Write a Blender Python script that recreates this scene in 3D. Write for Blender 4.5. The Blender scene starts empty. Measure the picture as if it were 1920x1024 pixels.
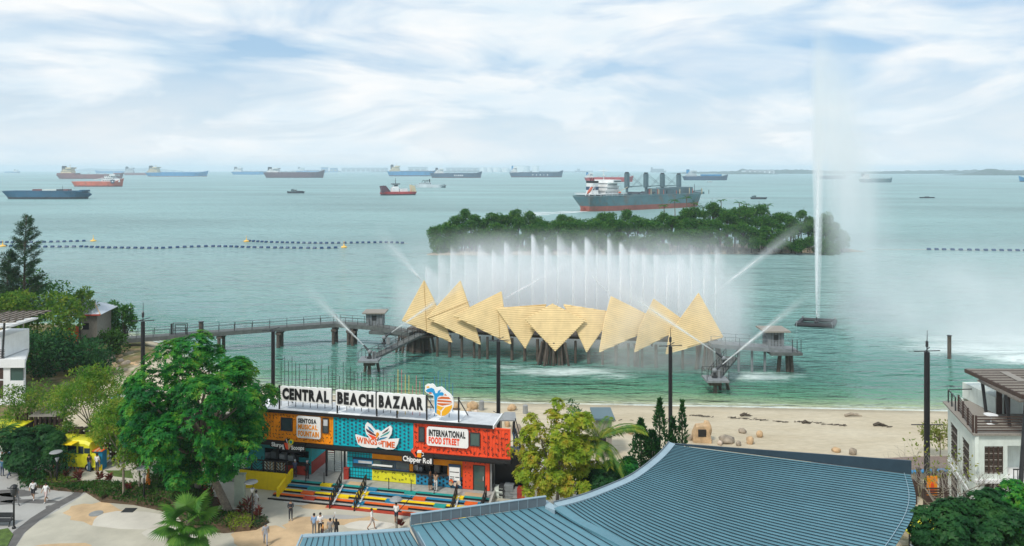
import bpy, math, random
import numpy as np
from mathutils import Vector, Matrix, noise as mn
from mathutils.geometry import tessellate_polygon
R = math.radians
random.seed(7); rng = np.random.default_rng(7)
sc = bpy.context.scene
col = sc.collection
# ---------------------------------------------------------------- camera
F, H, HZ, SEA = 1400.0, 29.0, 318.0, -2.2        # focal length in photo pixels, eye height, horizon row, sea level
cam = bpy.data.cameras.new('camera'); cam.sensor_width = 36; cam.lens = 36*F/1920
cam.shift_y = -(512-HZ)/1920; cam.clip_start = 0.5; cam.clip_end = 40000
camo = bpy.data.objects.new('camera', cam); col.objects.link(camo)
camo.location = (0, 0, H); camo.rotation_euler = (R(90), 0, 0); sc.camera = camo
# ---------------------------------------------------------------- world
SUN_EL, SUN_AZ = 52, 215                           # sun behind the camera's left shoulder
world = bpy.data.worlds.new('World'); sc.world = world; world.use_nodes = True
nt = world.node_tree; nt.nodes.clear()
def N(t, ty, **k):
    n = t.nodes.new(ty)
    for a, b in k.items(): setattr(n, a, b)
    return n
def L(t, a, b): t.links.new(a, b)
wo = N(nt, 'ShaderNodeOutputWorld'); bg = N(nt, 'ShaderNodeBackground'); bg.inputs[1].default_value = 0.1
sky = N(nt, 'ShaderNodeTexSky', sky_type='NISHITA', sun_disc=False)
sky.sun_elevation = R(SUN_EL); sky.sun_rotation = R(SUN_AZ); sky.dust_density = 2.0; sky.ozone_density = 1.5
tc = N(nt, 'ShaderNodeTexCoord')
mp = N(nt, 'ShaderNodeMapping'); mp.inputs['Scale'].default_value = (2.6, 2.6, 9.5); mp.inputs['Location'].default_value = (3.1, 0.4, 1.7)
L(nt, tc.outputs['Generated'], mp.inputs[0])
n1 = N(nt, 'ShaderNodeTexNoise'); n1.inputs['Scale'].default_value = 1.5; n1.inputs['Detail'].default_value = 7; n1.inputs['Roughness'].default_value = 0.53; n1.inputs['Distortion'].default_value = 0.5
L(nt, mp.outputs[0], n1.inputs['Vector'])
rp = N(nt, 'ShaderNodeValToRGB'); rp.color_ramp.elements[0].position = 0.38; rp.color_ramp.elements[1].position = 0.58
rp.color_ramp.elements[0].color = (0.06,)*3+(1,); rp.color_ramp.elements[1].color = (1, 1, 1, 1)
L(nt, n1.outputs[0], rp.inputs[0])
sx = N(nt, 'ShaderNodeSeparateXYZ'); L(nt, tc.outputs['Generated'], sx.inputs[0])
hm = N(nt, 'ShaderNodeMapRange'); hm.inputs[1].default_value = 0.02; hm.inputs[2].default_value = 0.16; hm.inputs[3].default_value = 0.9; hm.inputs[4].default_value = 0.0
L(nt, sx.outputs[2], hm.inputs[0])
mx = N(nt, 'ShaderNodeMath', operation='MAXIMUM'); L(nt, rp.outputs[0], mx.inputs[0]); L(nt, hm.outputs[0], mx.inputs[1])
n2 = N(nt, 'ShaderNodeTexNoise'); n2.inputs['Scale'].default_value = 3.2; n2.inputs['Detail'].default_value = 5; L(nt, mp.outputs[0], n2.inputs['Vector'])
cr = N(nt, 'ShaderNodeValToRGB'); cr.color_ramp.elements[0].position = 0.3; cr.color_ramp.elements[1].position = 0.68
cr.color_ramp.elements[0].color = (6.5, 7.5, 8.2, 1); cr.color_ramp.elements[1].color = (8.3, 8.45, 8.5, 1)
L(nt, n2.outputs[0], cr.inputs[0])
sg = N(nt, 'ShaderNodeMix', data_type='RGBA'); sg.inputs[0].default_value = 0.5
sg.inputs[7].default_value = (3.9, 6.4, 9.0, 1); L(nt, sky.outputs[0], sg.inputs[6])
mm = N(nt, 'ShaderNodeMix', data_type='RGBA'); L(nt, mx.outputs[0], mm.inputs[0]); L(nt, sg.outputs[2], mm.inputs[6]); L(nt, cr.outputs[0], mm.inputs[7])
L(nt, mm.outputs[2], bg.inputs[0]); L(nt, bg.outputs[0], wo.inputs[0])
# ---------------------------------------------------------------- sun, exposure, render
sl = bpy.data.lights.new('sun', 'SUN'); sl.energy = 2.4; sl.angle = R(10); sl.color = (1, 0.95, 0.87)
so = bpy.data.objects.new('sun', sl); col.objects.link(so)
_sd = Vector((math.sin(R(SUN_AZ))*math.cos(R(SUN_EL)), math.cos(R(SUN_AZ))*math.cos(R(SUN_EL)), math.sin(R(SUN_EL))))
so.rotation_euler = _sd.to_track_quat('Z', 'Y').to_euler(); so.location = (-60, -60, 150)
sc.view_settings.view_transform = 'Standard'; sc.view_settings.look = 'None'
sc.view_settings.exposure = 0.25; sc.view_settings.gamma = 1; sc.view_settings.use_curve_mapping = False
sc.render.engine = 'CYCLES'; cy = sc.cycles
cy.use_denoising = True; cy.max_bounces = 12; cy.diffuse_bounces = 3; cy.glossy_bounces = 3; cy.transparent_max_bounces = 24
cy.volume_bounces = 6; cy.volume_step_rate = 1.0; cy.volume_max_steps = 64; cy.caustics_reflective = False; cy.caustics_refractive = False
cy.sample_clamp_indirect = 4
# ---------------------------------------------------------------- helpers
def P(u, v, z=0.0):                                # where the ray of photo pixel (u, v) meets height z
    Y = F*(H-z)/(v-HZ); return Vector(((u-960)*Y/F, Y, z))
def Q(u, v, Y): return Vector(((u-960)*Y/F, Y, H-(v-HZ)*Y/F))
FR = {}
class Frame:
    def __init__(s, loc=(0, 0, 0), rz=0.0): s.loc = Vector(loc); s.rz = rz; s.M = Matrix.Translation(s.loc) @ Matrix.Rotation(rz, 4, 'Z')
W0 = Frame()
def setp(o, label=None, cat=None, group=None, kind=None):
    if label: o['label'] = label
    if cat: o['category'] = cat
    if group: o['group'] = group
    if kind: o['kind'] = kind
    return o
def thing(name, label, cat, at=(0, 0, 0), frame=W0, group=None):
    """Empty at the thing's base; shapes are given in the frame's coordinates."""
    o = bpy.data.objects.new(name, None); col.objects.link(o); o.empty_display_size = 0.3
    at = Vector(at); o.location = frame.M @ at; o.rotation_euler = (0, 0, frame.rz); FR[o] = at
    return setp(o, label, cat, group)
def dup(o, parent=None, label=None, group=None):
    c = o.copy(); col.objects.link(c)
    if parent is not None: c.parent = parent
    if label: c['label'] = label
    if group: c['group'] = group
    for k in KIDS.get(o, ()): dup(k, c)
    return c
KIDS = {}
def link(name, me, parent=None, kind=None, label=None):
    o = bpy.data.objects.new(name, me); col.objects.link(o)
    if parent is not None:
        o.parent = parent; FR[o] = FR[parent]; KIDS.setdefault(parent, []).append(o)
    if kind: o['kind'] = kind
    if label: o['label'] = label
    return o
class MB:
    def __init__(s): s.v = []; s.f = []; s.mi = []; s.cm = 0
    def add(s, vs, fs):
        n = len(s.v); s.v += [tuple(p) for p in vs]; s.f += [tuple(i+n for i in f) for f in fs]; s.mi += [s.cm]*len(fs); return s
    def mat(s, i): s.cm = i; return s
    def box(s, x0, x1, y0, y1, z0, z1):
        return s.add([(x0, y0, z0), (x1, y0, z0), (x1, y1, z0), (x0, y1, z0), (x0, y0, z1), (x1, y0, z1), (x1, y1, z1), (x0, y1, z1)],
              [(3, 2, 1, 0), (4, 5, 6, 7), (0, 1, 5, 4), (1, 2, 6, 5), (2, 3, 7, 6), (3, 0, 4, 7)])
    def cbox(s, c, sx, sy, sz, rz=0.0, base=True):
        c0, s0 = math.cos(rz), math.sin(rz); vs = []
        z0 = c[2] if base else c[2]-sz/2
        for z in (z0, z0+sz):
            for a, b in ((-1, -1), (1, -1), (1, 1), (-1, 1)):
                x, y = a*sx/2, b*sy/2; vs.append((c[0]+x*c0-y*s0, c[1]+x*s0+y*c0, z))
        return s.add(vs, [(3, 2, 1, 0), (4, 5, 6, 7), (0, 1, 5, 4), (1, 2, 6, 5), (2, 3, 7, 6), (3, 0, 4, 7)])
    def bar(s, p, q, w, h=None, up=(0, 0, 1)):
        p, q = Vector(p), Vector(q); d = (q-p).normalized(); u = Vector(up)
        if abs(d.dot(u)) > 0.98: u = Vector((0, 1, 0))
        a = d.cross(u).normalized()*(w/2); b = a.cross(d).normalized()*((h or w)/2)
        return s.add([p-a-b, p+a-b, p+a+b, p-a+b, q-a-b, q+a-b, q+a+b, q-a+b],
              [(0, 1, 2, 3), (7, 6, 5, 4), (4, 5, 1, 0), (5, 6, 2, 1), (6, 7, 3, 2), (7, 4, 0, 3)])
    def tube(s, p, q, r0, r1=None, n=8, cap=True):
        return s.path([p, q], [r0, r0 if r1 is None else r1], n, cap)
    def path(s, pts, rs, n=6, cap=True):
        pts = [Vector(p) for p in pts]; vs = []; fs = []; k = len(pts)
        if not hasattr(rs, '__len__'): rs = [rs]*k
        for i, p in enumerate(pts):
            d = (pts[min(i+1, k-1)]-pts[max(i-1, 0)]).normalized(); u = Vector((0, 0, 1)) if abs(d.z) < 0.95 else Vector((1, 0, 0))
            a = d.cross(u).normalized(); b = a.cross(d).normalized()
            for j in range(n):
                t = 2*math.pi*j/n; vs.append(p+(a*math.cos(t)+b*math.sin(t))*rs[i])
        for i in range(k-1):
            for j in range(n): fs.append((i*n+j, i*n+(j+1) % n, (i+1)*n+(j+1) % n, (i+1)*n+j))
        if cap: fs += [tuple(range(n-1, -1, -1)), tuple(range((k-1)*n, k*n))]
        return s.add(vs, fs)
    def lathe(s, c, prof, n=12):
        vs = []; fs = []
        for r, z in prof:
            for j in range(n): t = 2*math.pi*j/n; vs.append((c[0]+r*math.cos(t), c[1]+r*math.sin(t), c[2]+z))
        for i in range(len(prof)-1):
            for j in range(n): fs.append((i*n+j, i*n+(j+1) % n, (i+1)*n+(j+1) % n, (i+1)*n+j))
        fs += [tuple(range(n-1, -1, -1)), tuple(range((len(prof)-1)*n, len(prof)*n))]
        return s.add(vs, fs)
    def quad(s, a, b, c, d): return s.add([a, b, c, d], [(0, 1, 2, 3)])
    def loft(s, rings, closed=True, caps=True):
        n = len(rings[0]); vs = [p for r in rings for p in r]; fs = []
        for i in range(len(rings)-1):
            for j in range(n if closed else n-1): fs.append((i*n+j, i*n+(j+1) % n, (i+1)*n+(j+1) % n, (i+1)*n+j))
        if caps: fs += [tuple(range(n-1, -1, -1)), tuple(range((len(rings)-1)*n, len(rings)*n))]
        return s.add(vs, fs)
    def plate(s, poly, y0, y1):
        """outline in (x, z) given thickness from y0 (front) to y1"""
        n = len(poly); tr = tessellate_polygon([[Vector((x, z, 0)) for x, z in poly]])
        vs = [(x, y0, z) for x, z in poly]+[(x, y1, z) for x, z in poly]
        fs = [t for t in tr]+[tuple(i+n for i in t[::-1]) for t in tr]+[(i, (i+1) % n, n+(i+1) % n, n+i) for i in range(n)]
        return s.add(vs, fs)
    def slab(s, poly, z0, z1):
        n = len(poly); tr = tessellate_polygon([[Vector((p[0], p[1], 0)) for p in poly]])
        vs = [(p[0], p[1], z0) for p in poly]+[(p[0], p[1], z1) for p in poly]
        fs = [t for t in tr]+[tuple(i+n for i in t) for t in tr]+[(i, (i+1) % n, n+(i+1) % n, n+i) for i in range(n)]
        return s.add(vs, fs)
    def ball(s, c, rx, ry, rz, n=8, m=6, jit=0.0, seed=0):
        rr = random.Random(seed); vs = [(c[0], c[1], c[2]-rz)]; fs = []
        for i in range(1, m):
            a = -math.pi/2+math.pi*i/m
            for j in range(n):
                t = 2*math.pi*j/n; k = 1+rr.uniform(-jit, jit)
                vs.append((c[0]+rx*k*math.cos(a)*math.cos(t), c[1]+ry*k*math.cos(a)*math.sin(t), c[2]+rz*k*math.sin(a)))
        vs.append((c[0], c[1], c[2]+rz)); e = len(vs)-1
        for j in range(n):
            fs.append((0, 1+(j+1) % n, 1+j)); fs.append((e, e-n+j, e-n+(j+1) % n))
            for i in range(m-2): fs.append((1+i*n+j, 1+i*n+(j+1) % n, 1+(i+1)*n+(j+1) % n, 1+(i+1)*n+j))
        return s.add(vs, fs)
    def mesh(s, name, mats, off=(0, 0, 0), smooth=False, fix=True):
        me = bpy.data.meshes.new(name); o = Vector(off)
        me.from_pydata([(a[0]-o.x, a[1]-o.y, a[2]-o.z) for a in s.v], [], s.f)
        for m in (mats if isinstance(mats, (list, tuple)) else [mats]): me.materials.append(m)
        if any(s.mi): me.polygons.foreach_set('material_index', s.mi)
        if smooth: me.polygons.foreach_set('use_smooth', [True]*len(me.polygons))
        me.update()
        if fix:
            import bmesh
            bm = bmesh.new(); bm.from_mesh(me); bmesh.ops.recalc_face_normals(bm, faces=bm.faces); bm.to_mesh(me); bm.free()
        return me
    def build(s, name, mats, parent=None, kind=None, smooth=False, label=None, fix=True):
        return link(name, s.mesh(name, mats, FR.get(parent, (0, 0, 0)), smooth, fix), parent, kind, label)
def one(name, label, cat, mb, mats, at, frame=W0, group=None, smooth=False):
    """a thing that is one mesh"""
    at = Vector(at); o = link(name, mb.mesh(name, mats, at, smooth)); o.location = frame.M @ at; o.rotation_euler = (0, 0, frame.rz)
    return setp(o, label, cat, group)
def structure(name, mb, mats, smooth=False, fix=True):
    o = mb.build(name, mats, None, 'structure', smooth, fix=fix); return o
# ---------------------------------------------------------------- materials
def newmat(name):
    m = bpy.data.materials.new(name); m.use_nodes = True; t = m.node_tree
    return m, t, t.nodes['Principled BSDF'], t.nodes['Material Output']
def mat(name, c, rough=0.6, metal=0.0, var=0.15, scale=1.5, bump=0.0, bscale=12.0, detail=4, streak=0.0, streakcol=(0.16, 0.08, 0.04), sscale=(1.2, 1.2, 0.12), smin=0.55, coord='Object', spec=None, stretch=None):
    m, t, b, o = newmat(name); b.inputs['Roughness'].default_value = rough; b.inputs['Metallic'].default_value = metal
    if spec is not None: b.inputs['Specular IOR Level'].default_value = spec
    tcn = N(t, 'ShaderNodeTexCoord'); src = tcn.outputs['Object']
    if stretch:
        mpn = N(t, 'ShaderNodeMapping'); mpn.inputs['Scale'].default_value = stretch; L(t, src, mpn.inputs[0]); src = mpn.outputs[0]
    nz = N(t, 'ShaderNodeTexNoise'); nz.inputs['Scale'].default_value = scale; nz.inputs['Detail'].default_value = detail; nz.inputs['Roughness'].default_value = 0.6
    L(t, src, nz.inputs['Vector'])
    mr = N(t, 'ShaderNodeMapRange'); mr.inputs[1].default_value = 0.3; mr.inputs[2].default_value = 0.7; mr.inputs[3].default_value = 1-var; mr.inputs[4].default_value = 1+var
    L(t, nz.outputs[0], mr.inputs[0])
    mu = N(t, 'ShaderNodeMix', data_type='RGBA', blend_type='MULTIPLY'); mu.inputs[0].default_value = 1; mu.inputs[6].default_value = (*c, 1)
    L(t, mr.outputs[0], mu.inputs[7]); out = mu.outputs[2]
    if streak:
        mp2 = N(t, 'ShaderNodeMapping'); mp2.inputs['Scale'].default_value = sscale; L(t, tcn.outputs['Object'], mp2.inputs[0])
        ns = N(t, 'ShaderNodeTexNoise'); ns.inputs['Scale'].default_value = 3; ns.inputs['Detail'].default_value = 5; L(t, mp2.outputs[0], ns.inputs['Vector'])
        r2 = N(t, 'ShaderNodeMapRange'); r2.inputs[1].default_value = smin; r2.inputs[2].default_value = 0.75; r2.inputs[4].default_value = streak; L(t, ns.outputs[0], r2.inputs[0])
        m2 = N(t, 'ShaderNodeMix', data_type='RGBA'); L(t, r2.outputs[0], m2.inputs[0]); L(t, out, m2.inputs[6]); m2.inputs[7].default_value = (*streakcol, 1); out = m2.outputs[2]
    L(t, out, b.inputs['Base Color'])
    if bump:
        nb = N(t, 'ShaderNodeTexNoise'); nb.inputs['Scale'].default_value = bscale; nb.inputs['Detail'].default_value = 5; L(t, src, nb.inputs['Vector'])
        bn = N(t, 'ShaderNodeBump'); bn.inputs['Strength'].default_value = bump; bn.inputs['Distance'].default_value = 0.05; L(t, nb.outputs[0], bn.inputs['Height']); L(t, bn.outputs[0], b.inputs['Normal'])
    return m
def leafmat(name, cols, trans=0.42, rough=0.5):
    """leaf colours picked leaf by leaf"""
    m, t, b, o = newmat(name); g = N(t, 'ShaderNodeNewGeometry'); r = N(t, 'ShaderNodeValToRGB')
    e = r.color_ramp.elements
    while len(e) < len(cols): e.new(0.5)
    for i, c in enumerate(cols): e[i].position = i/(len(cols)-1); e[i].color = (*c, 1)
    nz = N(t, 'ShaderNodeTexNoise'); nz.inputs['Scale'].default_value = 0.75; nz.inputs['Detail'].default_value = 3; L(t, g.outputs['Position'], nz.inputs['Vector'])
    cm = N(t, 'ShaderNodeMapRange'); cm.inputs[1].default_value = 0.3; cm.inputs[2].default_value = 0.7; cm.inputs[3].default_value = -0.1; cm.inputs[4].default_value = 0.75; L(t, nz.outputs[0], cm.inputs[0])
    ma = N(t, 'ShaderNodeMath', operation='MULTIPLY_ADD'); ma.inputs[1].default_value = 0.45; L(t, g.outputs['Random Per Island'], ma.inputs[0]); L(t, cm.outputs[0], ma.inputs[2])
    L(t, ma.outputs[0], r.inputs[0]); L(t, r.outputs[0], b.inputs['Base Color']); b.inputs['Roughness'].default_value = rough
    b.inputs['Specular IOR Level'].default_value = 0.18
    tr = N(t, 'ShaderNodeBsdfTranslucent'); L(t, r.outputs[0], tr.inputs[0]); ms = N(t, 'ShaderNodeMixShader'); ms.inputs[0].default_value = trans
    L(t, b.outputs[0], ms.inputs[1]); L(t, tr.outputs[0], ms.inputs[2]); L(t, ms.outputs[0], o.inputs[0])
    return m
def glassmat(name, c=(0.03, 0.05, 0.06), rough=0.08):
    m, t, b, o = newmat(name); b.inputs['Base Color'].default_value = (*c, 1); b.inputs['Roughness'].default_value = rough; b.inputs['Specular IOR Level'].default_value = 0.8
    return m
M = {}
def mm_(k, *a, **kw): M[k] = mat(k, *a, **kw)
mm_('black', (0.010, 0.0105, 0.012), 0.5); mm_('white', (0.78, 0.79, 0.78), 0.5, var=0.06, streak=0.15, streakcol=(0.45, 0.43, 0.38)); mm_('signwhite', (0.82, 0.82, 0.80), 0.4, var=0.03)
mm_('darksteel', (0.03, 0.032, 0.035), 0.45, var=0.25); mm_('grey', (0.26, 0.27, 0.27), 0.6); mm_('lightgrey', (0.5, 0.52, 0.53), 0.55)
mm_('orange', (0.88, 0.30, 0.010), 0.55, spec=.2, var=0.12, streak=0.3); mm_('teal', (0.006, 0.42, 0.50), 0.55, spec=.2, var=0.14, streak=0.25, streakcol=(.03, .12, .14)); mm_('red', (0.82, 0.085, 0.028), 0.55, spec=.2, var=0.12, streak=0.3)
mm_('tealdark', (0.01, 0.25, 0.27), 0.5, var=0.1); mm_('yellow', (0.88, 0.64, 0.012), 0.55, spec=.2, var=0.08, streak=0.1); mm_('lime', (0.72, 0.68, 0.02), 0.5, var=0.06); mm_('brickred', (0.36, 0.035, 0.022), 0.55)
mm_('bluestep', (0.01, 0.20, 0.36), 0.55, var=0.12); mm_('tealstep', (0.01, 0.30, 0.27), 0.55, var=0.12); mm_('orangestep', (0.72, 0.12, 0.015), 0.55, var=0.12); mm_('redstep', (0.40, 0.05, 0.025), 0.55, var=0.12)
mm_('concrete', (0.36, 0.36, 0.33), 0.8, var=0.18, bump=0.2, streak=0.3, streakcol=(0.18, 0.17, 0.14)); mm_('sidewhite', (0.66, 0.72, 0.66), 0.6, var=0.08, streak=0.35, streakcol=(0.35, 0.38, 0.32))
mm_('wooddark', (0.06, 0.034, 0.025), 0.65, var=0.3, scale=3); mm_('woodgrey', (0.26, 0.235, 0.20), 0.75, var=0.3, scale=3, stretch=(6, 6, 0.6)); mm_('bark', (0.20, 0.165, 0.125), 0.9, var=0.35, scale=5, bump=0.6)
mm_('barkdark', (0.07, 0.055, 0.04), 0.9, var=0.3, scale=4, bump=0.5)
mm_('pile', (0.095, 0.075, 0.06), 0.8, var=0.4, scale=2.5, bump=0.4, streak=0.5, streakcol=(0.03, 0.035, 0.03)); mm_('pierdeck', (0.10, 0.11, 0.105), 0.75, var=0.25, bump=0.2, streak=0.4, streakcol=(0.04, 0.05, 0.045)); mm_('hutgrey', (0.20, 0.22, 0.23), 0.7, var=0.18, streak=0.4, streakcol=(0.10, 0.10, 0.09))
mm_('gold', (0.80, 0.60, 0.30), 0.5, var=0.12, scale=0.6); mm_('goldback', (0.42, 0.25, 0.07), 0.7)
mm_('roofmetal', (0.098, 0.225, 0.275), 0.42, 0.0, var=0.13, scale=0.35, detail=8, streak=.35, streakcol=(.08, .16, .195), sscale=(.5, .9, .5)); mm_('roofseam', (0.02, 0.045, 0.06), 0.5); mm_('flash', (0.26, 0.36, 0.41), 0.4, 0, var=0.1); mm_('fascia', (0.03, 0.055, 0.075), 0.5, var=0.1); mm_('flashgrey', (0.11, 0.14, 0.16), 0.5, var=0.1)
mm_('rock', (0.50, 0.34, 0.19), 0.9, var=0.3, scale=1.6, bump=0.8, bscale=4); mm_('rockgrey', (0.30, 0.25, 0.19), 0.9, var=0.4, scale=2, bump=0.8, bscale=4); mm_('rockpale', (0.58, 0.47, 0.37), 0.9, var=0.3, scale=1.5, bump=0.8, bscale=3)
mm_('skin', (0.42, 0.24, 0.15), 0.6, var=0.05); mm_('hair', (0.015, 0.012, 0.01), 0.6); mm_('cone', (0.85, 0.25, 0.02), 0.5)
mm_('buoy', (0.85, 0.52, 0.12), 0.5); mm_('float', (0.012, 0.05, 0.13), 0.45, var=0.2); mm_('rope', (0.5, 0.5, 0.48), 0.8)
M['glass'] = glassmat('window glass'); M['glassgreen'] = glassmat('tinted glass', (0.05, 0.10, 0.09), 0.12)
# ================================================================ haze
def volmat(name, dens, color=(1, 1, 1), aniso=0.0):
    m = bpy.data.materials.new(name); m.use_nodes = True; t = m.node_tree; t.nodes.clear()
    o = N(t, 'ShaderNodeOutputMaterial'); v = N(t, 'ShaderNodeVolumePrincipled')
    v.inputs['Color'].default_value = (*color, 1); v.inputs['Density'].default_value = dens; v.inputs['Anisotropy'].default_value = aniso
    L(t, v.outputs[0], o.inputs['Volume']); m.cycles.homogeneous_volume = True
    return m, t, v
hz, _, _ = volmat('haze air', 0.00013, (0.78, 0.91, 1.0))
structure('haze', MB().box(-9600, 9600, -150, 13000, -6, 80), hz); bpy.data.objects['haze']['kind'] = 'stuff'
# ================================================================ shoreline, sea, terrain
_sh = np.array([(-170, 152), (-90, 149), (-76, 143), (-63, 134), (-56, 125), (-45, 113), (-33, 105), (-19, 102), (0, 99.5), (28, 98), (56, 96.2), (150, 92.5)], float)
def ys(x): return np.interp(x, _sh[:, 0], _sh[:, 1])
def gz(x, y):
    """height of the ground"""
    d = ys(x)-y
    return float(np.interp(d, (-6, 0, 4, 12, 24, 30), (SEA-0.9, SEA, SEA+0.55, SEA+1.2, -0.25, 0.0)))
def sea():
    xs = np.concatenate([[-9300, -3000, -900, -400, -170], np.arange(-110, 110.1, 1.25), [140, 400, 900, 3000, 9300]])
    ds = np.concatenate([[-5, -2, -1, -0.4, 0, 0.4, 0.8, 1.3, 2, 3], np.arange(4, 70, 1.0), [75, 85, 100, 130, 180, 260, 400, 700, 1300, 2600, 5000, 8500, 12300]])
    X, D = np.meshgrid(xs, ds); Yb = ys(np.clip(X, -170, 150)); f = np.clip(D/200, 0, 1)
    Yc = Yb*(1-f)+100*f+D
    v = np.stack([X.ravel(), Yc.ravel(), np.full(X.size, SEA)], 1); ny, nx = X.shape
    i = np.arange(nx-1)[None, :]+nx*np.arange(ny-1)[:, None]; q = np.stack([i, i+1, i+nx+1, i+nx], -1).reshape(-1, 4)
    me = bpy.data.meshes.new('sea'); me.from_pydata(v.tolist(), [], q.tolist()); me.update()
    foam = np.zeros(X.size); px, py = X.ravel(), Yc.ravel()
    for u, vv, ru, rv, a in [(1060, 697, 120, 10, .75), (960, 688, 60, 7, .45), (1150, 705, 60, 7, .5), (1420, 706, 80, 10, .7), (1500, 702, 40, 6, .3), (1840, 655, 150, 14, 1.0), (1920, 672, 90, 14, 1.0), (1750, 636, 80, 7, .6), (1960, 640, 160, 16, .8), (1700, 625, 50, 4, .3), (1330, 700, 40, 8, .3), (1060, 640, 260, 22, .22)]:
        c = P(u, vv, SEA); e1 = P(u+ru, vv, SEA).x-c.x; e2 = abs(P(u, vv+rv, SEA).y-c.y)
        foam = np.maximum(foam, a*np.exp(-((px-c.x)/e1)**2-((py-c.y)/e2)**2))
    for nm, dat in (('shore', D.ravel()), ('foam', foam)):
        at = me.attributes.new(nm, 'FLOAT', 'POINT'); at.data.foreach_set('value', dat.astype(np.float32))
    m, t, b, o = newmat('sea water'); b.inputs['Roughness'].default_value = 0.16; b.inputs['IOR'].default_value = 1.33
    a1 = N(t, 'ShaderNodeAttribute', attribute_name='shore'); a2 = N(t, 'ShaderNodeAttribute', attribute_name='foam')
    g = N(t, 'ShaderNodeNewGeometry')
    nA = N(t, 'ShaderNodeTexNoise'); nA.inputs['Scale'].default_value = 0.035; nA.inputs['Detail'].default_value = 4; L(t, g.outputs['Position'], nA.inputs['Vector'])
    ad = N(t, 'ShaderNodeMath', operation='MULTIPLY_ADD'); ad.inputs[1].default_value = 1
    sh = N(t, 'ShaderNodeMapRange'); sh.inputs[3].default_value = -9; sh.inputs[4].default_value = 9; L(t, nA.outputs[0], sh.inputs[0])
    sc_ = N(t, 'ShaderNodeMath', operation='MINIMUM'); L(t, a1.outputs['Fac'], sc_.inputs[0]); sc_.inputs[1].default_value = 200
    nf = N(t, 'ShaderNodeMapRange'); nf.inputs[2].default_value = 14; L(t, a1.outputs['Fac'], nf.inputs[0])
    ml = N(t, 'ShaderNodeMath', operation='MULTIPLY'); L(t, sh.outputs[0], ml.inputs[0]); L(t, nf.outputs[0], ml.inputs[1])
    ds_ = N(t, 'ShaderNodeMath', operation='ADD'); L(t, sc_.outputs[0], ds_.inputs[0]); L(t, ml.outputs[0], ds_.inputs[1])
    dv = N(t, 'ShaderNodeMath', operation='DIVIDE'); L(t, ds_.outputs[0], dv.inputs[0]); dv.inputs[1].default_value = 200
    r = N(t, 'ShaderNodeValToRGB'); L(t, dv.outputs[0], r.inputs[0]); e = r.color_ramp.elements
    stops = [(0, (0.48, 0.44, 0.31)), (0.009, (0.27, 0.34, 0.20)), (0.028, (0.085, 0.245, 0.14)), (0.06, (0.06, 0.20, 0.145)), (0.12, (0.085, 0.225, 0.19)), (0.22, (0.14, 0.295, 0.27)), (0.5, (0.22, 0.38, 0.355)), (1, (0.24, 0.39, 0.38))]
    while len(e) < len(stops): e.new(0.5)
    for el, (p, c) in zip(e, stops): el.position = p; el.color = (*c, 1)
    # drifting patches of colour far out
    mpn = N(t, 'ShaderNodeMapping'); mpn.inputs['Scale'].default_value = (0.004, 0.010, 1); L(t, g.outputs['Position'], mpn.inputs[0])
    nB = N(t, 'ShaderNodeTexNoise'); nB.inputs['Scale'].default_value = 1; nB.inputs['Detail'].default_value = 5; L(t, mpn.outputs[0], nB.inputs['Vector'])
    mr = N(t, 'ShaderNodeMapRange'); mr.inputs[1].default_value = 0.3; mr.inputs[2].default_value = 0.7; mr.inputs[3].default_value = 0.78; mr.inputs[4].default_value = 1.2; L(t, nB.outputs[0], mr.inputs[0])
    mu = N(t, 'ShaderNodeMix', data_type='RGBA', blend_type='MULTIPLY'); mu.inputs[0].default_value = 1; L(t, r.outputs[0], mu.inputs[6]); L(t, mr.outputs[0], mu.inputs[7])
    # foam: churned patches and the lace at the waterline
    nF = N(t, 'ShaderNodeTexNoise'); nF.inputs['Scale'].default_value = 0.55; nF.inputs['Detail'].default_value = 8; nF.inputs['Roughness'].default_value = 0.7
    mpf = N(t, 'ShaderNodeMapping'); mpf.inputs['Scale'].default_value = (0.5, 1.4, 1); L(t, g.outputs['Position'], mpf.inputs[0]); L(t, mpf.outputs[0], nF.inputs['Vector'])
    ed = N(t, 'ShaderNodeValToRGB'); e = ed.color_ramp.elements; e[0].position = 0.0; e[0].color = (0, 0, 0, 1); e[1].position = 1; e[1].color = (0, 0, 0, 1)
    for p, c in ((0.30, 0.1), (0.42, 0.62), (0.55, 0.15), (0.68, 0.35), (0.82, 0.0)): x = e.new(p); x.color = (c, c, c, 1)
    edm = N(t, 'ShaderNodeMapRange'); edm.inputs[1].default_value = -1.5; edm.inputs[2].default_value = 3.0; L(t, a1.outputs['Fac'], edm.inputs[0]); L(t, edm.outputs[0], ed.inputs[0])
    fm = N(t, 'ShaderNodeMath', operation='MAXIMUM'); L(t, a2.outputs['Fac'], fm.inputs[0]); L(t, ed.outputs[0], fm.inputs[1])
    f1 = N(t, 'ShaderNodeMath', operation='ADD'); L(t, fm.outputs[0], f1.inputs[0]); L(t, nF.outputs[0], f1.inputs[1])
    f2 = N(t, 'ShaderNodeMapRange'); f2.inputs[1].default_value = 0.72; f2.inputs[2].default_value = 1.35; L(t, f1.outputs[0], f2.inputs[0])
    mf = N(t, 'ShaderNodeMix', data_type='RGBA'); L(t, f2.outputs[0], mf.inputs[0]); L(t, mu.outputs[2], mf.inputs[6]); mf.inputs[7].default_value = (0.72, 0.82, 0.80, 1)
    L(t, mf.outputs[2], b.inputs['Base Color'])
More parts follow.
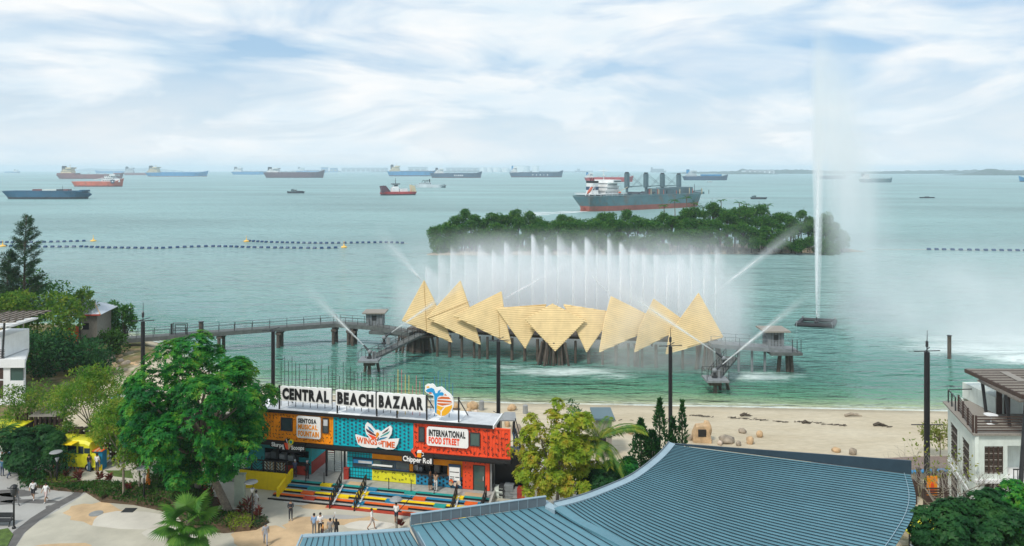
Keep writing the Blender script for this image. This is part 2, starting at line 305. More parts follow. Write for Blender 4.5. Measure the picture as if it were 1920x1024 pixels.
    rr = N(t, 'ShaderNodeMapRange'); rr.inputs[4].default_value = 0.7; L(t, f2.outputs[0], rr.inputs[0]); rd = N(t, 'ShaderNodeMapRange'); rd.inputs[1].default_value = 40; rd.inputs[2].default_value = 260; rd.inputs[3].default_value = 0.07; rd.inputs[4].default_value = 0.4; L(t, a1.outputs['Fac'], rd.inputs[0]); L(t, rd.outputs[0], rr.inputs[3]); L(t, rr.outputs[0], b.inputs['Roughness'])
    # waves in three sizes
    def wave(sx, sy, det, dist, prev=None, st=1.0):
        mq = N(t, 'ShaderNodeMapping'); mq.inputs['Scale'].default_value = (sx, sy, 1); mq.inputs['Rotation'].default_value = (0, 0, 0.12); L(t, g.outputs['Position'], mq.inputs[0])
        w = N(t, 'ShaderNodeTexNoise'); w.inputs['Scale'].default_value = 1; w.inputs['Detail'].default_value = det; w.inputs['Roughness'].default_value = 0.55; L(t, mq.outputs[0], w.inputs['Vector'])
        bn = N(t, 'ShaderNodeBump'); bn.inputs['Strength'].default_value = st; bn.inputs['Distance'].default_value = dist; L(t, w.outputs[0], bn.inputs['Height'])
        if prev: L(t, prev.outputs[0], bn.inputs['Normal'])
        return bn
    w1 = wave(0.10, 0.26, 3, 2.6, None, 1.0); w2 = wave(0.30, 0.85, 4, 1.9, w1, 1.0); w3 = wave(0.02, 0.06, 3, 6.0, w2, 0.9)
    L(t, w3.outputs[0], b.inputs['Normal'])
    me.materials.append(m); link('sea', me, None, 'structure')
sea()
def terrain():
    xs = np.concatenate([[-170, -150, -130], np.arange(-110, 80, 1.6), [90, 105, 125, 150]]); ds = np.concatenate([[-6, -4, -2], np.arange(-1, 34, 1.2), [38, 44, 52, 60, 70, 85, 110, 150]])
    X, D = np.meshgrid(xs, ds); Y = ys(X)-D; Z = np.interp(D, (-6, 0, 4, 12, 24, 30), (SEA-0.9, SEA, SEA+0.55, SEA+1.2, -0.25, 0.0))
    for k in range(Z.size):
        i, j = divmod(k, Z.shape[1]); d = D[i, j]
        if 0.5 < d < 30: Z[i, j] += 0.10*mn.noise((X[i, j]*0.3, Y[i, j]*0.3, 0))+0.05*mn.noise((X[i, j]*1.1, Y[i, j]*1.1, 3))
        if X[i, j] < -50 and d > 2: Z[i, j] += 1.0*math.exp(-((d-8)/7)**2)*min(1, (-50-X[i, j])/6)
    v = np.stack([X.ravel(), Y.ravel(), Z.ravel()], 1); ny, nx = X.shape
    i = np.arange(nx-1)[None, :]+nx*np.arange(ny-1)[:, None]; q = np.stack([i, i+nx, i+nx+1, i+1], -1).reshape(-1, 4)
    me = bpy.data.meshes.new('ground'); me.from_pydata(v.tolist(), [], q.tolist()); me.update()
    g_ = np.clip((-50-X.ravel())/8, 0, 1)*np.clip((D.ravel()-3)/4, 0, 1); g_ = np.maximum(g_, np.clip((D.ravel()-31)/3, 0, 1)*(np.abs(X.ravel())*0+1)*0.8)
    at = me.attributes.new('grown', 'FLOAT', 'POINT'); at.data.foreach_set('value', g_.astype(np.float32))
    at = me.attributes.new('shore', 'FLOAT', 'POINT'); at.data.foreach_set('value', D.ravel().astype(np.float32))
    m, t, b, o = newmat('beach sand'); b.inputs['Roughness'].default_value = 0.9; b.inputs['Specular IOR Level'].default_value = 0.2
    g = N(t, 'ShaderNodeNewGeometry'); a = N(t, 'ShaderNodeAttribute', attribute_name='grown'); a1 = N(t, 'ShaderNodeAttribute', attribute_name='shore')
    def nz(s, d=5, sc=(1, 1, 1)):
        mq = N(t, 'ShaderNodeMapping'); mq.inputs['Scale'].default_value = sc; L(t, g.outputs['Position'], mq.inputs[0])
        n = N(t, 'ShaderNodeTexNoise'); n.inputs['Scale'].default_value = s; n.inputs['Detail'].default_value = d; n.inputs['Roughness'].default_value = 0.65; L(t, mq.outputs[0], n.inputs['Vector']); return n
    na = nz(0.12, 7, (.5, 1.6, 1)); r = N(t, 'ShaderNodeValToRGB'); e = r.color_ramp.elements; e[0].position = 0.3; e[0].color = (0.44, 0.37, 0.255, 1); e[1].position = 0.7; e[1].color = (0.57, 0.505, 0.38, 1); L(t, na.outputs[0], r.inputs[0])
    nb = nz(1.7, 6, (0.6, 1.5, 1)); mr = N(t, 'ShaderNodeMapRange'); mr.inputs[1].default_value = 0.3; mr.inputs[2].default_value = 0.7; mr.inputs[3].default_value = 0.86; mr.inputs[4].default_value = 1.1; L(t, nb.outputs[0], mr.inputs[0])
    mu = N(t, 'ShaderNodeMix', data_type='RGBA', blend_type='MULTIPLY'); mu.inputs[0].default_value = 1; L(t, r.outputs[0], mu.inputs[6]); L(t, mr.outputs[0], mu.inputs[7])
    # wet rim by the water
    wt = N(t, 'ShaderNodeMapRange'); wt.inputs[1].default_value = 0.4; wt.inputs[2].default_value = 2.6; wt.inputs[3].default_value = 0.72; wt.inputs[4].default_value = 1; L(t, a1.outputs['Fac'], wt.inputs[0])
    mw = N(t, 'ShaderNodeMix', data_type='RGBA', blend_type='MULTIPLY'); mw.inputs[0].default_value = 1; L(t, mu.outputs[2], mw.inputs[6]); L(t, wt.outputs[0], mw.inputs[7])
    # grass and litter
    nc = nz(0.5, 6); r2 = N(t, 'ShaderNodeValToRGB'); e = r2.color_ramp.elements; e[0].position = 0.35; e[0].color = (0.07, 0.095, 0.025, 1); e[1].position = 0.65; e[1].color = (0.23, 0.16, 0.085, 1); L(t, nc.outputs[0], r2.inputs[0])
    mg = N(t, 'ShaderNodeMix', data_type='RGBA'); nd = nz(0.35, 5)
    gm = N(t, 'ShaderNodeMath', operation='MULTIPLY_ADD'); L(t, nd.outputs[0], gm.inputs[0]); gm.inputs[1].default_value = 1.6; 
    sb = N(t, 'ShaderNodeMath', operation='SUBTRACT'); L(t, a.outputs['Fac'], sb.inputs[0]); sb.inputs[1].default_value = 1.0; L(t, sb.outputs[0], gm.inputs[2])
    cl = N(t, 'ShaderNodeMapRange'); cl.inputs[1].default_value = 0.35; cl.inputs[2].default_value = 0.7; L(t, gm.outputs[0], cl.inputs[0]); L(t, cl.outputs[0], mg.inputs[0]); L(t, mw.outputs[2], mg.inputs[6]); L(t, r2.outputs[0], mg.inputs[7])
    L(t, mg.outputs[2], b.inputs['Base Color'])
    bn = N(t, 'ShaderNodeBump'); bn.inputs['Strength'].default_value = 0.5; bn.inputs['Distance'].default_value = 0.12; L(t, nb.outputs[0], bn.inputs['Height']); L(t, bn.outputs[0], b.inputs['Normal'])
    me.materials.append(m); me.polygons.foreach_set('use_smooth', [True]*len(me.polygons)); link('beach', me, None, 'structure')
terrain()
# ================================================================ plaza
mm_('paving', (0.45, 0.425, 0.345), 0.85, var=0.16, scale=0.35, bump=0.15, bscale=6, detail=8); mm_('pavinggrey', (0.36, 0.355, 0.335), 0.85, var=0.12, scale=0.5, bump=0.15, bscale=6, detail=8)
mm_('pavingtan', (0.52, 0.37, 0.215), 0.85, var=0.22, scale=0.5, detail=8); mm_('pavingdark', (0.115, 0.11, 0.105), 0.8, var=0.2); mm_('soil', (0.10, 0.065, 0.035), 0.95, var=0.4, scale=2, bump=0.6)
mm_('lawn', (0.07, 0.12, 0.02), 0.95, var=0.4, scale=2, bump=0.8, bscale=9); mm_('roadbrown', (0.22, 0.16, 0.135), 0.85, var=0.15); mm_('pavingpale', (0.56, 0.53, 0.46), 0.85, var=0.14, scale=0.4, detail=8)
def patch(name, uv, m, z, z0=None):
    pts = [P(u, v, z) for u, v in uv]
    return structure(name, MB().slab([(p.x, p.y) for p in pts], (-0.3 if z0 is None else z0), z), M[m])
structure('plaza', MB().slab([(-60, 38), (8, 38), (8, 78.5), (-60, 78.5)], -0.5, 0.03), M['paving'])
def wob(u, v, ru, rv, n, j, s):
    r_ = random.Random(s); return [(u+ru*(1+r_.uniform(-j, j))*math.cos(2*math.pi*i/n), v+rv*(1+r_.uniform(-j, j))*math.sin(2*math.pi*i/n)) for i in range(n)]
patch('pavement', [(-60, 868), (20, 872), (60, 884), (120, 905), (165, 922), (130, 945), (85, 970), (50, 995), (20, 1040), (-160, 1040)], 'pavinggrey', 0.034, 0.0)
band = [(160, 920), (150, 930), (110, 952), (75, 975), (45, 1000), (20, 1040)]
patch('pavement_band', band+[(u-14-(i*1.5), v-3) for i, (u, v) in enumerate(band)][::-1], 'pavingdark', 0.038, 0.0)
for i, a in enumerate([(30, 925, 38, 7), (60, 940, 60, 4), (5, 935, 30, 12), (100, 951, 14, 4)]):
    patch('pavement_inlay', wob(*a, 14, 0.2, i), 'pavingdark', 0.0375, 0.0)
for i, a in enumerate([(180, 962, 55, 20), (600, 948, 40, 8), (580, 985, 45, 16), (505, 1010, 70, 24), (120, 1030, 70, 12), (660, 975, 50, 10)]):
    patch('plaza_stain', wob(*a, 18, 0.18, i+20), 'pavingtan', 0.034+0.0006*i, 0.0)
for i, a in enumerate([(245, 975, 80, 18), (330, 1000, 60, 14), (690, 985, 50, 9), (560, 940, 30, 7)]):
    patch('plaza_slab', wob(*a, 10, 0.15, i+40), 'pavingpale', 0.042+0.0006*i, 0.0)
patch('plaza_stain', wob(640, 969, 45, 4, 14, 0.2, 77), 'pavinggrey', 0.046, 0.0)
patch('path', [(60, 872), (300, 872), (345, 886), (430, 905), (520, 935), (470, 950), (400, 925), (330, 905), (250, 898), (180, 893), (110, 890)], 'paving', 0.048, 0.0)
# planting beds
patch('planting_bed', [(35, 893), (60, 880), (110, 888), (178, 908), (160, 922), (100, 916), (45, 903)], 'soil', 0.12)
patch('planting_bed', [(158, 920), (185, 905), (250, 905), (330, 915), (420, 935), (400, 960), (330, 962), (250, 945), (190, 940)], 'soil', 0.12)
patch('planting_bed', [(330, 962), (400, 955), (470, 955), (505, 978), (480, 992), (420, 998), (350, 990)], 'soil', 0.12)
patch('lawn', [(-40, 1000), (15, 990), (25, 1002), (5, 1040), (-60, 1050)], 'lawn', 0.08)
patch('lawn', [(196, 882), (245, 882), (250, 897), (215, 893)], 'lawn', 0.07)
# round drain covers
for u, v, nm in ((180, 963, 'round steel manhole cover in the stained ochre paving'), (242, 957, 'small dark square drain grate beside the hedge')):
    c = P(u, v, 0.04); t_ = MB().lathe((c.x, c.y, 0.035), [(0.55, 0), (0.55, 0.03), (0.25, 0.035), (0.0, 0.04)], 18) if u == 180 else MB().box(c.x-.5, c.x+.5, c.y-.4, c.y+.4, 0.0, 0.07)
    one('manhole_cover' if u == 180 else 'drain_grate', nm, 'cover', t_, M['grey'] if u == 180 else M['darksteel'], (c.x, c.y, 0.03))
# ================================================================ far shores
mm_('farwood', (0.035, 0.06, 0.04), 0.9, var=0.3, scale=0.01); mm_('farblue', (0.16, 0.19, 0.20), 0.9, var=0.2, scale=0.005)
def ridge(name, u0, u1, Y, prof, seed, m, depth=300, n=90, rough=0.35):
    mb = MB(); rings = []
    for i in range(n+1):
        u = u0+(u1-u0)*i/n; h = np.interp(u, [p[0] for p in prof], [p[1] for p in prof])*Y/F
        h *= 1+rough*mn.noise((i*0.35, seed, 0))+rough*0.6*mn.noise((i*1.1, seed, 5)); h = max(h, 0.8); x = (u-960)*Y/F
        rings.append([(x, Y, SEA-1), (x, Y+depth*.08, SEA+h*0.55), (x, Y+depth*.4, SEA+h), (x, Y+depth, SEA-1)])
    return structure(name, mb.loft(rings), M[m], smooth=True)
ridge('headland', 1265, 1560, 5600, [(1265, 0.6), (1300, 3), (1390, 5), (1400, 9), (1440, 6), (1480, 8), (1560, 6.5)], 1, 'farwood')
ridge('headland', 1560, 1960, 5500, [(1560, 6), (1640, 4), (1740, 6), (1830, 7), (1960, 7)], 2, 'farwood')
ridge('headland', 1806, 1990, 4000, [(1806, 0.7), (1835, 2.5), (1868, 6), (1872, 12), (1894, 12.5), (1900, 8), (1990, 8)], 3, 'farwood', rough=0.15)
ridge('headland', 690, 1100, 8800, [(690, 0.5), (720, 2), (760, 2.5), (900, 3), (1020, 2), (1100, .6)], 4, 'farwood')
ridge('headland', 500, 720, 9600, [(500, 0.8), (560, 2), (720, 2)], 5, 'farwood')
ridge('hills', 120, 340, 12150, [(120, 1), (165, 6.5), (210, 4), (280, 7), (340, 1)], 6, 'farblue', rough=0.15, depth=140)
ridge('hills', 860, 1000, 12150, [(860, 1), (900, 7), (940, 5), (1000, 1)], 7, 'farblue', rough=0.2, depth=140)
ridge('headland', 1360, 1460, 5000, [(1360, 1), (1385, 4), (1440, 3), (1460, 1)], 8, 'farwood')
def farbuild(name, label, cat, u0, u1, v0, v1, Y, m, kind='box', group=None):
    a, b = Q(u0, v1, Y), Q(u1, v0, Y); r = (b.x-a.x)/2; c = ((a.x+b.x)/2, Y+r, SEA)
    mb = MB()
    if kind == 'tank':
        t = thing(name, label, cat, c, group=group); h = b.z-SEA
        MB().lathe(c, [(r, 0), (r, h*0.9)], 20).build('shell', M[m], t); MB().lathe(c, [(r*1.02, h*0.9), (r*.6, h*.97), (r*.05, h)], 20).build('roof', M['lightgrey'], t)
        if u1-u0 > 25:
            t2 = letters('S', 'letter', M['grey'], t, c[0]+r*0.25, SEA+h*0.3, h*0.4, c[1]-r*0.985, 1.0, 0.9)
        return t
    t = thing(name, label, cat, c, group=group); h = b.z-SEA; k = max(2, int((u1-u0)/9))
    MB().box(a.x, b.x, Y, Y+r*0.8, SEA-1, SEA+h*.92).build('wall', M[m], t)
    MB().box(a.x-4, b.x+4, Y-4, Y+r*.8+4, SEA+h*.92, SEA+h).build('roof', M['grey'], t)
    for i in range(k):
        x0 = a.x+(b.x-a.x)*(i+0.15)/k; x1 = a.x+(b.x-a.x)*(i+0.85)/k
        MB().box(x0, x1, Y-1.5, Y-0.2, SEA+h*.2, SEA+h*.7).build('window', M['grey'], t)
    return t
# ================================================================ lettering
_GL = {}
def glyph(ch, offset=0.0):
    k = (ch, offset)
    if k not in _GL:
        cu = bpy.data.curves.new('glyph', 'FONT'); cu.body = ch; cu.size = 1; cu.offset = offset; cu.resolution_u = 3
        o = bpy.data.objects.new('glyph', cu); col.objects.link(o); dg = bpy.context.evaluated_depsgraph_get()
        me = bpy.data.meshes.new_from_object(o.evaluated_get(dg)); vs = [tuple(v.co) for v in me.vertices]; fs = [tuple(p.vertices) for p in me.polygons]
        bpy.data.objects.remove(o); bpy.data.curves.remove(cu); bpy.data.meshes.remove(me)
        x0 = min(v[0] for v in vs); x1 = max(v[0] for v in vs); _GL[k] = ([(v[0]-x0, v[1]) for v in vs], fs, x1-x0)
    return _GL[k]
def letters(text, name, m, parent, x, z, h, y, width=None, depth=0.03, bold=0.0, gap=0.12, slope=0.0, joined=False, arc=0.0):
    """letters of height h in the frame's x-z plane, facing -y; x, z is the lower left corner"""
    cap = 0.70; gl = []; adv = 0
    for ch in text:
        if ch == ' ': adv += 0.26; gl.append(None); continue
        vs, fs, w = glyph(ch, bold); gl.append((vs, fs, adv)); adv += w+gap*cap
    adv -= gap*cap; sx = (width/adv) if width else h/cap; sz = h/cap; big = MB()
    for g in gl:
        if not g: continue
        mb = big if joined else MB(); vs, fs, a = g
        def pt(q, yy):
            X = (q[0]+a)*sx; return (x+X, yy, z+q[1]*sz+X*slope+arc*((X/(adv*sx)-0.5)**2))
        n = len(vs); mb.add([pt(q, y) for q in vs]+[pt(q, y+depth) for q in vs], fs+[tuple(i+n for i in f[::-1]) for f in fs])
        ec = {}
        for f in fs:
            for i in range(len(f)):
                e = (f[i], f[(i+1) % len(f)]); k = tuple(sorted(e)); ec[k] = None if k in ec else e
        b0 = len(mb.v)-2*n
        for e in ec.values():
            if e: mb.f.append((b0+e[1], b0+e[0], b0+n+e[0], b0+n+e[1])); mb.mi.append(mb.cm)
        if not joined: mb.build(name, m, parent, fix=False)
    if joined: return big.build(name, m, parent, fix=False)
# ================================================================ ships in the anchorage
for k, c in dict(sh_blue=(0.012, 0.20, 0.42), sh_navy=(0.02, 0.055, 0.11), sh_maroon=(0.09, 0.028, 0.04), sh_brown=(0.20, 0.06, 0.055), sh_orange=(0.55, 0.12, 0.06), sh_deep=(0.01, 0.085, 0.16), sh_grey=(0.095, 0.185, 0.205),
                 sh_boot=(0.40, 0.12, 0.09), sh_cream=(0.62, 0.52, 0.33), sh_white=(0.72, 0.73, 0.72), sh_dkgreen=(0.03, 0.06, 0.055), sh_dark=(0.03, 0.035, 0.045), sh_red=(0.42, 0.035, 0.03), sh_pale=(0.5, 0.55, 0.57), sh_crane=(0.10, 0.16, 0.18), sh_lightblue=(0.03, 0.24, 0.38)).items():
    mm_(k, c, 0.55, var=0.22, scale=0.08, streak=0.75 if k in ('sh_grey', 'sh_brown', 'sh_boot', 'sh_orange') else 0.12, streakcol=(0.20, 0.11, 0.07), sscale=(0.06, 0.06, 0.05), smin=0.5 if k == 'sh_grey' else 0.55)
FL = 'ships anchored in the strait'
def ship(name, label, cat, us, ub, v, fb, hullm, bootm='sh_boot', boot=0.25, beam=0.16, bowup=0.5, poop=0.0, group=FL, vb=None, rake=0.03, transom=0.7):
    """us/ub: photo columns of stern and bow; v (and vb) waterline rows; fb freeboard in pixels"""
    a = P(us, v, SEA); b = P(ub, vb or v, SEA); d = b-a; Ln = d.length; px = a.y/F
    fr = Frame(a, math.atan2(d.y, d.x)); t = thing(name, label, cat, (0, 0, 0), fr, group); fbm = fb*px; B = Ln*beam/2
    def half(u, hi):
        st = transom+(1-transom)*min(1, u/0.12) if hi else 0.25+0.75*min(1, u/0.2)**0.6
        bw = 1 if u < 0.80 else max(0.03, (1-((u-0.80)/0.2)**2.2)) if hi else (1 if u < 0.72 else max(0.02, 1-((u-0.72)/0.25)**1.5 if u < .97 else 0.02))
        return B*min(st, bw)
    def zt(u): return fbm*(1+bowup*max(0, (u-0.86)/0.14)**1.3+(poop if u < 0.16 else 0)*(1 if u < .14 else 0.5))
    T = [0, .03, .08, .14, .18, .3, .5, .7, .8, .86, .9, .94, .97, .99, 1]; up = []; lo = []; zb = fbm*boot
    for u in T:
        h1, h0 = half(u, True), half(u, False); x1 = u*Ln; x0 = Ln*(0.035*(1-u/.14) if u < .14 else 0)+u*Ln-(Ln*rake*max(0, (u-.8)/.2))
        hm_ = h0+(h1-h0)*boot; xm = x0+(x1-x0)*boot
        up.append([(x1, -h1, zt(u)), (xm, -hm_, zb), (xm, hm_, zb), (x1, h1, zt(u))]); lo.append([(xm, -hm_, zb), (x0, -h0*.9, -2), (x0, h0*.9, -2), (xm, hm_, zb)])
    MB().loft(up).build('hull', M[hullm], t, smooth=False); MB().loft(lo).build('lower_hull', M[bootm], t)
    # bulwark rail
    mb = MB()
    for s in (-1, 1): mb.path([(u*Ln, s*half(u, True)*.985, zt(u)+fbm*.05) for u in T], fbm*.035, 4)
    mb.build('bulwark', M[hullm], t)
    return dict(t=t, L=Ln, px=px, B=B, fb=fbm, zt=zt, half=half)
def bx(s, nm, x0, x1, z0, z1, w, m, y=0.0):
    """box from x fractions, z in pixels above the deck, width fraction of the beam"""
    px, B = s['px'], s['B']; zd = s['fb']
    return MB().box(x0*s['L'], x1*s['L'], y*B-w*B, y*B+w*B, zd+z0*px-(0.4 if z0 == 0 else 0), zd+z1*px).build(nm, M[m], s['t'])
def house(s, x0, x1, h, m='sh_white', tiers=3, funnel='sh_dark', fun=True, mast=True, w=.8, flip=False):
    px = s['px']; L_ = s['L']; zd = s['fb']; n = tiers
    for i in range(n):
        k = i/n; a = x0+(x1-x0)*(0.12*i if not flip else 0.05*i); b = x1-(x1-x0)*(0.04*i if not flip else 0.12*i)
        hs = bx(s, 'deckhouse', a, b, h*i/n*0.8, h*(i+1)/n*0.8, w*(1-.1*i), m)
        for sd in (-1, 1):
            nw = max(3, int((b-a)*L_/3.5)); mb = MB(); yy = sd*s['B']*w*(1-.1*i)
            for j in range(nw):
                xa = L_*(a+(b-a)*(j+.25)/nw); xb = L_*(a+(b-a)*(j+.75)/nw); mb.box(xa, xb, yy-(.06 if sd < 0 else .0), yy+(.06 if sd > 0 else 0), zd+px*h*.8*(i+.45)/n, zd+px*h*.8*(i+.8)/n)
            mb.build('window_band', M['glass'], hs, kind='stuff')
    br = bx(s, 'bridge', x1-(x1-x0)*.45, x1-(x1-x0)*.02, h*.8, h, 1.0*w+.15, m)
    MB().box(L_*(x1-(x1-x0)*.02)-.1, L_*(x1-(x1-x0)*.02)+.12, -s['B']*.8, s['B']*.8, zd+px*h*.88, zd+px*h*.95).build('window_band', M['glass'], br)
    if fun:
        f = bx(s, 'funnel', x0+(x1-x0)*.1, x0+(x1-x0)*.36, h*.5, h*1.12, .3, funnel); bx(s, 'funnel_cap', x0+(x1-x0)*.12, x0+(x1-x0)*.34, h*1.12, h*1.2, .26, 'sh_dark')
    if mast:
        xm = L_*(x1-(x1-x0)*.3); mb = MB().tube((xm, 0, zd+px*h), (xm, 0, zd+px*h*1.45), px*.35, px*.2, 5).bar((xm, -s['B']*.4, zd+px*h*1.25), (xm, s['B']*.4, zd+px*h*1.25), px*.25); mb.build('mast', M[m], s['t'])
def deckgear(s, x0, x1, m='sh_dark', pipes=True, posts=5, fore=True):
    px, L_, zd = s['px'], s['L'], s['fb']
    if pipes:
        mb = MB()
        for y in (-.15, 0, .15): mb.bar((x0*L_, y*s['B'], zd+px*.9), (x1*L_, y*s['B'], zd+px*.9), px*.5)
        for i in range(10): x = L_*(x0+(x1-x0)*(i+.5)/10); mb.box(x-px*.3, x+px*.3, -s['B']*.25, s['B']*.25, zd-.2, zd+px*.7)
        mb.build('deck_pipes', M[m], s['t'], kind='stuff')
    for i in range(posts):
        x = L_*(x0+(x1-x0)*(i+.5)/posts); MB().tube((x, 0, zd), (x, 0, zd+px*(2.2+1.2*(i % 2))), px*.3, px*.2, 5).bar((x, 0, zd+px*(2+1.2*(i % 2))), (x+px*4, 0, zd+px*(2.6+1.2*(i % 2))), px*.25).build('derrick', M[m], s['t'])
    if fore: x = L_*.95; MB().tube((x, 0, zd), (x, 0, zd+px*5), px*.3, px*.15, 5).build('foremast', M['sh_pale'], s['t'])
def sidemarks(s, x0, x1, n, z0, z1, k):
    for i in range(n):
        a = s['L']*(x0+(x1-x0)*(i+.5-k/2)/n); b = a+s['L']*(x1-x0)*k/n
        MB().plate([(a, s['fb']*z0), (b, s['fb']*z0), (b-(b-a)*.2*(i % 2), s['fb']*z1), (a+(b-a)*.2*(i % 2), s['fb']*z1)], -s['B']*1.01-.15, -s['B']*1.0+.3).build('hull_lettering', M['sh_white'], s['t'])
# -- left side
s = ship('tanker', 'tiny blue ship at the far left under the hazy horizon', 'ship', 9, 38, 324.5, 2.2, 'sh_lightblue'); house(s, .6, .85, 4, tiers=2); bx(s, 'hatch', .1, .5, 0, .8, .6, 'sh_lightblue')
s = ship('barge', 'long dark blue barge carrying red and white containers on deck', 'barge', 14, 172, 373, 14, 'sh_deep', 'sh_dark', .28, beam=.2, bowup=-.45, rake=.05, transom=.95, group=None)
L_, px, zd = s['L'], s['px'], s['fb']
bx(s, 'coaming', .02, .93, 0, 1.6, .93, 'sh_deep')
for i, (a, b, m) in enumerate(((.32, .43, 'sh_brown'), (.435, .60, 'sidewhite'), (.605, .68, 'sh_dark'), (.685, .74, 'sh_brown'))): bx(s, 'container', a, b, 1.6, 4.2, .4, m)
MB().tube((L_*.655, 0, zd), (L_*.655, 0, zd+px*11), px*.4, px*.25, 6).build('mast', M['sh_dark'], s['t']); bx(s, 'winch', .88, .95, 1.4, 3, .5, 'sh_deep')
s = ship('tanker', 'brown tanker with cream bridge aft, behind the orange offshore vessel', 'tanker', 109, 232, 335.5, 7.5, 'sh_brown', 'sh_brown', .2); house(s, .05, .24, 14, 'sh_cream'); deckgear(s, .27, .9, 'sh_brown'); bx(s, 'forecastle', .86, .97, 0, 3.2, .5, 'sh_brown'); bx(s, 'poop', .02, .30, 0, 3.5, .85, 'sh_brown')
s = ship('offshore_vessel', 'orange offshore supply vessel with white bridge forward and round emblem', 'supply vessel', 138, 232, 350, 9, 'sh_orange', 'sh_brown', .22, beam=.2, bowup=.7, group=None); house(s, .62, .88, 14, 'sh_white', 3, flip=True, fun=False); L_, px, zd, B = s['L'], s['px'], s['fb'], s['B']
bx(s, 'bow_block', .80, .95, 0, 6, .6, 'sh_white'); em = MB(); x, z, y = L_*.83, zd*1.1, -B*1.02
for r, yy in ((3.6, 0),): em.add([(x+r*px*math.cos(i*math.pi/8), y, z+r*px*math.sin(i*math.pi/8)) for i in range(16)], [tuple(range(16))])
em.build('emblem', M['sh_navy'], s['t'], fix=False); e2 = MB(); e2.add([(x+px*1.8*a, y-.08, z+px*1.8*b) for a, b in ((0, -1), (1, 0), (0, 1), (-1, 0))], [(0, 1, 2, 3)]); e2.build('emblem_diamond', M['sh_white'], s['t'], fix=False)
for i in range(9): bx(s, 'side_panel', .16+i*.068, .20+i*.068, -6, -3, .03, 'sh_orange', y=-.99)
MB().tube((L_*.58, -B*.2, zd), (L_*.58, -B*.2, zd+px*8), px*.9, px*.7, 6).bar((L_*.58, -B*.2, zd+px*7), (L_*.42, -B*.2, zd+px*4), px*.8).build('crane', M['sh_white'], s['t'])
s = ship('bulk_ship', 'far low blue ship between the brown tanker and the horizon', 'ship', 245, 178, 325, 3.6, 'sh_blue', 'sh_blue', beam=.12); house(s, .02, .1, 5, tiers=2)
s = ship('bulk_ship', 'far grey ship with pale tall house, half hidden by the bright blue tanker', 'ship', 232, 305, 328.5, 4, 'sh_brown', 'sh_brown', beam=.12); house(s, .03, .26, 10, 'sh_pale', 3)
s = ship('tanker', 'bright blue tanker with cream house aft, lying left of the far blue tanker', 'tanker', 275, 391, 331, 7, 'sh_blue', 'sh_boot', .14); house(s, .03, .2, 11, 'sh_cream'); deckgear(s, .22, .9, 'sh_blue')
s = ship('tanker', 'far blue tanker half hidden behind the stern of the maroon tanker', 'tanker', 435, 512, 327.5, 5, 'sh_blue', 'sh_blue', .2); house(s, .04, .25, 8); deckgear(s, .27, .9)
s = ship('tanker', 'dark maroon tanker with white house aft', 'tanker', 496, 609, 333.5, 9.5, 'sh_maroon', 'sh_maroon', .2); house(s, .04, .25, 9); deckgear(s, .27, .9, 'sh_maroon')
s = ship('tanker', 'faint pale blue tanker behind the bow of the maroon tanker', 'tanker', 555, 612, 324, 3.4, 'sh_blue', 'sh_blue', .2); house(s, .05, .28, 6); deckgear(s, .3, .9)
s = ship('small_boat', 'small dark workboat alone on open water right of the maroon tanker', 'boat', 571, 538, 362.5, 3.2, 'sh_dark', 'sh_dark', .2, beam=.22, bowup=.2, group=None); house(s, .45, .75, 4.5, 'sh_grey', 1, fun=False); bx(s, 'cargo', .08, .4, 0, 1.2, .6, 'sh_dark')
# -- middle
s = ship('tanker', 'bright blue ship with cream house and maroon deck, behind the navy tanker', 'ship', 727, 822, 330.5, 8.5, 'sh_blue', 'sh_maroon', .2); house(s, .04, .24, 11, 'sh_cream', funnel='sh_dark'); bx(s, 'hatch', .26, .92, 0, 1.4, .8, 'sh_maroon')
s = ship('tanker', 'navy tanker with white letters along its side', 'tanker', 807, 904, 333.5, 8, 'sh_navy', 'sh_maroon', .22); house(s, .08, .26, 9); deckgear(s, .28, .9, 'sh_navy'); sidemarks(s, .46, .64, 5, .4, .72, .6)
s = ship('patrol_ship', 'white survey ship with open decks behind the red landing craft', 'ship', 777, 835, 352, 5, 'sh_pale', 'sh_pale', .2, beam=.16, bowup=.35, group=None); house(s, .15, .55, 5, 'sh_pale', 1, fun=False); bx(s, 'funnel', .47, .51, 0, 11, .2, 'sh_dark')
for x in (.3, .38, .44): MB().path([(s['L']*(x+.06*math.cos(a)), 0, s['fb']+s['px']*(3+6*math.sin(a))) for a in np.linspace(0, math.pi, 9)], s['px']*.5, 5).build('arch_frame', M['sh_dark'], s['t'])
s = ship('tender', 'small grey landing boat moored off the bow of the white survey ship', 'boat', 816, 836, 352, 3.4, 'sh_grey', 'sh_dark', .2, beam=.25, group=None); bx(s, 'cabin', .15, .4, 0, 1.5, .5, 'sh_pale')
s = ship('landing_craft', 'red landing craft with raised bow ramp, white house and grey stern gate', 'landing craft', 780, 712, 365.5, 6, 'sh_red', 'sh_dark', .35, beam=.24, bowup=-.2, vb=366.5, group=None); L_, px, zd, B = s['L'], s['px'], s['fb'], s['B']
bx(s, 'deckhouse', .25, .47, 0, 6, .6, 'sh_white'); bx(s, 'deckhouse', .5, .68, 0, 8, .7, 'sh_white'); bx(s, 'bridge', .5, .64, 8, 14, .4, 'sh_white'); bx(s, 'bridge_roof', .46, .68, 14, 15.6, .6, 'sh_dark')
for sd in (-1, 1): MB().box(.52*L_, .62*L_, sd*B*.41-.05, sd*B*.41+.05, zd+px*10.5, zd+px*13).build('window_band', M['glass'], s['t'])
MB().tube((.57*L_, 0, zd+px*15), (.57*L_, 0, zd+px*26), px*.6, px*.3, 6).bar((.57*L_, -2, zd+px*21), (.57*L_, 2, zd+px*21), px*.4).build('mast', M['sh_dark'], s['t'])
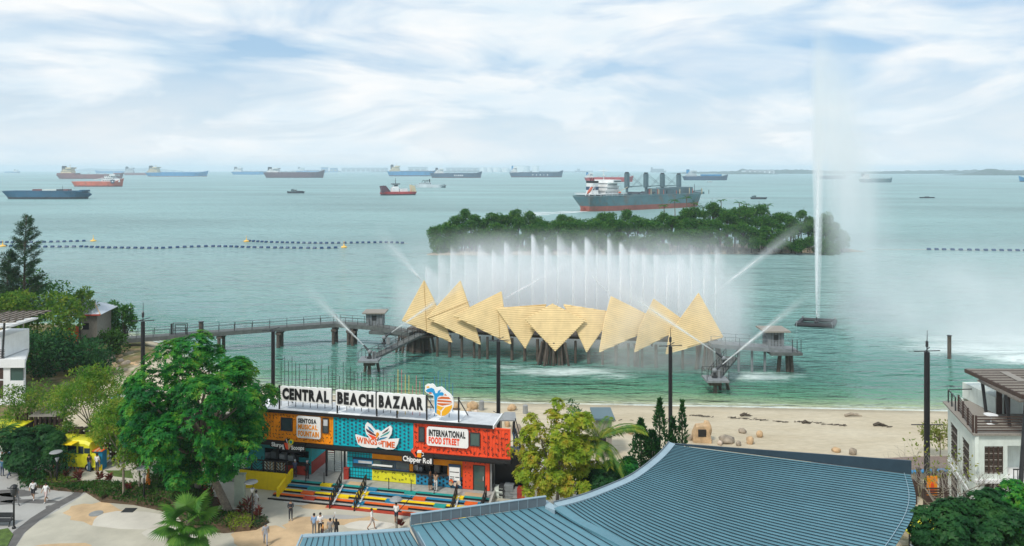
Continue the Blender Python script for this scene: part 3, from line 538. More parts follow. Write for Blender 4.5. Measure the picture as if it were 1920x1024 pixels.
for sd in (-1, 1): MB().plate([(.72*L_, zd), (.94*L_, zd), (.98*L_, zd+px*11), (.86*L_, zd+px*12), (.80*L_, zd+px*7)], sd*B*.8-.3, sd*B*.8+.3).build('bow_cheek', M['sh_maroon'], s['t'])
MB().plate([(.02*L_, zd), (.14*L_, zd), (.16*L_, zd+px*13), (.06*L_, zd+px*11)], -B*.8, B*.8).build('stern_gate', M['sh_cream'], s['t']); bx(s, 'ramp', .84, .96, 0, 10, .75, 'sh_maroon')
s = ship('gas_tanker', 'navy tanker with bow to the right, in front of the white storage tanks', 'tanker', 955, 1056, 332.5, 8.5, 'sh_navy', 'sh_maroon', .22); house(s, .03, .15, 11, funnel='sh_blue'); deckgear(s, .17, .95, 'sh_dkgreen'); sidemarks(s, .40, .74, 5, .42, .68, .22)
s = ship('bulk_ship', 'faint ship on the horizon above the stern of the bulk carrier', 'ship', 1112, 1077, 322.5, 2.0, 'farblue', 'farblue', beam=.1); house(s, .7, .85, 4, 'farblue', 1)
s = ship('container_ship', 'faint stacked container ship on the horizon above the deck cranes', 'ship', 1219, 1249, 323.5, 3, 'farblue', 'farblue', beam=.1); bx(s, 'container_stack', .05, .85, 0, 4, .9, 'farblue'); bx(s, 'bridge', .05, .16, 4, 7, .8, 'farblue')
s = ship('tanker', 'red tanker with blue funnel, partly hidden by the bulk carrier', 'tanker', 1096, 1188, 341, 7.5, 'sh_red', 'sh_red', .2); house(s, .02, .17, 9, 'sh_white', funnel='sh_blue'); deckgear(s, .2, .9, 'sh_red'); bx(s, 'forecastle', .85, .96, 0, 2.5, .5, 'sh_red')
s = ship('tanker', 'navy tanker with pale deck gear before the wooded headland, right of the cranes', 'tanker', 1280, 1365, 338, 7, 'sh_navy', 'sh_navy', .2); house(s, .06, .3, 11, 'sh_pale', funnel='sh_blue'); deckgear(s, .33, .9, 'sh_pale'); bx(s, 'deck_tank', .4, .85, 1, 4, .5, 'sh_blue')
s = ship('small_boat', 'tiny grey boat just below the bow of the navy tanker by the headland', 'boat', 1336, 1325, 341.8, 1.2, 'sh_pale', 'sh_dark', .2, beam=.3, group=None); bx(s, 'cabin', .2, .6, 0, 1, .6, 'sh_pale')
s = ship('small_boat', 'small dark boat trailing a wake beside the island treetops', 'boat', 1407, 1438, 373.5, 3, 'sh_dark', 'sh_dark', .2, beam=.22, bowup=.3, group=None); house(s, .1, .32, 4, 'sh_grey', 1, fun=False, mast=False); bx(s, 'cargo', .35, .85, 0, .8, .6, 'sh_grey')
# -- right side, seen through the spray
s = ship('tanker', 'spray-veiled tanker directly behind the tall water column', 'tanker', 1530, 1586, 336, 5.5, 'sh_navy', 'sh_navy', .2); house(s, .04, .2, 9); deckgear(s, .25, .9)
s = ship('tanker', 'spray-veiled ship right of the tall water column', 'ship', 1611, 1673, 342, 6, 'sh_grey', 'sh_navy', .2); house(s, .05, .3, 9); deckgear(s, .33, .9, 'sh_grey')
s = ship('small_boat', 'low dark boat alone on the water at the right', 'boat', 1724, 1753, 371.5, 1.8, 'sh_dark', 'sh_dark', .2, beam=.22, bowup=.1, group=None); bx(s, 'cabin', .35, .6, 0, 1.2, .5, 'sh_dark')
s = ship('tanker', 'blue ship cut by the right edge, with pale wheelhouse', 'ship', 1975, 1910, 341, 7, 'sh_blue', 'sh_navy', .25); house(s, .5, .8, 8, 'sh_cream', 2, flip=True)
# -- the bulk carrier
s = ship('bulk_carrier', 'grey and rust-red bulk carrier with four deck cranes behind the island', 'bulk carrier', 1090, 1316, 396.5, 27, 'sh_grey', 'sh_boot', .36, beam=.17, bowup=.22, vb=386, rake=.05, group=None, transom=.8)
t, L_, px, zd, B = s['t'], s['L'], s['px'], s['fb'], s['B']
s2 = dict(s)
bx(s, 'deckhouse', .10, .24, 0, 5, .72, 'sh_white'); bx(s, 'deckhouse', .125, .235, 5, 12, .62, 'sh_white'); bx(s, 'deckhouse', .14, .23, 12, 19, .58, 'sh_white'); bx(s, 'deckhouse', .15, .225, 19, 26, .52, 'sh_white')
br = bx(s, 'bridge', .165, .225, 26, 32, .85, 'sh_white'); MB().box(.2255*L_, .227*L_, -B*.75, B*.75, zd+px*28.5, zd+px*31).build('window_band', M['glass'], br)
for lv in (7, 14, 21, 28):
    for sd in (-1, 1):
        mb = MB(); w = (.62, .58, .52, .85)[(7, 14, 21, 28).index(lv)]; x0 = (.13, .145, .155, .17)[(7, 14, 21, 28).index(lv)]
        for j in range(9): xa = L_*(x0+(.222-x0)*j/9); mb.box(xa+.2, xa+.9, sd*B*w-.06, sd*B*w+.06, zd+px*lv, zd+px*(lv+2.2))
        mb.build('window_band', M['glass'], t, kind='stuff')
for lv, x0, x1, w in ((5, .02, .27, .85), (12, .115, .245, .72), (19, .135, .24, .66), (26, .145, .235, .6)):
    bx(s, 'deck_edge', x0, x1, lv-.4, lv+.2, w, 'sh_white'); mb = MB()
    for sd in (-1, 1):
        for k in (1.2, 2.4): mb.bar((x0*L_, sd*B*w, zd+px*(lv+k)), (x1*L_, sd*B*w, zd+px*(lv+k)), .12)
        for j in range(14): x = L_*(x0+(x1-x0)*j/13); mb.bar((x, sd*B*w, zd+px*lv), (x, sd*B*w, zd+px*(lv+2.4)), .12)
    mb.build('railing', M['sh_white'], t, kind='stuff')
for i in range(6): MB().box(L_*(.03+i*.042), L_*(.035+i*.042), -B*.84, -B*.80, zd-.3, zd+px*5).build('deck_pillar', M['sh_white'], t)
fu = MB().box(.06*L_, .10*L_, -B*.3, B*.3, zd, zd+px*26).build('funnel', M['sh_white'], t); MB().box(.058*L_, .102*L_, -B*.31, B*.31, zd+px*13, zd+px*19).build('funnel_band', M['sh_navy'], fu); MB().box(.059*L_, .101*L_, -B*.305, B*.305, zd+px*26, zd+px*30).build('funnel_cap', M['black'], fu)
for x in (.068, .08, .093): MB().tube((x*L_, 0, zd+px*30), ((x-.006)*L_, 0, zd+px*36), px*.9, px*.7, 7).build('exhaust_pipe', M['black'], fu)
MB().tube((.165*L_, 0, zd+px*26), (.165*L_, 0, zd+px*54), px*.8, px*.5, 7).bar((.145*L_, 0, zd+px*48), (.19*L_, 0, zd+px*48), px*.9).bar((.165*L_, -B*.5, zd+px*50), (.165*L_, B*.5, zd+px*50), px*.8).tube((.165*L_, 0, zd+px*40), (.165*L_, 0, zd+px*40.8), px*3, px*3, 8).build('radar_mast', M['sh_white'], t)
mb = MB()
for y in (-.25, .05): mb.bar((.005*L_, B*y-B*.35, zd+px*2), (.05*L_, B*y-B*.35, zd+px*22), px*.9)
mb.bar((.05*L_, -B*.6, zd), (.05*L_, -B*.6, zd+px*22), px*.8).bar((.05*L_, -B*.3, zd), (.05*L_, -B*.3, zd+px*22), px*.8).build('lifeboat_ramp', M['sh_white'], t)
MB().path([(L_*(.008+.035*k), -B*.45, zd+px*(6+13*k)) for k in (0, .2, .5, .8, 1)], [px*.8, px*2.4, px*2.8, px*2.4, px*.7], 8).build('lifeboat', M['sh_orange'], t, smooth=True)
MB().path([(L_*.21+px*k, -B*.9, zd+px*7.5) for k in (-4, -2, 0, 2, 4)], [px*.5, px*1.5, px*1.8, px*1.5, px*.5], 8).build('rescue_boat', M['sh_orange'], t, smooth=True)
MB().bar((.22*L_, -B*.8, zd+px*9), (.28*L_, -B*.8, zd+px*18), px*.7).build('davit', M['sh_cream'], t)
for i, x in enumerate((.345, .50, .64, .785)):
    c = (x*L_, 0, zd); cr_ = MB().lathe(c, [(px*2.6, 0), (px*2.6, px*14), (px*3.4, px*14.5), (px*3.4, px*15.5)], 12).build('crane', M['sh_crane'], t)
    hp = 44-i
    MB().box(c[0]-px*3.7, c[0]+px*3.7, -px*3.7, px*3.7, zd+px*15.5, zd+px*hp).build('crane_cab', M['sh_crane'], cr_)
    for sd in (-1, 1): MB().box(c[0]-px*2.6, c[0]+px*2.6, sd*px*2-px*.7, sd*px*2+px*.7, zd+px*hp, zd+px*(hp+2.6)).build('crane_head', M['sh_dark'], cr_)
    xe = (x+.125)*L_ if i < 3 else (x-.14)*L_
    if i < 3:
        MB().bar((c[0]+px*3, 0, zd+px*(17.5)), (xe, 0, zd+px*18.6), px*1.5).bar((c[0]+px*10, 0, zd+px*16.7), (c[0]+px*14, 0, zd+px*16.7), px*1.2).build('crane_jib', M['sh_crane'], cr_)
        mb = MB()
        for y in (-1.5, 1.5): mb.bar((xe, y*.6, zd+px*19), (c[0]+px*2, y, zd+px*(hp-1)), .16)
        for y in (-1, 1): mb.bar(((x+.14)*L_-px*2, y, zd+px*(hp-2)), (c[0]+px*16, y*.5, zd+px*18), .14)
        mb.build('crane_wire', M['sh_crane'], cr_)
for i in range(5):
    a = .36+i*.115; bx(s, 'hatch', a+.02, a+.10, 0, 3.5, .62, 'sh_crane'); MB().plate([(L_*(a+.02), zd+px*3.5), (L_*(a+.045), zd+px*7), (L_*(a+.05), zd+px*6.4), (L_*(a+.03), zd+px*3.5)], -B*.6, B*.6).build('hatch_cover', M['sh_dark'], t)
for a, b, hh in ((.545, .61, 13), (.62, .71, 13), (.665, .735, 14), (.74, .845, 15)): bx(s, 'hatch_cover', a, b, 2, hh, .55, 'sh_crane', y=-.1 if a != .665 else .3)
for i, (x, h) in enumerate(((.44, 13), (.455, 13), (.495, 12), (.51, 13), (.52, 12), (.655, 12), (.67, 9), (.785, 14), (.80, 14), (.815, 12), (.90, 12), (.965, 9), (.56, 11), (.70, 11))):
    MB().box(x*L_-px*.5, x*L_+px*.5, -B*.93-px*.5, -B*.93+px*.5, zd, zd+px*h).build('stanchion', M[('sh_boot', 'sh_cream', 'sh_grey')[i % 3]], t)
MB().tube((.93*L_, 0, zd), (.93*L_, 0, zd+px*21), px*.7, px*.4, 6).build('foremast', M['sh_dark'], t); bx(s, 'forecastle', .88, .97, 0, 4, .5, 'sh_grey'); MB().tube((.995*L_, 0, zd*1.2), (.995*L_, 0, zd*1.2+px*6), px*.4, px*.3, 5).build('flagstaff', M['sh_dark'], t)
MB().box(-.004*L_, .03*L_, -B*.04, B*.04, -1.5, px*7).build('rudder', M['sh_boot'], t)
w = MB()
for (u0, v0, u1, v1, ww) in ((1100, 396, 985, 403, 5), (1438, 372.5, 1300, 373, 1.0)):
    a, b = P(u0, v0, SEA), P(u1, v1, SEA); n = Vector((0, 1, 0)); w.slab([(a.x, a.y-ww*1.5), (a.x, a.y+ww*1.5), (b.x, b.y+ww*6), (b.x, b.y-ww*4)], SEA+0.004, SEA+0.05)
m, t_, b_, o_ = newmat('wake foam'); b_.inputs['Base Color'].default_value = (.75, .82, .82, 1); b_.inputs['Roughness'].default_value = .8
g_ = N(t_, 'ShaderNodeNewGeometry'); mq = N(t_, 'ShaderNodeMapping'); mq.inputs['Scale'].default_value = (.05, .4, 1); L(t_, g_.outputs['Position'], mq.inputs[0]); nn = N(t_, 'ShaderNodeTexNoise'); nn.inputs['Scale'].default_value = 1; nn.inputs['Detail'].default_value = 6; L(t_, mq.outputs[0], nn.inputs['Vector'])
rr_ = N(t_, 'ShaderNodeMapRange'); rr_.inputs[1].default_value = .42; rr_.inputs[2].default_value = .62; L(t_, nn.outputs[0], rr_.inputs[0]); L(t_, rr_.outputs[0], b_.inputs['Alpha'])
structure('wake', w, m)
# ---------------------------------------------------------------- shore installations
TK = 'white storage tanks on the far shore'
for u0, u1, v0, lb in ((899, 912, 313, 'leftmost low white storage tank on the far shore'), (913, 923, 313.5, 'narrow low white storage tank, second from the left on the far shore'), (924, 940, 313.5, 'broadest low white storage tank on the far shore'), (941, 955, 314, 'low white storage tank just left of the stern of the navy tanker')): farbuild('storage_tank', lb, 'tank', u0, u1, v0, 322, 8700, 'sh_white', 'tank', TK)
farbuild('storage_tank', 'tall wide white storage tank with a dark letter, behind the navy tanker', 'tank', 964, 994, 310, 322, 8300, 'sh_white', 'tank', TK)
farbuild('storage_tank', 'tall white storage tank standing alone at the right end of the row', 'tank', 998, 1011, 310.5, 322, 8300, 'sh_white', 'tank', TK)
farbuild('warehouse', 'blue block warehouse on the far shore right of the maroon tanker', 'building', 602, 614, 313.5, 322, 8700, 'sh_blue'); farbuild('warehouse', 'wider blue warehouse on the far shore, second right of the maroon tanker', 'building', 619, 632, 315, 322, 8700, 'sh_blue')
farbuild('terminal_hall', 'long pale terminal hall low on the far shore', 'building', 640, 722, 314.8, 322, 8900, 'sh_pale'); farbuild('terminal_hall', 'pale industrial block on the far shore above the survey ship', 'building', 765, 800, 313.5, 322, 8900, 'sh_pale')
farbuild('terminal_hall', 'pale hall on the far shore just left of the storage tanks', 'building', 836, 895, 314.5, 322, 8900, 'sh_pale')
farbuild('warehouse', 'white arched jetty hall on the far shore right of the headland', 'building', 1397, 1452, 318.5, 326.5, 5300, 'sh_white')
# ================================================================ floating barriers and buoys
def boom(label, uv, pitch, start=0.0, n=None):
    pts = [P(u, v, SEA) for u, v in uv]; t = thing('floating_boom', label, 'float line', pts[0], group='float lines across the lagoon')
    segs = [(pts[i+1]-pts[i]) for i in range(len(pts)-1)]; tot = sum(s.length for s in segs); s0 = start
    def at(d):
        for i, s in enumerate(segs):
            if d <= s.length or i == len(segs)-1: return pts[i]+s*(d/s.length), s.normalized()
            d -= s.length
    mb = MB()
    mb.path([p+Vector((0, 0, .12)) for p in pts], .10, 4); mb.build('rope', M['rope'], t)
    d = s0; proto = None
    while d < tot:
        p, dr = at(d); a = math.atan2(dr.y, dr.x); w = pitch*.5
        if proto is None:
            q = MB()
            q.path([(-w/2, 0, .18), (-w/2+.12, 0, .18), (w/2-.12, 0, .18), (w/2, 0, .18)], [.42, .62, .62, .42], 8); proto = q.mesh('float', M['float'])
        o = bpy.data.objects.new('float', proto); col.objects.link(o); o.parent = t; o.location = p-pts[0]; o.rotation_euler = (R(random.uniform(-6, 6)), 0, a+R(random.uniform(-5, 5)))
        KIDS.setdefault(t, []).append(o); d += pitch*random.uniform(.93, 1.07)
    return t
def rows(*a): return a
boom('far short line of dark blue floats ending at a yellow buoy behind the casuarina', [(-20, 455.5), (60, 455.5), (100, 454.5), (140, 453.5), (168, 452.5)], 2.55)
boom('near long line of dark blue floats waving between two yellow buoys', [(10, 462), (70, 464), (125, 464), (150, 463.5), (200, 465.5), (240, 466), (300, 466.5), (340, 464.5), (390, 463), (430, 463.5), (470, 465), (540, 466), (600, 466.5), (636, 465.5)], 2.75)
boom('far line of dark blue floats running from a yellow buoy into the spray', [(468, 453), (500, 455), (560, 456.5), (620, 457), (650, 456.5), (720, 455.5), (765, 457)], 2.5)
boom('line of dark blue floats at the far right beyond the low spit', [(1622, 468), (1700, 468.5), (1760, 469), (1830, 470), (1925, 471), (1990, 471)], 2.9, 24)
for u, v, lb in ((175, 452.5, 'yellow buoy ending the short far float line'), (5, 462.5, 'yellow buoy at the far left end of the long near float line'), (462, 453.5, 'yellow buoy starting the far float line in open water'), (645, 464.5, 'yellow buoy ending the long near float line')):
    c = P(u, v, SEA); t = thing('buoy', lb, 'buoy', c, group='yellow buoys on the float lines')
    MB().lathe(c, [(.55, -.3), (1.15, -.05), (1.2, .35), (.9, .6), (.25, .7)], 14).build('body', M['buoy'], t, smooth=False); MB().lathe(c, [(.38, .7), (.10, 1.6), (.07, 2.4)], 8).tube((c.x, c.y, c.z+2.4), (c.x, c.y, c.z+2.6), .18, .12, 8).build('mast', M['buoy'], t)
# ================================================================ jetty, stage and cannons
PD = 0.95                                          # deck height
def deck_path(t, pts, w, th=.45, name='deck'):
    for i in range(len(pts)-1): MB().bar((pts[i][0], pts[i][1], pts[i][2]-th/2), (pts[i+1][0], pts[i+1][1], pts[i+1][2]-th/2), w, th).build(name, M['pierdeck'], t)
def railing(t, pts, h=1.0, pitch=2.4, side=0, m='darksteel', r=.035, rails=(1.0, .55)):
    for i in range(len(pts)-1):
        a, b = Vector(pts[i]), Vector(pts[i+1]); d = b-a; n = max(1, round(d.length/pitch)); off = Vector((-d.y, d.x, 0)).normalized()*side
        for k in rails: MB().bar(a+off+Vector((0, 0, h*k)), b+off+Vector((0, 0, h*k)), r*1.3).build('handrail', M[m], t)
        for j in range(n+1): p = a+d*j/n+off; MB().bar(p, p+Vector((0, 0, h)), r*2).build('railing_post', M[m], t)
def pile(t, p, ztop, r=.22, lean=(0, 0), cap=True, m='pile'):
    MB().tube((p[0]+lean[0], p[1]+lean[1], SEA-1.2), (p[0], p[1], ztop), r*1.1, r, 8).build('pile', M[m], t)
j0, j1, j2, j3 = Q(225, 634, 123.5), Q(440, 618, 129.5), Q(632, 604, 134.5), Q(700, 609, 131.5)
JT = thing('jetty', 'long grey walkway jetty with thin railings, from the grassy mound to the stage', 'jetty', (j0.x, j0.y, SEA))
deck_path(JT, [j0, j1, j2, j3, Q(775, 622, 127)], 2.2, .7)
for s in (-1.05, 1.05): railing(JT, [j0, j1, j2, j3], 1.15, 2.7, s)
for u, k in ((330, 0), (415, .3), (525, .5), (628, .8), (656, .9), (664, .95)):
    pp = np.interp(u, (225, 440, 632, 700), (j0.y, j1.y, j2.y, j3.y)); q = Q(u, 610, pp)
    for s in (-.8, .8): pile(JT, (q.x+.12*s, q.y+s), .8, .28)
    MB().box(q.x-.45, q.x+.45, q.y-1.15, q.y+1.15, .05, .42).build('crosshead', M['pile'], JT)
g = Q(345, 625, 127); t = thing('gate', 'dark steel frame gate standing on the jetty walkway', 'gate', (g.x-1.6, g.y-1, 1.0)); gx = g.x-1.4
for a, b, c, d in ((0, 0, 0, 2.1), (2.4, 0, 2.4, 2.1), (0, 2.1, 2.4, 2.1), (0, .9, 2.4, .9), (.35, .2, .35, 1.85), (2.1, .2, 2.1, 1.85), (.35, 1.85, 2.1, 1.85), (.35, .2, 2.1, .2), (.35, 1.3, 2.1, 1.3), (-.35, 0, -.35, 2.0), (-.2, 0, -.2, 2.0)): MB().bar((gx+a, g.y-1, 1.0+b), (gx+c, g.y-1, 1.0+d), .11).build('gate_bar', M['darksteel'], t)
def sea_post(u, v0, v1, r, label, lamp=False):
    p = P(u, v1, SEA); z = H-(v0-HZ)*p.y/F; t = thing('mooring_pile', label, 'pile', p); MB().tube((p.x, p.y, SEA-1), (p.x, p.y, z), r, r, 10).build('shaft', M['pile'], t)
    MB().tube((p.x, p.y, z), (p.x, p.y, z+.12), r*1.25, r*1.25, 10).build('collar', M['darksteel'], t)
    if lamp: MB().bar((p.x-.9, p.y, z), (p.x+.9, p.y, z), .08).build('cross_arm', M['darksteel'], t)
sea_post(1780, 630, 673, .3, 'dark mooring pile standing alone in the water at the right'); sea_post(527, 621, 649, .3, 'dark pile with a cross arm in the water beside the black mast', True); sea_post(377, 604, 622, .42, 'thick short dark pile just beyond the jetty gate')
# huts
def hut(label, u0, u1, v0, v1, Y, eave):
    a, b = Q(u0, v1, Y), Q(u1, v0, Y); t = thing('pump_hut', label, 'hut', ((a.x+b.x)/2, Y+1.2, a.z)); h = b.z-a.z; w = b.x-a.x
    MB().box(a.x, b.x, Y, Y+2.6, a.z, b.z).build('wall', M['hutgrey'], t); MB().box(a.x-eave, b.x+eave, Y-eave, Y+2.6+eave, b.z, b.z+.22).build('roof', M['woodgrey'], t)
    for k in range(1, 5): x = a.x+w*k/5; MB().box(x-.03, x+.03, Y-.03, Y, a.z, b.z).build('seam', M['darksteel'], t)
    MB().box(a.x+w*.36, a.x+w*.64, Y-.05, Y-.0, a.z+h*.45, a.z+h*.82).build('vent', M['darksteel'], t)
hut('grey pump hut with flat eaves where the jetty meets the stage', 686, 717, 588, 612, 131, .55); hut('grey pump hut at the seaward end of the right-hand jetty', 1440, 1470, 622, 654, 115.5, .8)
# stage deck along an arc behind the sails
SD = [Q(u, 600, y) for u, y in ((770, 128.5), (830, 127), (900, 125), (980, 123), (1060, 122), (1140, 121), (1220, 120), (1300, 119), (1350, 118.5))]
ST = thing('stage_platform', 'long curved timber stage on piles under the golden slatted sails', 'stage', (SD[4].x, SD[4].y, SEA))
def dk(p, z): return Vector((p.x, p.y, z))
SD2 = [p+Vector((0, 2.2, 0)) for p in SD]
for i in range(len(SD)-1): MB().bar(dk(SD2[i], 1.55), dk(SD2[i+1], 1.55), 4.2, .4).build('deck', M['pile'], ST)
for u in (820, 843, 866, 889, 899, 914, 960, 984, 1008, 1020, 1079, 1104, 1130, 1155, 1178, 1191, 1196, 1204, 1230, 1280, 1307, 1330):
    vb = np.interp(u, (800, 900, 1000, 1100, 1200, 1300, 1350), (667, 672, 677, 682, 688, 692, 694)); p = P(u, vb, SEA); pile(ST, (p.x, p.y), 1.4, .2+.05*(u % 3 == 0), (.0, 0))
for c0, n, vb in ((1040, 11, 684), (782, 12, 660), (1333, 10, 692)):
    p = P(c0, vb, SEA)
    for k in range(n): x = p.x+(k-n/2)*.36*(1.3 if n > 11 else 1); y = p.y+.8*math.sin(k*2.3); MB().tube((x+(k-n/2)*.16, y, SEA-1), (x, y, 1.5), .2, .2, 8).build('pile', M['pile'], ST)
lp = P(782, 660, SEA); MB().lathe((lp.x, lp.y+1.5, SEA-1), [(2.0, 0), (2.0, 3.4), (3.6, 3.6), (3.6, 3.9)], 14).build('drum_base', M['pile'], ST)
MB().bar((j3.x, j3.y, PD-.3), (lp.x+2, lp.y+1, PD-.3), 3.6, .5).build('deck', M['pierdeck'], ST)
railing(ST, [Vector((j3.x+1, j3.y-1.6, PD)), Vector((lp.x-1.5, lp.y-1, PD))], 1.2, 1.3)
# golden slatted sails
def sail(label, uv, Yb, tilt, ribs, ang=0.0):
    """outline in pixels; plane leaning back from its lowest tip; slats clipped to the outline"""
    vb = max(v for u, v in uv); pts = []
    for u, v in uv:
        zc = H-(v-HZ)*Yb/F; zb = H-(vb-HZ)*Yb/F; y = Yb
        for _ in range(3): zc = H-(v-HZ)*y/F; y = Yb+(zc-zb)*tilt
        pts.append(Q(u, v, y))
    c = sum(pts, Vector())/len(pts); lo = min(pts, key=lambda p: p.z)
    t = thing('sail', label, 'sail', lo, group='golden slatted sails of the sea stage')
    nrm = (pts[1]-pts[0]).cross(pts[2]-pts[0]).normalized()
    if nrm.y > 0: nrm = -nrm
    e1 = Vector((1, 0, 0)); e1 = (e1-nrm*e1.dot(nrm)).normalized(); e2 = nrm.cross(e1).normalized()
    if e2.z < 0: e2 = -e2
    e1, e2 = e1*math.cos(ang)+e2*math.sin(ang), e2*math.cos(ang)-e1*math.sin(ang)
    q = [((p-c).dot(e1), (p-c).dot(e2)) for p in pts]; n = len(q); y0 = min(b for a, b in q); y1 = max(b for a, b in q); pitch = .29; mb = MB(); y = y0+.1
    while y < y1-.05:
        xs = []
        for i in range(n):
            (xa, ya), (xb, yb) = q[i], q[(i+1) % n]
            if (ya-y)*(yb-y) < 0: xs.append(xa+(xb-xa)*(y-ya)/(yb-ya))
        xs.sort()
        for k in range(0, len(xs)-1, 2):
            if xs[k+1]-xs[k] > .1: mb.bar(c+e1*xs[k]+e2*y+nrm*.06, c+e1*xs[k+1]+e2*y+nrm*.06, .06, .245, up=e2)
        y += pitch
    mb.build('slat', M['gold'], t, kind='stuff')
    bk = MB(); bk.add([p-nrm*.03 for p in pts], [tuple(range(n))]); bk.build('backing_mesh', M['goldback'], t, fix=False)
    for i in range(n): MB().bar(pts[i]-nrm*.08, pts[(i+1) % n]-nrm*.08, .12, .12).build('frame_bar', M['gold'], t)
    for a, b in ribs: MB().bar(Q_on(a, pts, uv)+nrm*.13, Q_on(b, pts, uv)+nrm*.13, .05, .05).build('rib', M['goldback'], t)
    MB().tube(c-nrm*.2, Vector((c.x, c.y+2.2, .5)), .14, .18, 6).build('strut', M['pile'], t)
def Q_on(uvp, pts, uv):
    n = (pts[1]-pts[0]).cross(pts[2]-pts[0]); o = Vector((0, 0, H)); d = Vector(((uvp[0]-960)/F, 1, -(uvp[1]-HZ)/F)); return o+d*((pts[0]-o).dot(n)/d.dot(n))
sail('far left golden sail, tall and narrow with its tip highest', [(795, 526), (812, 560), (848, 642), (754, 601)], 124.0, .25, [((795, 528), (800, 620))], -.25)
sail('second golden sail from the left, tall tip just above its neighbour', [(863, 527), (882, 582), (901, 646), (800, 596)], 122.5, .3, [((882, 565), (800, 598))], -.3)
sail('third golden sail from the left, broad with a blunt tip', [(940, 547), (946, 592), (958, 645), (850, 592)], 121.2, .3, [((935, 590), (937, 640))], -.25)
sail('fourth golden sail from the left, low and leaning left of the centre one', [(1024, 571), (1012, 600), (985, 653), (930, 578)], 120.4, .3, [], .05)
sail('broad central golden sail pointing straight down', [(1036, 570), (1098, 600), (1041, 658), (984, 598)], 118.2, .35, [], .0)
sail('golden sail just right of the central one, with a jagged top edge', [(1057, 571), (1152, 586), (1100, 660), (1072, 600)], 118.9, .35, [], .0)
sail('sixth golden sail, its tall tip rising before the spray-veiled tower', [(1146, 556), (1245, 606), (1124, 660), (1134, 600)], 118.2, .3, [], .25)
sail('seventh golden sail, right of the tower, veiled by spray', [(1226, 561), (1292, 608), (1190, 660), (1200, 612)], 117.2, .3, [], .3)
sail('far right golden sail, tall tip standing clear of the others', [(1310, 550), (1356, 632), (1249, 664), (1256, 626)], 116.2, .25, [], .25)
# cannon gangways
def cannon(label, p, aim):
    t = thing('water_cannon', label, 'water cannon', p, group='water cannons on the platforms'); p = Vector(p)
    MB().lathe(p, [(.42, 0), (.42, .25), (.2, .3), (.2, .8)], 10).build('pedestal', M['darksteel'], t); MB().ball(p+Vector((0, 0, 1.0)), .36, .36, .34, 10, 6).build('swivel', M['hutgrey'], t)
    a = Vector(aim).normalized(); MB().tube(p+Vector((0, 0, 1.0)), p+Vector((0, 0, 1.0))+a*1.4, .2, .12, 8).build('barrel', M['darksteel'], t); MB().box(p.x+.35, p.x+.95, p.y-.2, p.y+.3, p.z, p.z+1.0).build('control_box', M['hutgrey'], t)
    return p+Vector((0, 0, 1.0))+a*1.4
def gangway(label, uv, w, posts):
    pts = [Q(u, v, y) for u, v, y in uv]; t = thing('cannon_platform', label, 'platform', (pts[-1].x, pts[-1].y, SEA))
    for i in range(len(pts)-1): MB().bar(pts[i]-Vector((0, 0, .2)), pts[i+1]-Vector((0, 0, .2)), w, .32).build('walkway', M['pierdeck'], t)
    e = pts[-1]; MB().box(e.x-1.5, e.x+1.6, e.y-1.6, e.y+1.4, e.z-.3, e.z).build('platform_deck', M['hutgrey'], t)
    for x in (-1.45, 1.55):
        for y in (-1.5, 1.3): MB().bar((e.x+x, e.y+y, e.z), (e.x+x, e.y+y, e.z+1.25), .07).build('railing_post', M['darksteel'], t)
    for x in (-1.45, 1.55): MB().bar((e.x+x, e.y-1.5, e.z+1.2), (e.x+x, e.y+1.3, e.z+1.2), .05).build('handrail', M['darksteel'], t)
    MB().bar((e.x-1.45, e.y+1.3, e.z+1.2), (e.x+1.55, e.y+1.3, e.z+1.2), .05).build('handrail', M['darksteel'], t)
    MB().cbox((e.x, e.y, e.z-1.0), 1.7, 1.0, .7).build('crosshead', M['pile'], t)
    MB().tube((e.x, e.y-.3, SEA-1), (e.x, e.y-.3, e.z-.9), .28, .26, 8).build('pile', M['pile'], t)
    for sx_ in posts: MB().tube((e.x+sx_, e.y+1.6, SEA-1), (e.x+sx_*.7, e.y+1.0, e.z-.3), .24, .22, 8).build('pile', M['pile'], t)
    for s in (-w/2, w/2): railing(t, [pts[0], pts[-1]], 1.1, 1.5, s)
    return e
eL = gangway('left water cannon platform on crooked piles, joined to the stage by a sloping gangway', [(790, 624, 126), (760, 638, 121.5), (693, 672, 114)], 1.5, (-1.1, 1.3))
eR = gangway('right water cannon platform on piles nearest the beach', [(1372, 668, 113), (1352, 690, 108), (1340, 708, 104.5)], 1.7, (1.3, 2.6))
muz1 = cannon('water cannon at the tip of the left platform, firing up to the left', (eL.x, eL.y, eL.z), Vector((-.65, .25, .62)))
g2 = Q(720, 645, 117.5); muz2 = cannon('water cannon halfway along the left gangway, firing to the right', (g2.x, g2.y, g2.z), Vector((.72, .1, .5)))
muz3 = cannon('water cannon at the tip of the right platform, firing up to the right', (eR.x, eR.y, eR.z), Vector((.72, .15, .5)))
g4 = Q(1357, 685, 108.5); muz4 = cannon('water cannon on the right gangway, firing up to the left', (g4.x, g4.y, g4.z), Vector((-.75, .1, .55)))
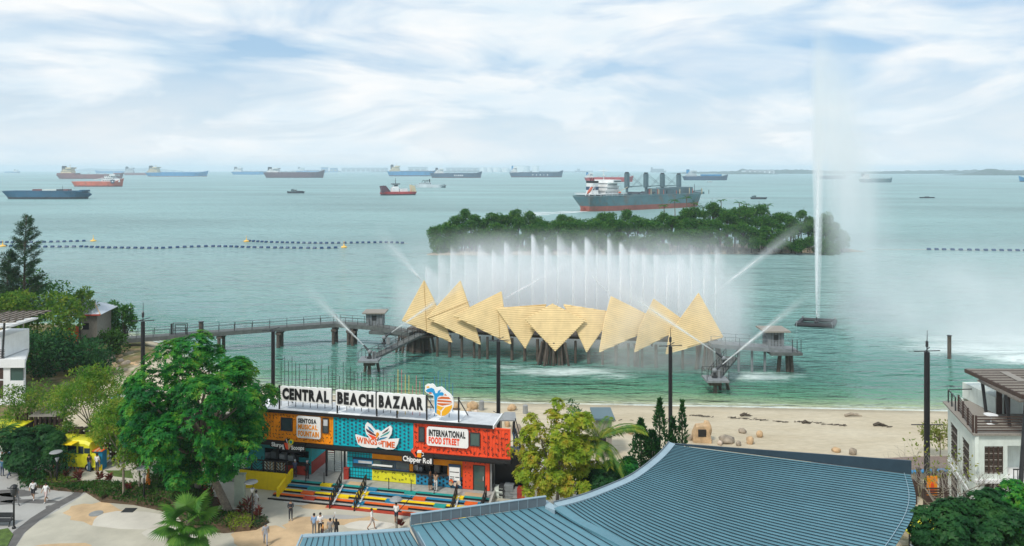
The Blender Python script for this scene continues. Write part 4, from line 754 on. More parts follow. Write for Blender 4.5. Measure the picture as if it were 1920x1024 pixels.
# right-hand jetty
RJ = thing('jetty', 'short grey jetty right of the sails, ending at a pump hut on splayed legs', 'jetty', (*Q(1400, 655, 115.5).xy, SEA)); a, b = Q(1330, 645, 115.8), Q(1490, 656, 115)
MB().bar(a, b, 2.6, .6).build('deck', M['hutgrey'], RJ)
for s in (-1.25, 1.25): railing(RJ, [a+Vector((0, 0, .3)), b+Vector((0, 0, .3))], 1.2, 2.0, s, 'hutgrey')
for u in (1385, 1410, 1434): q = P(u, 697, SEA); pile(RJ, (q.x, q.y), 1.2, .2, m='hutgrey')
for u, ln in ((1458, -.4), (1478, .2), (1486, .3)): q = P(u, 697, SEA); pile(RJ, (q.x-ln, q.y), 1.0, .3, (ln, 0))
MB().box(b.x-4.2, b.x+.6, b.y-1.7, b.y+1.9, b.z-.5, b.z-.1).build('platform_deck', M['pierdeck'], RJ)
for x in (-.9, -.2, .4): MB().bar((b.x+x, b.y-1.5, b.z), (b.x+x, b.y-1.5, b.z+1.9), .08).build('railing_post', M['darksteel'], RJ)
# control tower behind the spray
c0, c1 = Q(1088, 582, 140), Q(1148, 532, 140); t = thing('control_tower', 'grey two-storey control house behind the spray, above the middle sails', 'tower', ((c0.x+c1.x)/2, 142, SEA))
MB().box(c0.x, c1.x, 140, 145, c0.z-1, c0.z+2.4).build('lower_storey', M['hutgrey'], t); MB().box(c0.x+1.8, c1.x-1.2, 140.6, 144.5, c0.z+2.4, c1.z).build('upper_storey', M['hutgrey'], t)
MB().box(c0.x+1.2, c1.x-.6, 140, 145, c1.z, c1.z+.3).build('roof', M['woodgrey'], t)
for k in range(2): MB().box(c0.x+2.2+k*1.6, c0.x+3.4+k*1.6, 140.5, 140.6, c0.z+2.9, c1.z-.4).build('window', M['glass'], t)
for z in (1.1, .55): MB().bar((c0.x, 140.05, c0.z+2.4+z), (c1.x, 140.05, c0.z+2.4+z), .07).build('handrail', M['hutgrey'], t)
for k in range(7): x = c0.x+(c1.x-c0.x)*k/6; MB().bar((x, 140.05, c0.z+2.4), (x, 140.05, c0.z+3.5), .07).build('railing_post', M['hutgrey'], t)
for x in (c0.x+.5, (c0.x+c1.x)/2, c1.x-.5):
    for y in (140.5, 144.5): pile(t, (x, y), c0.z-1, .3)
# floating fountain barge
fb = [P(u, v, SEA+.3) for u, v in ((1494, 609), (1505, 599), (1566, 602), (1560, 612))]; FB = thing('fountain_raft', 'black floating pipe raft from which the tall water column rises', 'raft', (sum(p.x for p in fb)/4, sum(p.y for p in fb)/4, SEA), group=None)
for i in range(4):
    a, b = fb[i], fb[(i+1) % 4]; MB().tube(a, b, .42, .42, 10).build('pontoon_tube', M['black'] if i in (0, 2) or i == 3 else M['darksteel'], FB)
for p in fb: MB().tube(p+Vector((0, 0, -.3)), p+Vector((0, 0, .7)), .2, .2, 8).build('corner_post', M['hutgrey'], FB)
fc = P(1531, 605, SEA+.3); MB().bar(Vector((fb[0]+fb[1])/2), Vector((fb[2]+fb[3])/2), .2, .2).build('cross_beam', M['darksteel'], FB); MB().lathe(fc, [(.5, -.3), (.5, .2), (.15, .5), (.12, 1.1)], 10).build('nozzle', M['darksteel'], FB)
# tall black light masts
def mast(u, v0, v1, zb, label, w=.42, whip=True, low=None, yy=None):
    p = P(u, v1, zb); z = H-(v0-HZ)*p.y/F; t = thing('light_mast', label, 'mast', p, group='tall black masts along the beach'); 
    MB().lathe(p, [(w*.62, -.6), (w*.62, 0), (w*.5, .05), (w*.46, z-p.z)], 10).build('shaft', M['black'], t)
    MB().bar((p.x-1.15, p.y, z+.05), (p.x+1.15, p.y, z+.12), .07).bar((p.x-.5, p.y-.5, z+.1), (p.x+.5, p.y+.5, z+.3), .06).build('cross_arm', M['darksteel'], t)
    if whip: MB().tube((p.x, p.y, z), (p.x+.03, p.y, z+1.9), .05, .02, 5).build('whip_aerial', M['darksteel'], t); MB().lathe((p.x, p.y, z+.4), [(.06, 0), (.13, .1), (.13, .5), (.05, .6)], 6).build('lamp_head', M['darksteel'], t)
    if low: zz = H-(low-HZ)*p.y/F; MB().bar((p.x-1.4, p.y-.05, zz), (p.x+1.4, p.y-.05, zz), .07).bar((p.x-.5, p.y-.4, zz+.4), (p.x, p.y, zz), .06).build('lower_arm', M['darksteel'], t)
    MB().lathe(p, [(w*.9, 0), (w*.9, .9), (w*.55, 1.3)], 10).build('sleeve', M['wooddark'], t)
mast(268, 603, 860, 0, 'tall black mast left of the big green tree, with cross arms'); mast(512, 621, 850, 0, 'black mast without aerial, touching the big tree beside the rooftop sign', whip=False)
mast(934.5, 640, 868, -.2, 'tall black mast behind the right end of the red container', low=776, whip=False); mast(1257, 650, 868, -.2, 'tall black mast among the dark columnar shrubs', low=789); mast(1738, 660, 935, 0, 'tall black mast beside the white terrace house', w=.5, low=796)
# ================================================================ the container bazaar
TH = R(12.1); BO = Vector((-0.14, 64.5, 0)); BZ = Frame(BO, -TH)
def bz(u, v, y=0.0):
    """(s, z) on the bazaar's vertical plane y for photo pixel (u, v)"""
    k = (u-960)/F; s = (k*(BO.y+y*math.cos(TH))-BO.x-y*math.sin(TH))/(math.cos(TH)+k*math.sin(TH))
    Y = BO.y-s*math.sin(TH)+y*math.cos(TH); return s, H-(v-HZ)*Y/F
def bs(u, y=0.0): return bz(u, 0, y)[0]
TZ = 0.68; Z0, Z1 = 3.94, 6.56; LZ0, LZ1 = 0.72, 3.32; LY = 0.8
def corr(mb, x0, x1, y, z0, z1, d=.035, p=.28):
    n = max(2, round((x1-x0)/p)); pts = []
    for i in range(n):
        a = x0+(x1-x0)*i/n; w = (x1-x0)/n
        pts += [(a, y), (a+w*.35, y), (a+w*.5, y+d), (a+w*.85, y+d)]
    pts.append((x1, y))
    for (a, b), (c, e) in zip(pts, pts[1:]): mb.quad((a, b, z0), (c, e, z0), (c, e, z1), (a, b, z1))
    return mb
def container(label, x0, x1, y0, y1, z0, z1, m, xb=None):
    t = thing('shipping_container', label, 'container', ((x0+x1)/2, (y0+y1)/2, z0), BZ, 'shipping containers of the bazaar')
    corr(MB(), x0+.06, x1-.06, y0+.02, z0+.1, z1-.1).build('front_panel', M[m], t, fix=False)
    MB().box(x0+.03, (xb or x1)-.03, y0+.09, y1, z0+.05, z1-.02).build('body', M[m], t)
    mb = MB()
    for z in (z0, z1-.12): mb.box(x0, x1, y0, y0+.12, z, z+.12)
    mb.build('rail', M[m], t, kind='stuff'); 
    for x in (x0, x1-.09): MB().box(x, x+.09, y0-.004, y0+.1, z0+.003, z1-.003).build('corner_post', M[m], t)
    return t
def stroke(mb, pts, w, y):
    for (a, b), (c, d) in zip(pts, pts[1:]):
        dx, dz = c-a, d-b; l = math.hypot(dx, dz) or 1; nx, nz = -dz/l*w/2, dx/l*w/2
        mb.add([(a-nx, y, b-nz), (c-nx, y, d-nz), (c+nx, y, d+nz), (a+nx, y, b+nz)], [(0, 1, 2, 3)])
def confetti(t, x0, x1, z0, z1, y, kind, seed, avoid=(), step=.34, m='black', w=.05, sz=.2):
    r_ = random.Random(seed); mb = MB(); nx = int((x1-x0)/step); nz = max(1, int((z1-z0)/step))
    for i in range(nx):
        for j in range(nz):
            x = x0+(i+.5)*(x1-x0)/nx+r_.uniform(-.09, .09); z = z0+(j+.5)*(z1-z0)/nz+r_.uniform(-.09, .09)
            if any(a-.12 < x < b+.12 and c-.12 < z < d+.12 for a, b, c, d in avoid) or r_.random() < .12: continue
            a = r_.uniform(0, math.pi)
            if kind == 'dash': stroke(mb, [(x-sz/2*math.cos(a), z-sz/2*math.sin(a)), (x+sz/2*math.cos(a), z+sz/2*math.sin(a))], w, y)
            else:
                k = r_.choice((2, 3, 3, 4)); q = [(x+sz*(i2/(k)-.5)*1.3*math.cos(a)-(.07 if i2 % 2 else -.07)*math.sin(a), z+sz*(i2/(k)-.5)*1.3*math.sin(a)+(.07 if i2 % 2 else -.07)*math.cos(a)) for i2 in range(k+1)]
                stroke(mb, q, w, y)
    mb.build('printed_pattern', M[m], t, kind='stuff', fix=False)
def dots(t, x0, x1, z0, z1, y, px, pz, r, m, avoid=()):
    mb = MB(); i = 0; x = x0+px*.45
    while x < x1-r*.4:
        z = z0+(pz*.25 if i % 2 else pz*.75)
        while z < z1-r*.4:
            if not any(a < x < b and c < z < d for a, b, c, d in avoid): mb.add([(x+r*math.cos(k*math.pi/5), y, z+r*math.sin(k*math.pi/5)) for k in range(10)], [tuple(range(10))])
            z += pz
        x += px; i += 1
    mb.build('printed_pattern', M[m], t, kind='stuff', fix=False)
def window(t, u0, v0, u1, v1, y, m='glass', fm='darksteel', split=False):
    (a, c), (b, d) = bz(u0, v1, y), bz(u1, v0, y); f = MB(); w = .07
    f.box(a, b, y-.06, y+.05, c, c+w).box(a, b, y-.06, y+.05, d-w, d).box(a, a+w, y-.06, y+.05, c+w, d-w).box(b-w, b, y-.06, y+.05, c+w, d-w); o = f.build('window', M[fm], t)
    if split: MB().box(a+w, b-w, y-.02, y, (c+d)/2, d-w).build('pane', M['lightgrey'], o); MB().box(a+w, b-w, y-.02, y, c+w, (c+d)/2-.03).build('pane', M[m], o)
    else: MB().box(a+w, b-w, y-.02, y, c+w, d-w).build('pane', M[m], o)
    return (a, b, c, d)
def rrect(x0, x1, z0, z1, r, n=5):
    p = []
    for cx, cz, a0 in ((x1-r, z1-r, 0), (x0+r, z1-r, 90), (x0+r, z0+r, 180), (x1-r, z0+r, 270)):
        for k in range(n): a = R(a0+90*k/(n-1)); p.append((cx+r*math.cos(a), cz+r*math.sin(a)))
    return p
sA, sB, sC, sD = bs(440), bs(625), bs(775), 0.0
# orange, blue, red containers on the upper floor
t = container('orange container with black dashes on the upper floor', sA, sB-.02, 0, 2.44, Z0, Z1, 'orange')
w1 = window(t, 527, 784, 548, 807, -.03); w2 = window(t, 605, 785, 616, 812, -.03, split=True)
(a, c), (b, d) = bz(556, 820.5, -.2), bz(601, 783, -.2)
sgn = MB().plate(rrect(a, b, c, d, .2), -.2, -.08).build('signboard', M['signwhite'], t); wv = b-a; hh = d-c
letters('SENTOSA', 'letter', M['black'], sgn, a+wv*.07, c+hh*.70, hh*.19, -.225, wv*.76, .03, .045); letters('MUSICAL', 'letter', M['orange'], sgn, a+wv*.07, c+hh*.42, hh*.20, -.225, wv*.80, .03, .045); letters('FOUNTAIN', 'letter', M['orange'], sgn, a+wv*.07, c+hh*.10, hh*.22, -.225, wv*.86, .03, .045)
confetti(t, sA+.1, sB-.1, Z0+.12, Z1-.12, -.012, 'dash', 3, [w1, w2, (a, b, c, d)], .33, sz=.19)
t = container('turquoise container with black polka dots on the upper floor', sB+.02, sC-.02, 0, 2.44, Z0, Z1, 'teal')
dots(t, sB+.1, sC-.05, Z0+.1, Z1-.05, -.012, .385, .33, .095, 'sh_navy')
# winged bird signboard
def bzp(uv, y): return [bz(u, v, y) for u, v in uv]
def zz(x, z): return 640+x/12.8, 780+z/12.8
sb_ = MB().plate(bzp([zz(*p) for p in ((335, 450), (400, 465), (520, 505), (690, 540), (600, 440), (565, 300), (575, 215), (615, 155), (700, 210), (815, 345), (880, 340), (940, 385), (1060, 300), (1175, 230), (1220, 310), (1200, 440), (1120, 560), (1260, 555), (1385, 545), (1350, 680), (1290, 780), (1240, 805), (1100, 805), (980, 780), (880, 740), (840, 770), (640, 765), (480, 730), (400, 680), (350, 540))], -.25), -.25, -.12).build('signboard', M['signwhite'], t)
for m, p in (('bluestep', ((625, 240), (700, 290), (780, 385), (770, 400), (670, 330))), ('sh_maroon', ((585, 300), (700, 370), (830, 465), (815, 485), (690, 430), (610, 370))), ('red', ((630, 430), (740, 470), (830, 510), (820, 555), (740, 545), (680, 490))), ('orange', ((830, 430), (850, 395), (885, 400), (910, 450), (880, 480), (850, 540), (830, 510))),
             ('sh_maroon', ((1140, 295), (1110, 360), (1000, 425), (975, 420), (1060, 350))), ('tealstep', ((1165, 365), (1120, 430), (960, 500), (930, 495), (1060, 420))), ('bluestep', ((1110, 505), (1040, 545), (880, 590), (860, 600), (930, 530), (1020, 515))), ('sh_maroon', ((850, 600), (870, 540), (900, 500), (905, 520), (870, 600)))):
    MB().plate(bzp([zz(*q) for q in p], -.28), -.275, -.25).build('feather', M[m], sb_)
(a, c), (b, d) = bz(669, 833.5, -.28), bz(707, 824, -.28); letters('WINGS', 'letter', M['orangestep'], sb_, a, c+.16, .52, -.28, b-a, .03, .025, slope=-.03)
(a, c), (b, d) = bz(708, 834, -.28), bz(716, 831, -.28); letters('OF', 'letter', M['orangestep'], sb_, a+.05, c+.05, .18, -.28, b-a, .03, .02)
(a, c), (b, d) = bz(714, 839, -.28), bz(740, 829, -.28); letters('TIME', 'letter', M['orangestep'], sb_, a, c+.08, .52, -.28, b-a, .03, .025, slope=-.02)
t = container('red container with black squiggles on the upper floor', sC+.02, sD, 0, 2.44, Z0, Z1, 'red', xb=bs(916))
w1 = window(t, 785, 801, 796, 828, -.03); w2 = window(t, 881, 812, 900, 836, -.03, 'glassgreen')
(a, c), (b, d) = bz(800, 834, -.2), bz(878, 806, -.2); c -= .05
sgn = MB().plate(rrect(a, b, c, d, .2), -.2, -.08).build('signboard', M['signwhite'], t); wv = b-a; hh = d-c
letters('INTERNATIONAL', 'letter', M['black'], sgn, a+wv*.05, c+hh*.54, hh*.32, -.225, wv*.88, .03, .045); letters('FOOD STREET', 'letter', M['red'], sgn, a+wv*.05, c+hh*.14, hh*.32, -.225, wv*.74, .03, .045)
confetti(t, sC+.1, sD-.1, Z0+.12, Z1-.12, -.012, 'zig', 5, [w1, w2, (a, b, c, d)], .40, w=.045, sz=.24)
MB().box(bs(916)-.02, bs(916)+.06, .1, 2.4, Z0-.1, Z1-.02).build('end_panel', M['sh_navy'], t); MB().box(bs(916)+.07, sD-.01, .07, .14, Z0+.02, Z1-.02).build('screen_back', M['sh_navy'], t)
x = bs(914); MB().box(x-.015, x+.015, -.02, .0, Z0, Z1).build('panel_joint', M['brickred'], t)
# roof sheet, edge beams
t = thing('flat_roof', 'pale flat metal roof over the upper containers, edged in black', 'roof', (sD-10, 1.2, Z1), BZ); xr = bs(925)
for i in range(8): a = sA+(xr-sA)*i/8; MB().box(a+.01, a+(xr-sA)/8-.01, -.1, 3.2, Z1+.16, Z1+.22).build('roof_panel', M['lightgrey'] if i % 3 else M['white'], t)
MB().box(sA, xr, -.22, -.1, Z1-.02, Z1+.26).build('edge_beam', M['black'], t); MB().box(xr, xr+.1, -.2, 3.25, Z1-.0, Z1+.26).build('edge_beam', M['white'], t)
# steel frame between the floors
t = thing('steel_frame', 'black steel beam and posts between the two container floors', 'frame', (sC, .4, TZ), BZ)
MB().box(sA, sD+.05, -.15, .25, Z0-.32, Z0-.02).build('beam', M['black'], t); MB().box(sA, sD-.6, .25, LY+.3, LZ1+.02, Z0-.3).build('soffit', M['black'], t)
MB().box(sA, sD, LY+1.5, LY+2.4, LZ1-.2, Z0-.05).build('beam', M['darksteel'], t)
for u in (612, 646, 921): x = bs(u, LY); MB().box(x-.07, x+.07, LY-.05, LY+.1, TZ, Z0-.3).build('post', M['black'] if u != 921 else M['grey'], t)
# -------- lower stalls
def opening(t, x0, x1, z0, z1, y, depth=1.6, m='black'):
    """dark kitchen behind a serving hatch: back wall, shelf and kit"""
    MB().box(x0, x1, y+depth, y+depth+.06, z0-.5, z1+.2).build('back_wall', M['darksteel'], t)
    n = max(2, int((x1-x0)/.8))
    for i in range(n):
        a = x0+(x1-x0)*(i+.15)/n; w = (x1-x0)/n*.6; h = random.uniform(.25, .7)
        MB().box(a, a+w, y+depth*.45, y+depth*.8, z0-.3, z0-.3+h+.2).build('appliance', M[random.choice(('lightgrey', 'hutgrey', 'darksteel', 'woodgrey'))], t)
    MB().box(x0+.2, x1-.2, y+depth-.3, y+depth, z0+(z1-z0)*.6, z0+(z1-z0)*.63).build('shelf', M['lightgrey'], t)
t = thing('food_stall', 'turquoise drinks stall with a red counter and striped bar, left of the steps', 'stall', (bs(540, LY), LY+1, TZ), BZ)
x0, x1 = bs(462, LY), bs(583, LY); (oa, oz0), (ob, oz1) = bz(496, 866, LY), bz(579, 846.5, LY)
MB().box(x0, x1, LY, LY+.1, oz1, LZ1).build('fascia_panel', M['tealdark'], t); MB().box(x0, oa, LY, LY+.1, LZ0, oz1).build('wall', M['tealdark'], t); MB().box(ob, x1, LY, LY+.1, LZ0, oz1).build('wall', M['tealdark'], t)
xm = bs(538, LY); cz = bz(540, 866, LY)[1]
k = 0; x = oa
while x < xm-.05: MB().box(x, x+.16, LY-.02, LY+.06, LZ0+.1, cz).build('bar_board', M['sidewhite'] if k % 2 == 0 else M['pavingtan'], t); x += .17; k += 1
MB().box(oa, xm, LY-.2, LY+.3, cz, cz+.06).build('bar_top', M['black'], t)
MB().box(xm, ob, LY-.35, LY-.25, LZ0, cz-.12).build('counter_front', M['brickred'], t); MB().box(xm, ob, LY-.4, LY+.3, cz-.12, cz-.05).build('counter_top', M['wooddark'], t)
MB().box(xm+1.0, ob-.2, LY+.4, LY+.5, cz-.3, cz+.35).build('display_case', M['tealdark'], t)
opening(t, x0+.2, ob, cz, oz1, LY)
MB().box(x1-.08, x1, LY+.1, LY+3.4, TZ+1.15, LZ1).build('side_wall', M['teal'], t); MB().box(x1-.07, x1+.01, LY+.1, LY+3.4, TZ, TZ+1.15).build('side_plinth', M['brickred'], t)
MB().box(x0, x1, LY+3.4, LY+3.5, TZ, LZ1).build('back_wall', M['tealdark'], t); confetti(t, x0, oa, LZ0+.3, LZ1-.2, LY-.006, 'zig', 8, step=.5); confetti(t, xm, ob, LZ0+.1, cz-.25, LY-.356, 'zig', 9, step=.4)
# its lettered sign with a cup and a cone
yy = -.3; (a, c), (b, d) = bz(508, 842, yy), bz(571, 830, yy)
t = thing('stall_sign', 'black and white lettered drinks sign with a red cup and ice cream cone', 'sign', (a, yy, c), BZ)
MB().plate(bzp([(507, 829), (530, 829), (536, 823), (548, 826), (552, 835), (572, 835), (572, 847), (548, 850), (530, 844), (506, 837)], yy+.04), yy+.02, yy+.14).build('backing', M['black'], t)
a, c = bz(509, 836.5, yy); b = bs(532, yy); letters('Slurps', 'letter', M['signwhite'], t, a, c, .36, yy, b-a, .05, .03, .04, slope=-.02)
a, c = bz(529, 842.5, yy); b = bs(533.5, yy); letters('&', 'letter', M['signwhite'], t, a, c, .3, yy, b-a, .05, .03)
a, c = bz(546, 843, yy); b = bs(570, yy); letters('Scoops', 'letter', M['signwhite'], t, a, c, .36, yy, b-a, .05, .03, .04, slope=.05)
def zc(x, z): return 500+x/12.05, 815+z/12.05
MB().plate(bzp([zc(395, 185), (zc(505, 195)), zc(500, 335), zc(440, 325)], yy), yy-.04, yy+.06).build('cup', M['red'], t); MB().plate(bzp([zc(480, 195), zc(600, 185), zc(500, 345)], yy), yy-.05, yy+.05).build('cone', M['pavingtan'], t)
a, c = bz(*zc(552, 165), yy); MB().tube((a, yy-.06, c), (a, yy+.04, c), .24, .24, 14).build('scoop', M['lime'], t); MB().tube((a, yy-.065, c), (a, yy+.0, c), .15, .15, 14).build('lime_slice', M['tealstep'], t)
MB().bar((*bz(*zc(470, 190), yy)[:1], yy, bz(*zc(470, 190), yy)[1]), (bz(*zc(440, 95), yy)[0], yy, bz(*zc(440, 95), yy)[1]), .05).build('straw', M['signwhite'], t)
# gate in the gap
yy = LY+1.2; (a, c), (b, d) = bz(614, 882, yy), bz(640, 841, yy); t = thing('gate', 'black and white barred gate between the two food stalls', 'gate', ((a+b)/2, yy, TZ), BZ)
MB().box(a-.06, a, yy, yy+.06, TZ, d).build('gate_post', M['black'], t); MB().box(b, b+.06, yy, yy+.06, TZ, d).build('gate_post', M['black'], t); xm = (a+b)/2; zm = (TZ+d)/2
for i in range(6): z = zm+(d-zm)*(i+.5)/6; MB().box(a, xm-.03, yy+.01, yy+.04, z-.035, z+.035).build('gate_slat', M['brickred'] if i > 2 else M['sidewhite'], t); z = TZ+(zm-TZ)*(i+.5)/6; MB().box(xm+.03, b, yy+.01, yy+.04, z-.035, z+.035).build('gate_slat', M['sidewhite'], t)
for i in range(5): x = a+(xm-a)*(i+.5)/5; MB().box(x-.035, x+.035, yy+.01, yy+.04, TZ+.05, zm).build('gate_slat', M['sidewhite'], t); x = xm+(b-xm)*(i+.5)/5; MB().box(x-.035, x+.035, yy+.01, yy+.04, zm, d).build('gate_slat', M['sidewhite'], t)
MB().box(xm-.03, xm+.03, yy, yy+.05, TZ, d).build('gate_bar', M['black'], t)
# second stall: grid tiles, yellow squiggles, polka dots, red end with a door
t = thing('food_stall', 'long patterned snack stall with serving windows right of the gate', 'stall', (bs(780, LY), LY+1, TZ), BZ)
xa, xb, xc, xd, xe, xf, xg = (bs(u, LY) for u in (651, 698, 780, 840, 867, 918, 768)); zt = bz(700, 858, LY)[1]; zl = bz(740, 883, LY)[1]; zl2 = bz(800, 893, LY)[1]
ztop = LZ1; zo = 2.62
MB().box(xa, xb, LY, LY+.1, LZ0, ztop).build('wall', M['teal'], t)
mb = MB()
for i in range(1, 9): x = xa+(xb-xa)*i/9; mb.box(x-.02, x+.02, LY-.008, LY, LZ0, ztop)
for i in range(1, 8): z = LZ0+(ztop-LZ0)*i/8; mb.box(xa, xb, LY-.012, LY-.006, z-.02, z+.02)
mb.build('printed_pattern', M['black'], t, kind='stuff')
MB().box(xb, xe, LY-.02, LY+.1, zo, ztop).build('fascia_panel', M['orange'], t)
MB().box(xb, xc, LY-.02, LY+.1, LZ0, LZ0+1.05).build('counter_front', M['lime'], t); confetti(t, xb+.05, xc-.05, LZ0+.08, LZ0+1.0, LY-.03, 'zig', 12, step=.34, w=.035, sz=.16)
MB().box(xc, xe, LY-.02, LY+.1, LZ0, LZ0+1.0).build('counter_front', M['bluestep'], t); dots(t, xc+.05, xe, LZ0+.05, LZ0+1.0, LY-.03, .34, .36, .1, 'black')
MB().box(xg, xg+.32, LY-.02, LY+.1, LZ0+1.05, zo).build('pillar', M['orange'], t); MB().box(xd-.02, xe, LY-.02, LY+.1, LZ0+1.0, zo).build('pillar', M['orange'], t)
MB().box(xb, xc, LY-.2, LY+.25, LZ0+1.05, LZ0+1.12).build('counter_top', M['black'], t); MB().box(xc, xd, LY-.25, LY+.25, LZ0+1.0, LZ0+1.07).build('counter_top', M['darksteel'], t)
# long glazed serving window with a dark frame
wa = bs(662, LY); 
for i in range(4):
    a = wa+(xg-wa)*i/4; b = wa+(xg-wa)*(i+1)/4; f = MB().box(a, b, LY-.12, LY-.04, zo-.02, zo+.06).box(a, b, LY-.12, LY-.04, LZ0+1.12, LZ0+1.2).box(a, a+.06, LY-.118, LY-.04, LZ0+1.2, zo-.02).build('window', M['sh_navy'], t); MB().box(a+.06, b, LY-.08, LY-.06, LZ0+1.2, zo-.02).build('pane', M['glass'] if i != 1 else M['glassgreen'], f)
MB().box(wa+.1, wa+2.0, LY-.16, LY-.12, zo-.42, zo-.08).build('menu_strip', M['sh_blue'], t); MB().box(wa+.6, wa+1.9, LY-.18, LY-.16, zo-.37, zo-.15).build('menu_strip', M['lightgrey'], t); MB().box(wa+1.9, xg-1.6, LY-.16, LY-.10, LZ0+1.38, LZ0+1.52).build('price_strip', M['signwhite'], t)
MB().box(xa+.1, xb-.2, LY-.1, LY, LZ0+.05, LZ0+.12).build('skirting', M['black'], t); opening(t, xg+.3, xd, LZ0+1.1, zo, LY)
MB().box(xe, xf, LY-.03, LY+.1, 2.92, ztop).build('wall', M['red'], t); (da, dz0), (db, dz1) = bz(887, 921, LY), bz(910, 874, LY)
MB().box(xe, da, LY-.03, LY+.1, LZ0, 2.92).build('wall', M['red'], t); MB().box(db, xf, LY-.03, LY+.1, LZ0, 2.92).build('wall', M['red'], t)
confetti(t, xe, da-.05, LZ0+.1, ztop-.1, LY-.04, 'dash', 15, step=.36, sz=.16); confetti(t, da, xf, 2.95, ztop-.05, LY-.04, 'dash', 16, step=.3, sz=.16)
dr = MB().box(da, da+.07, LY-.04, LY+.08, TZ, 2.92).box(db-.07, db, LY-.04, LY+.08, TZ, 2.92).box(da+.07, db-.07, LY-.04, LY+.08, 2.84, 2.92).build('door', M['black'], t); MB().box(da+.07, db-.07, LY+.0, LY+.04, TZ, 2.84).build('pane', M['glassgreen'], dr); MB().box(db-.2, db-.14, LY-.1, LY-.03, 1.6, 1.95).build('handle', M['lightgrey'], dr)
MB().box(xa, xf, LY+.12, LY+3.2, ztop-.05, ztop).build('ceiling', M['darksteel'], t); MB().box(xa, xf, LY+3.1, LY+3.2, TZ, ztop).build('back_wall', M['hutgrey'], t); MB().box(xa, xa+.1, LY+.1, LY+3.1, TZ, ztop).build('side_wall', M['lightgrey'], t); MB().box(xf-.1, xf, LY+.1, LY+3.1, TZ, ztop).build('side_wall', M['black'], t); MB().box(xa, xg+.2, LY+1.4, LY+1.46, TZ, ztop).build('partition', M['darksteel'], t)
for i in range(5): a = xb+i*.9; MB().box(a, a+.6, LY+.5, LY+1.1, LZ0+.9, LZ0+1.3+.2*(i % 3)).build('appliance', M[('lightgrey', 'white', 'hutgrey')[i % 3]], t)
# menu board
yy = LY-.3; (a, c), (b, d) = bz(841, 899, yy), bz(864, 872, yy); t = thing('menu_board', 'white menu poster with blue border and food pictures between hatch and red wall', 'poster', (a, yy, c), BZ)
MB().box(a, b, yy, yy+.05, c-.55, d).build('board', M['sh_navy'], t); MB().box(a+.07, b-.1, yy-.01, yy, c-.05, d-.25).build('sheet', M['signwhite'], t)
for i, (z, w, x) in enumerate(((.30, .75, .1), (.62, .35, .12), (.62, .33, .55), (.75, .35, .12))): MB().box(a+(b-a)*x, a+(b-a)*(x+w), yy-.018, yy-.01, d-.25-(d-c)*z-.05, d-.25-(d-c)*z+.02).build('text_line', M['black'], t, kind='stuff')
for x, z, r_, m in ((.22, -.16, .2, 'orangestep'), (.2, -.32, .19, 'pavingtan'), (.55, -.38, .17, 'rockpale'), (.82, -.2, .2, 'rockpale'), (.95, -.4, .06, 'white')): MB().tube((a+(b-a)*x, yy-.03, c+z), (a+(b-a)*x, yy, c+z), r_, r_, 10).build('food_picture', M[m], t)
# lettered snack sign with a beer mug and a lobster
yy = -.25; (a, c), (b, d) = bz(755, 868, yy), bz(810, 855, yy); t = thing('stall_sign', 'black sign with white serif letters, a beer mug and a lobster claw', 'sign', (a, yy, c), BZ)
MB().plate(rrect(a-.1, b+.1, c-.05, d+.12, .15), yy+.03, yy+.15).build('backing', M['black'], t); letters('Chipper Roll', 'letter', M['signwhite'], t, a+.02, c+.2, .44, yy, b-a-.06, .04, .022, .05, slope=-.03)
def zm_(x, z): return 680+x/5.12, 800+z/5.12
MB().plate(bzp([zm_(528, 240), zm_(540, 228), zm_(565, 238), zm_(562, 296), zm_(524, 290)], yy), yy-.06, yy+.06).build('mug', M['orange'], t); MB().plate(bzp([zm_(524, 238), zm_(532, 225), zm_(566, 228), zm_(568, 248), zm_(524, 250)], yy), yy-.09, yy+.03).build('foam_head', M['signwhite'], t); x, z = bz(*zm_(568, 266), yy); MB().path([(x, yy, z+.15), (x+.16, yy, z+.1), (x+.16, yy, z-.1), (x, yy, z-.15)], .035, 5).build('mug_handle', M['signwhite'], t)
MB().plate(bzp([zm_(464, 215), zm_(478, 235), zm_(480, 210), zm_(496, 196), zm_(492, 225), zm_(510, 205), zm_(514, 225), zm_(500, 250), zm_(522, 290), zm_(508, 292), zm_(484, 258), zm_(466, 240)], yy), yy-.05, yy+.05).build('lobster', M['red'], t)
# dark undercroft on the right
t = thing('storage_bay', 'black-clad storage bay under the right end of the red container', 'storage', (bs(950, .9), 1.2, 0), BZ)
x0, x1 = bs(920, LY), bs(988, LY); MB().box(x0, x1, LY+1.6, LY+1.7, 0, Z0-.3).build('back_wall', M['black'], t); MB().box(x1-.1, x1, LY-.2, LY+1.6, 0, Z0-.4).build('side_wall', M['black'], t)
(a, c), (b, d) = bz(984, 945, LY-.3), bz(1008, 905, LY-.3); MB().box(a, b+.3, LY-.3, LY-.15, 0, 2.3).build('end_wall', M['concrete'], t)
for i, (u, w, h, m) in enumerate(((928, 1.0, .9, 'sidewhite'), (936, .8, 1.1, 'darksteel'), (946, 1.1, 1.2, 'hutgrey'), (957, .9, .9, 'grey'), (970, 1.2, 1.0, 'brickred'))):
    x = bs(u, LY+.5); one('crate', ('pale upright box at the foot of the black storage bay, nearest the steps', 'dark crate in the black storage bay', 'grey slatted crate in the middle of the storage bay', 'grey low crate in the storage bay', 'red crate at the right end of the storage bay')[i], 'crate', MB().box(x, x+w*.75, LY+.3, LY+1.0, 0, h).box(x+.03, x+w*.75-.03, LY+.25, LY+.3, h*.2, h*.35).box(x+.03, x+w*.75-.03, LY+.25, LY+.3, h*.6, h*.75), M[m], (x+w*.37, LY+.65, 0), BZ, 'crates in the storage bay')
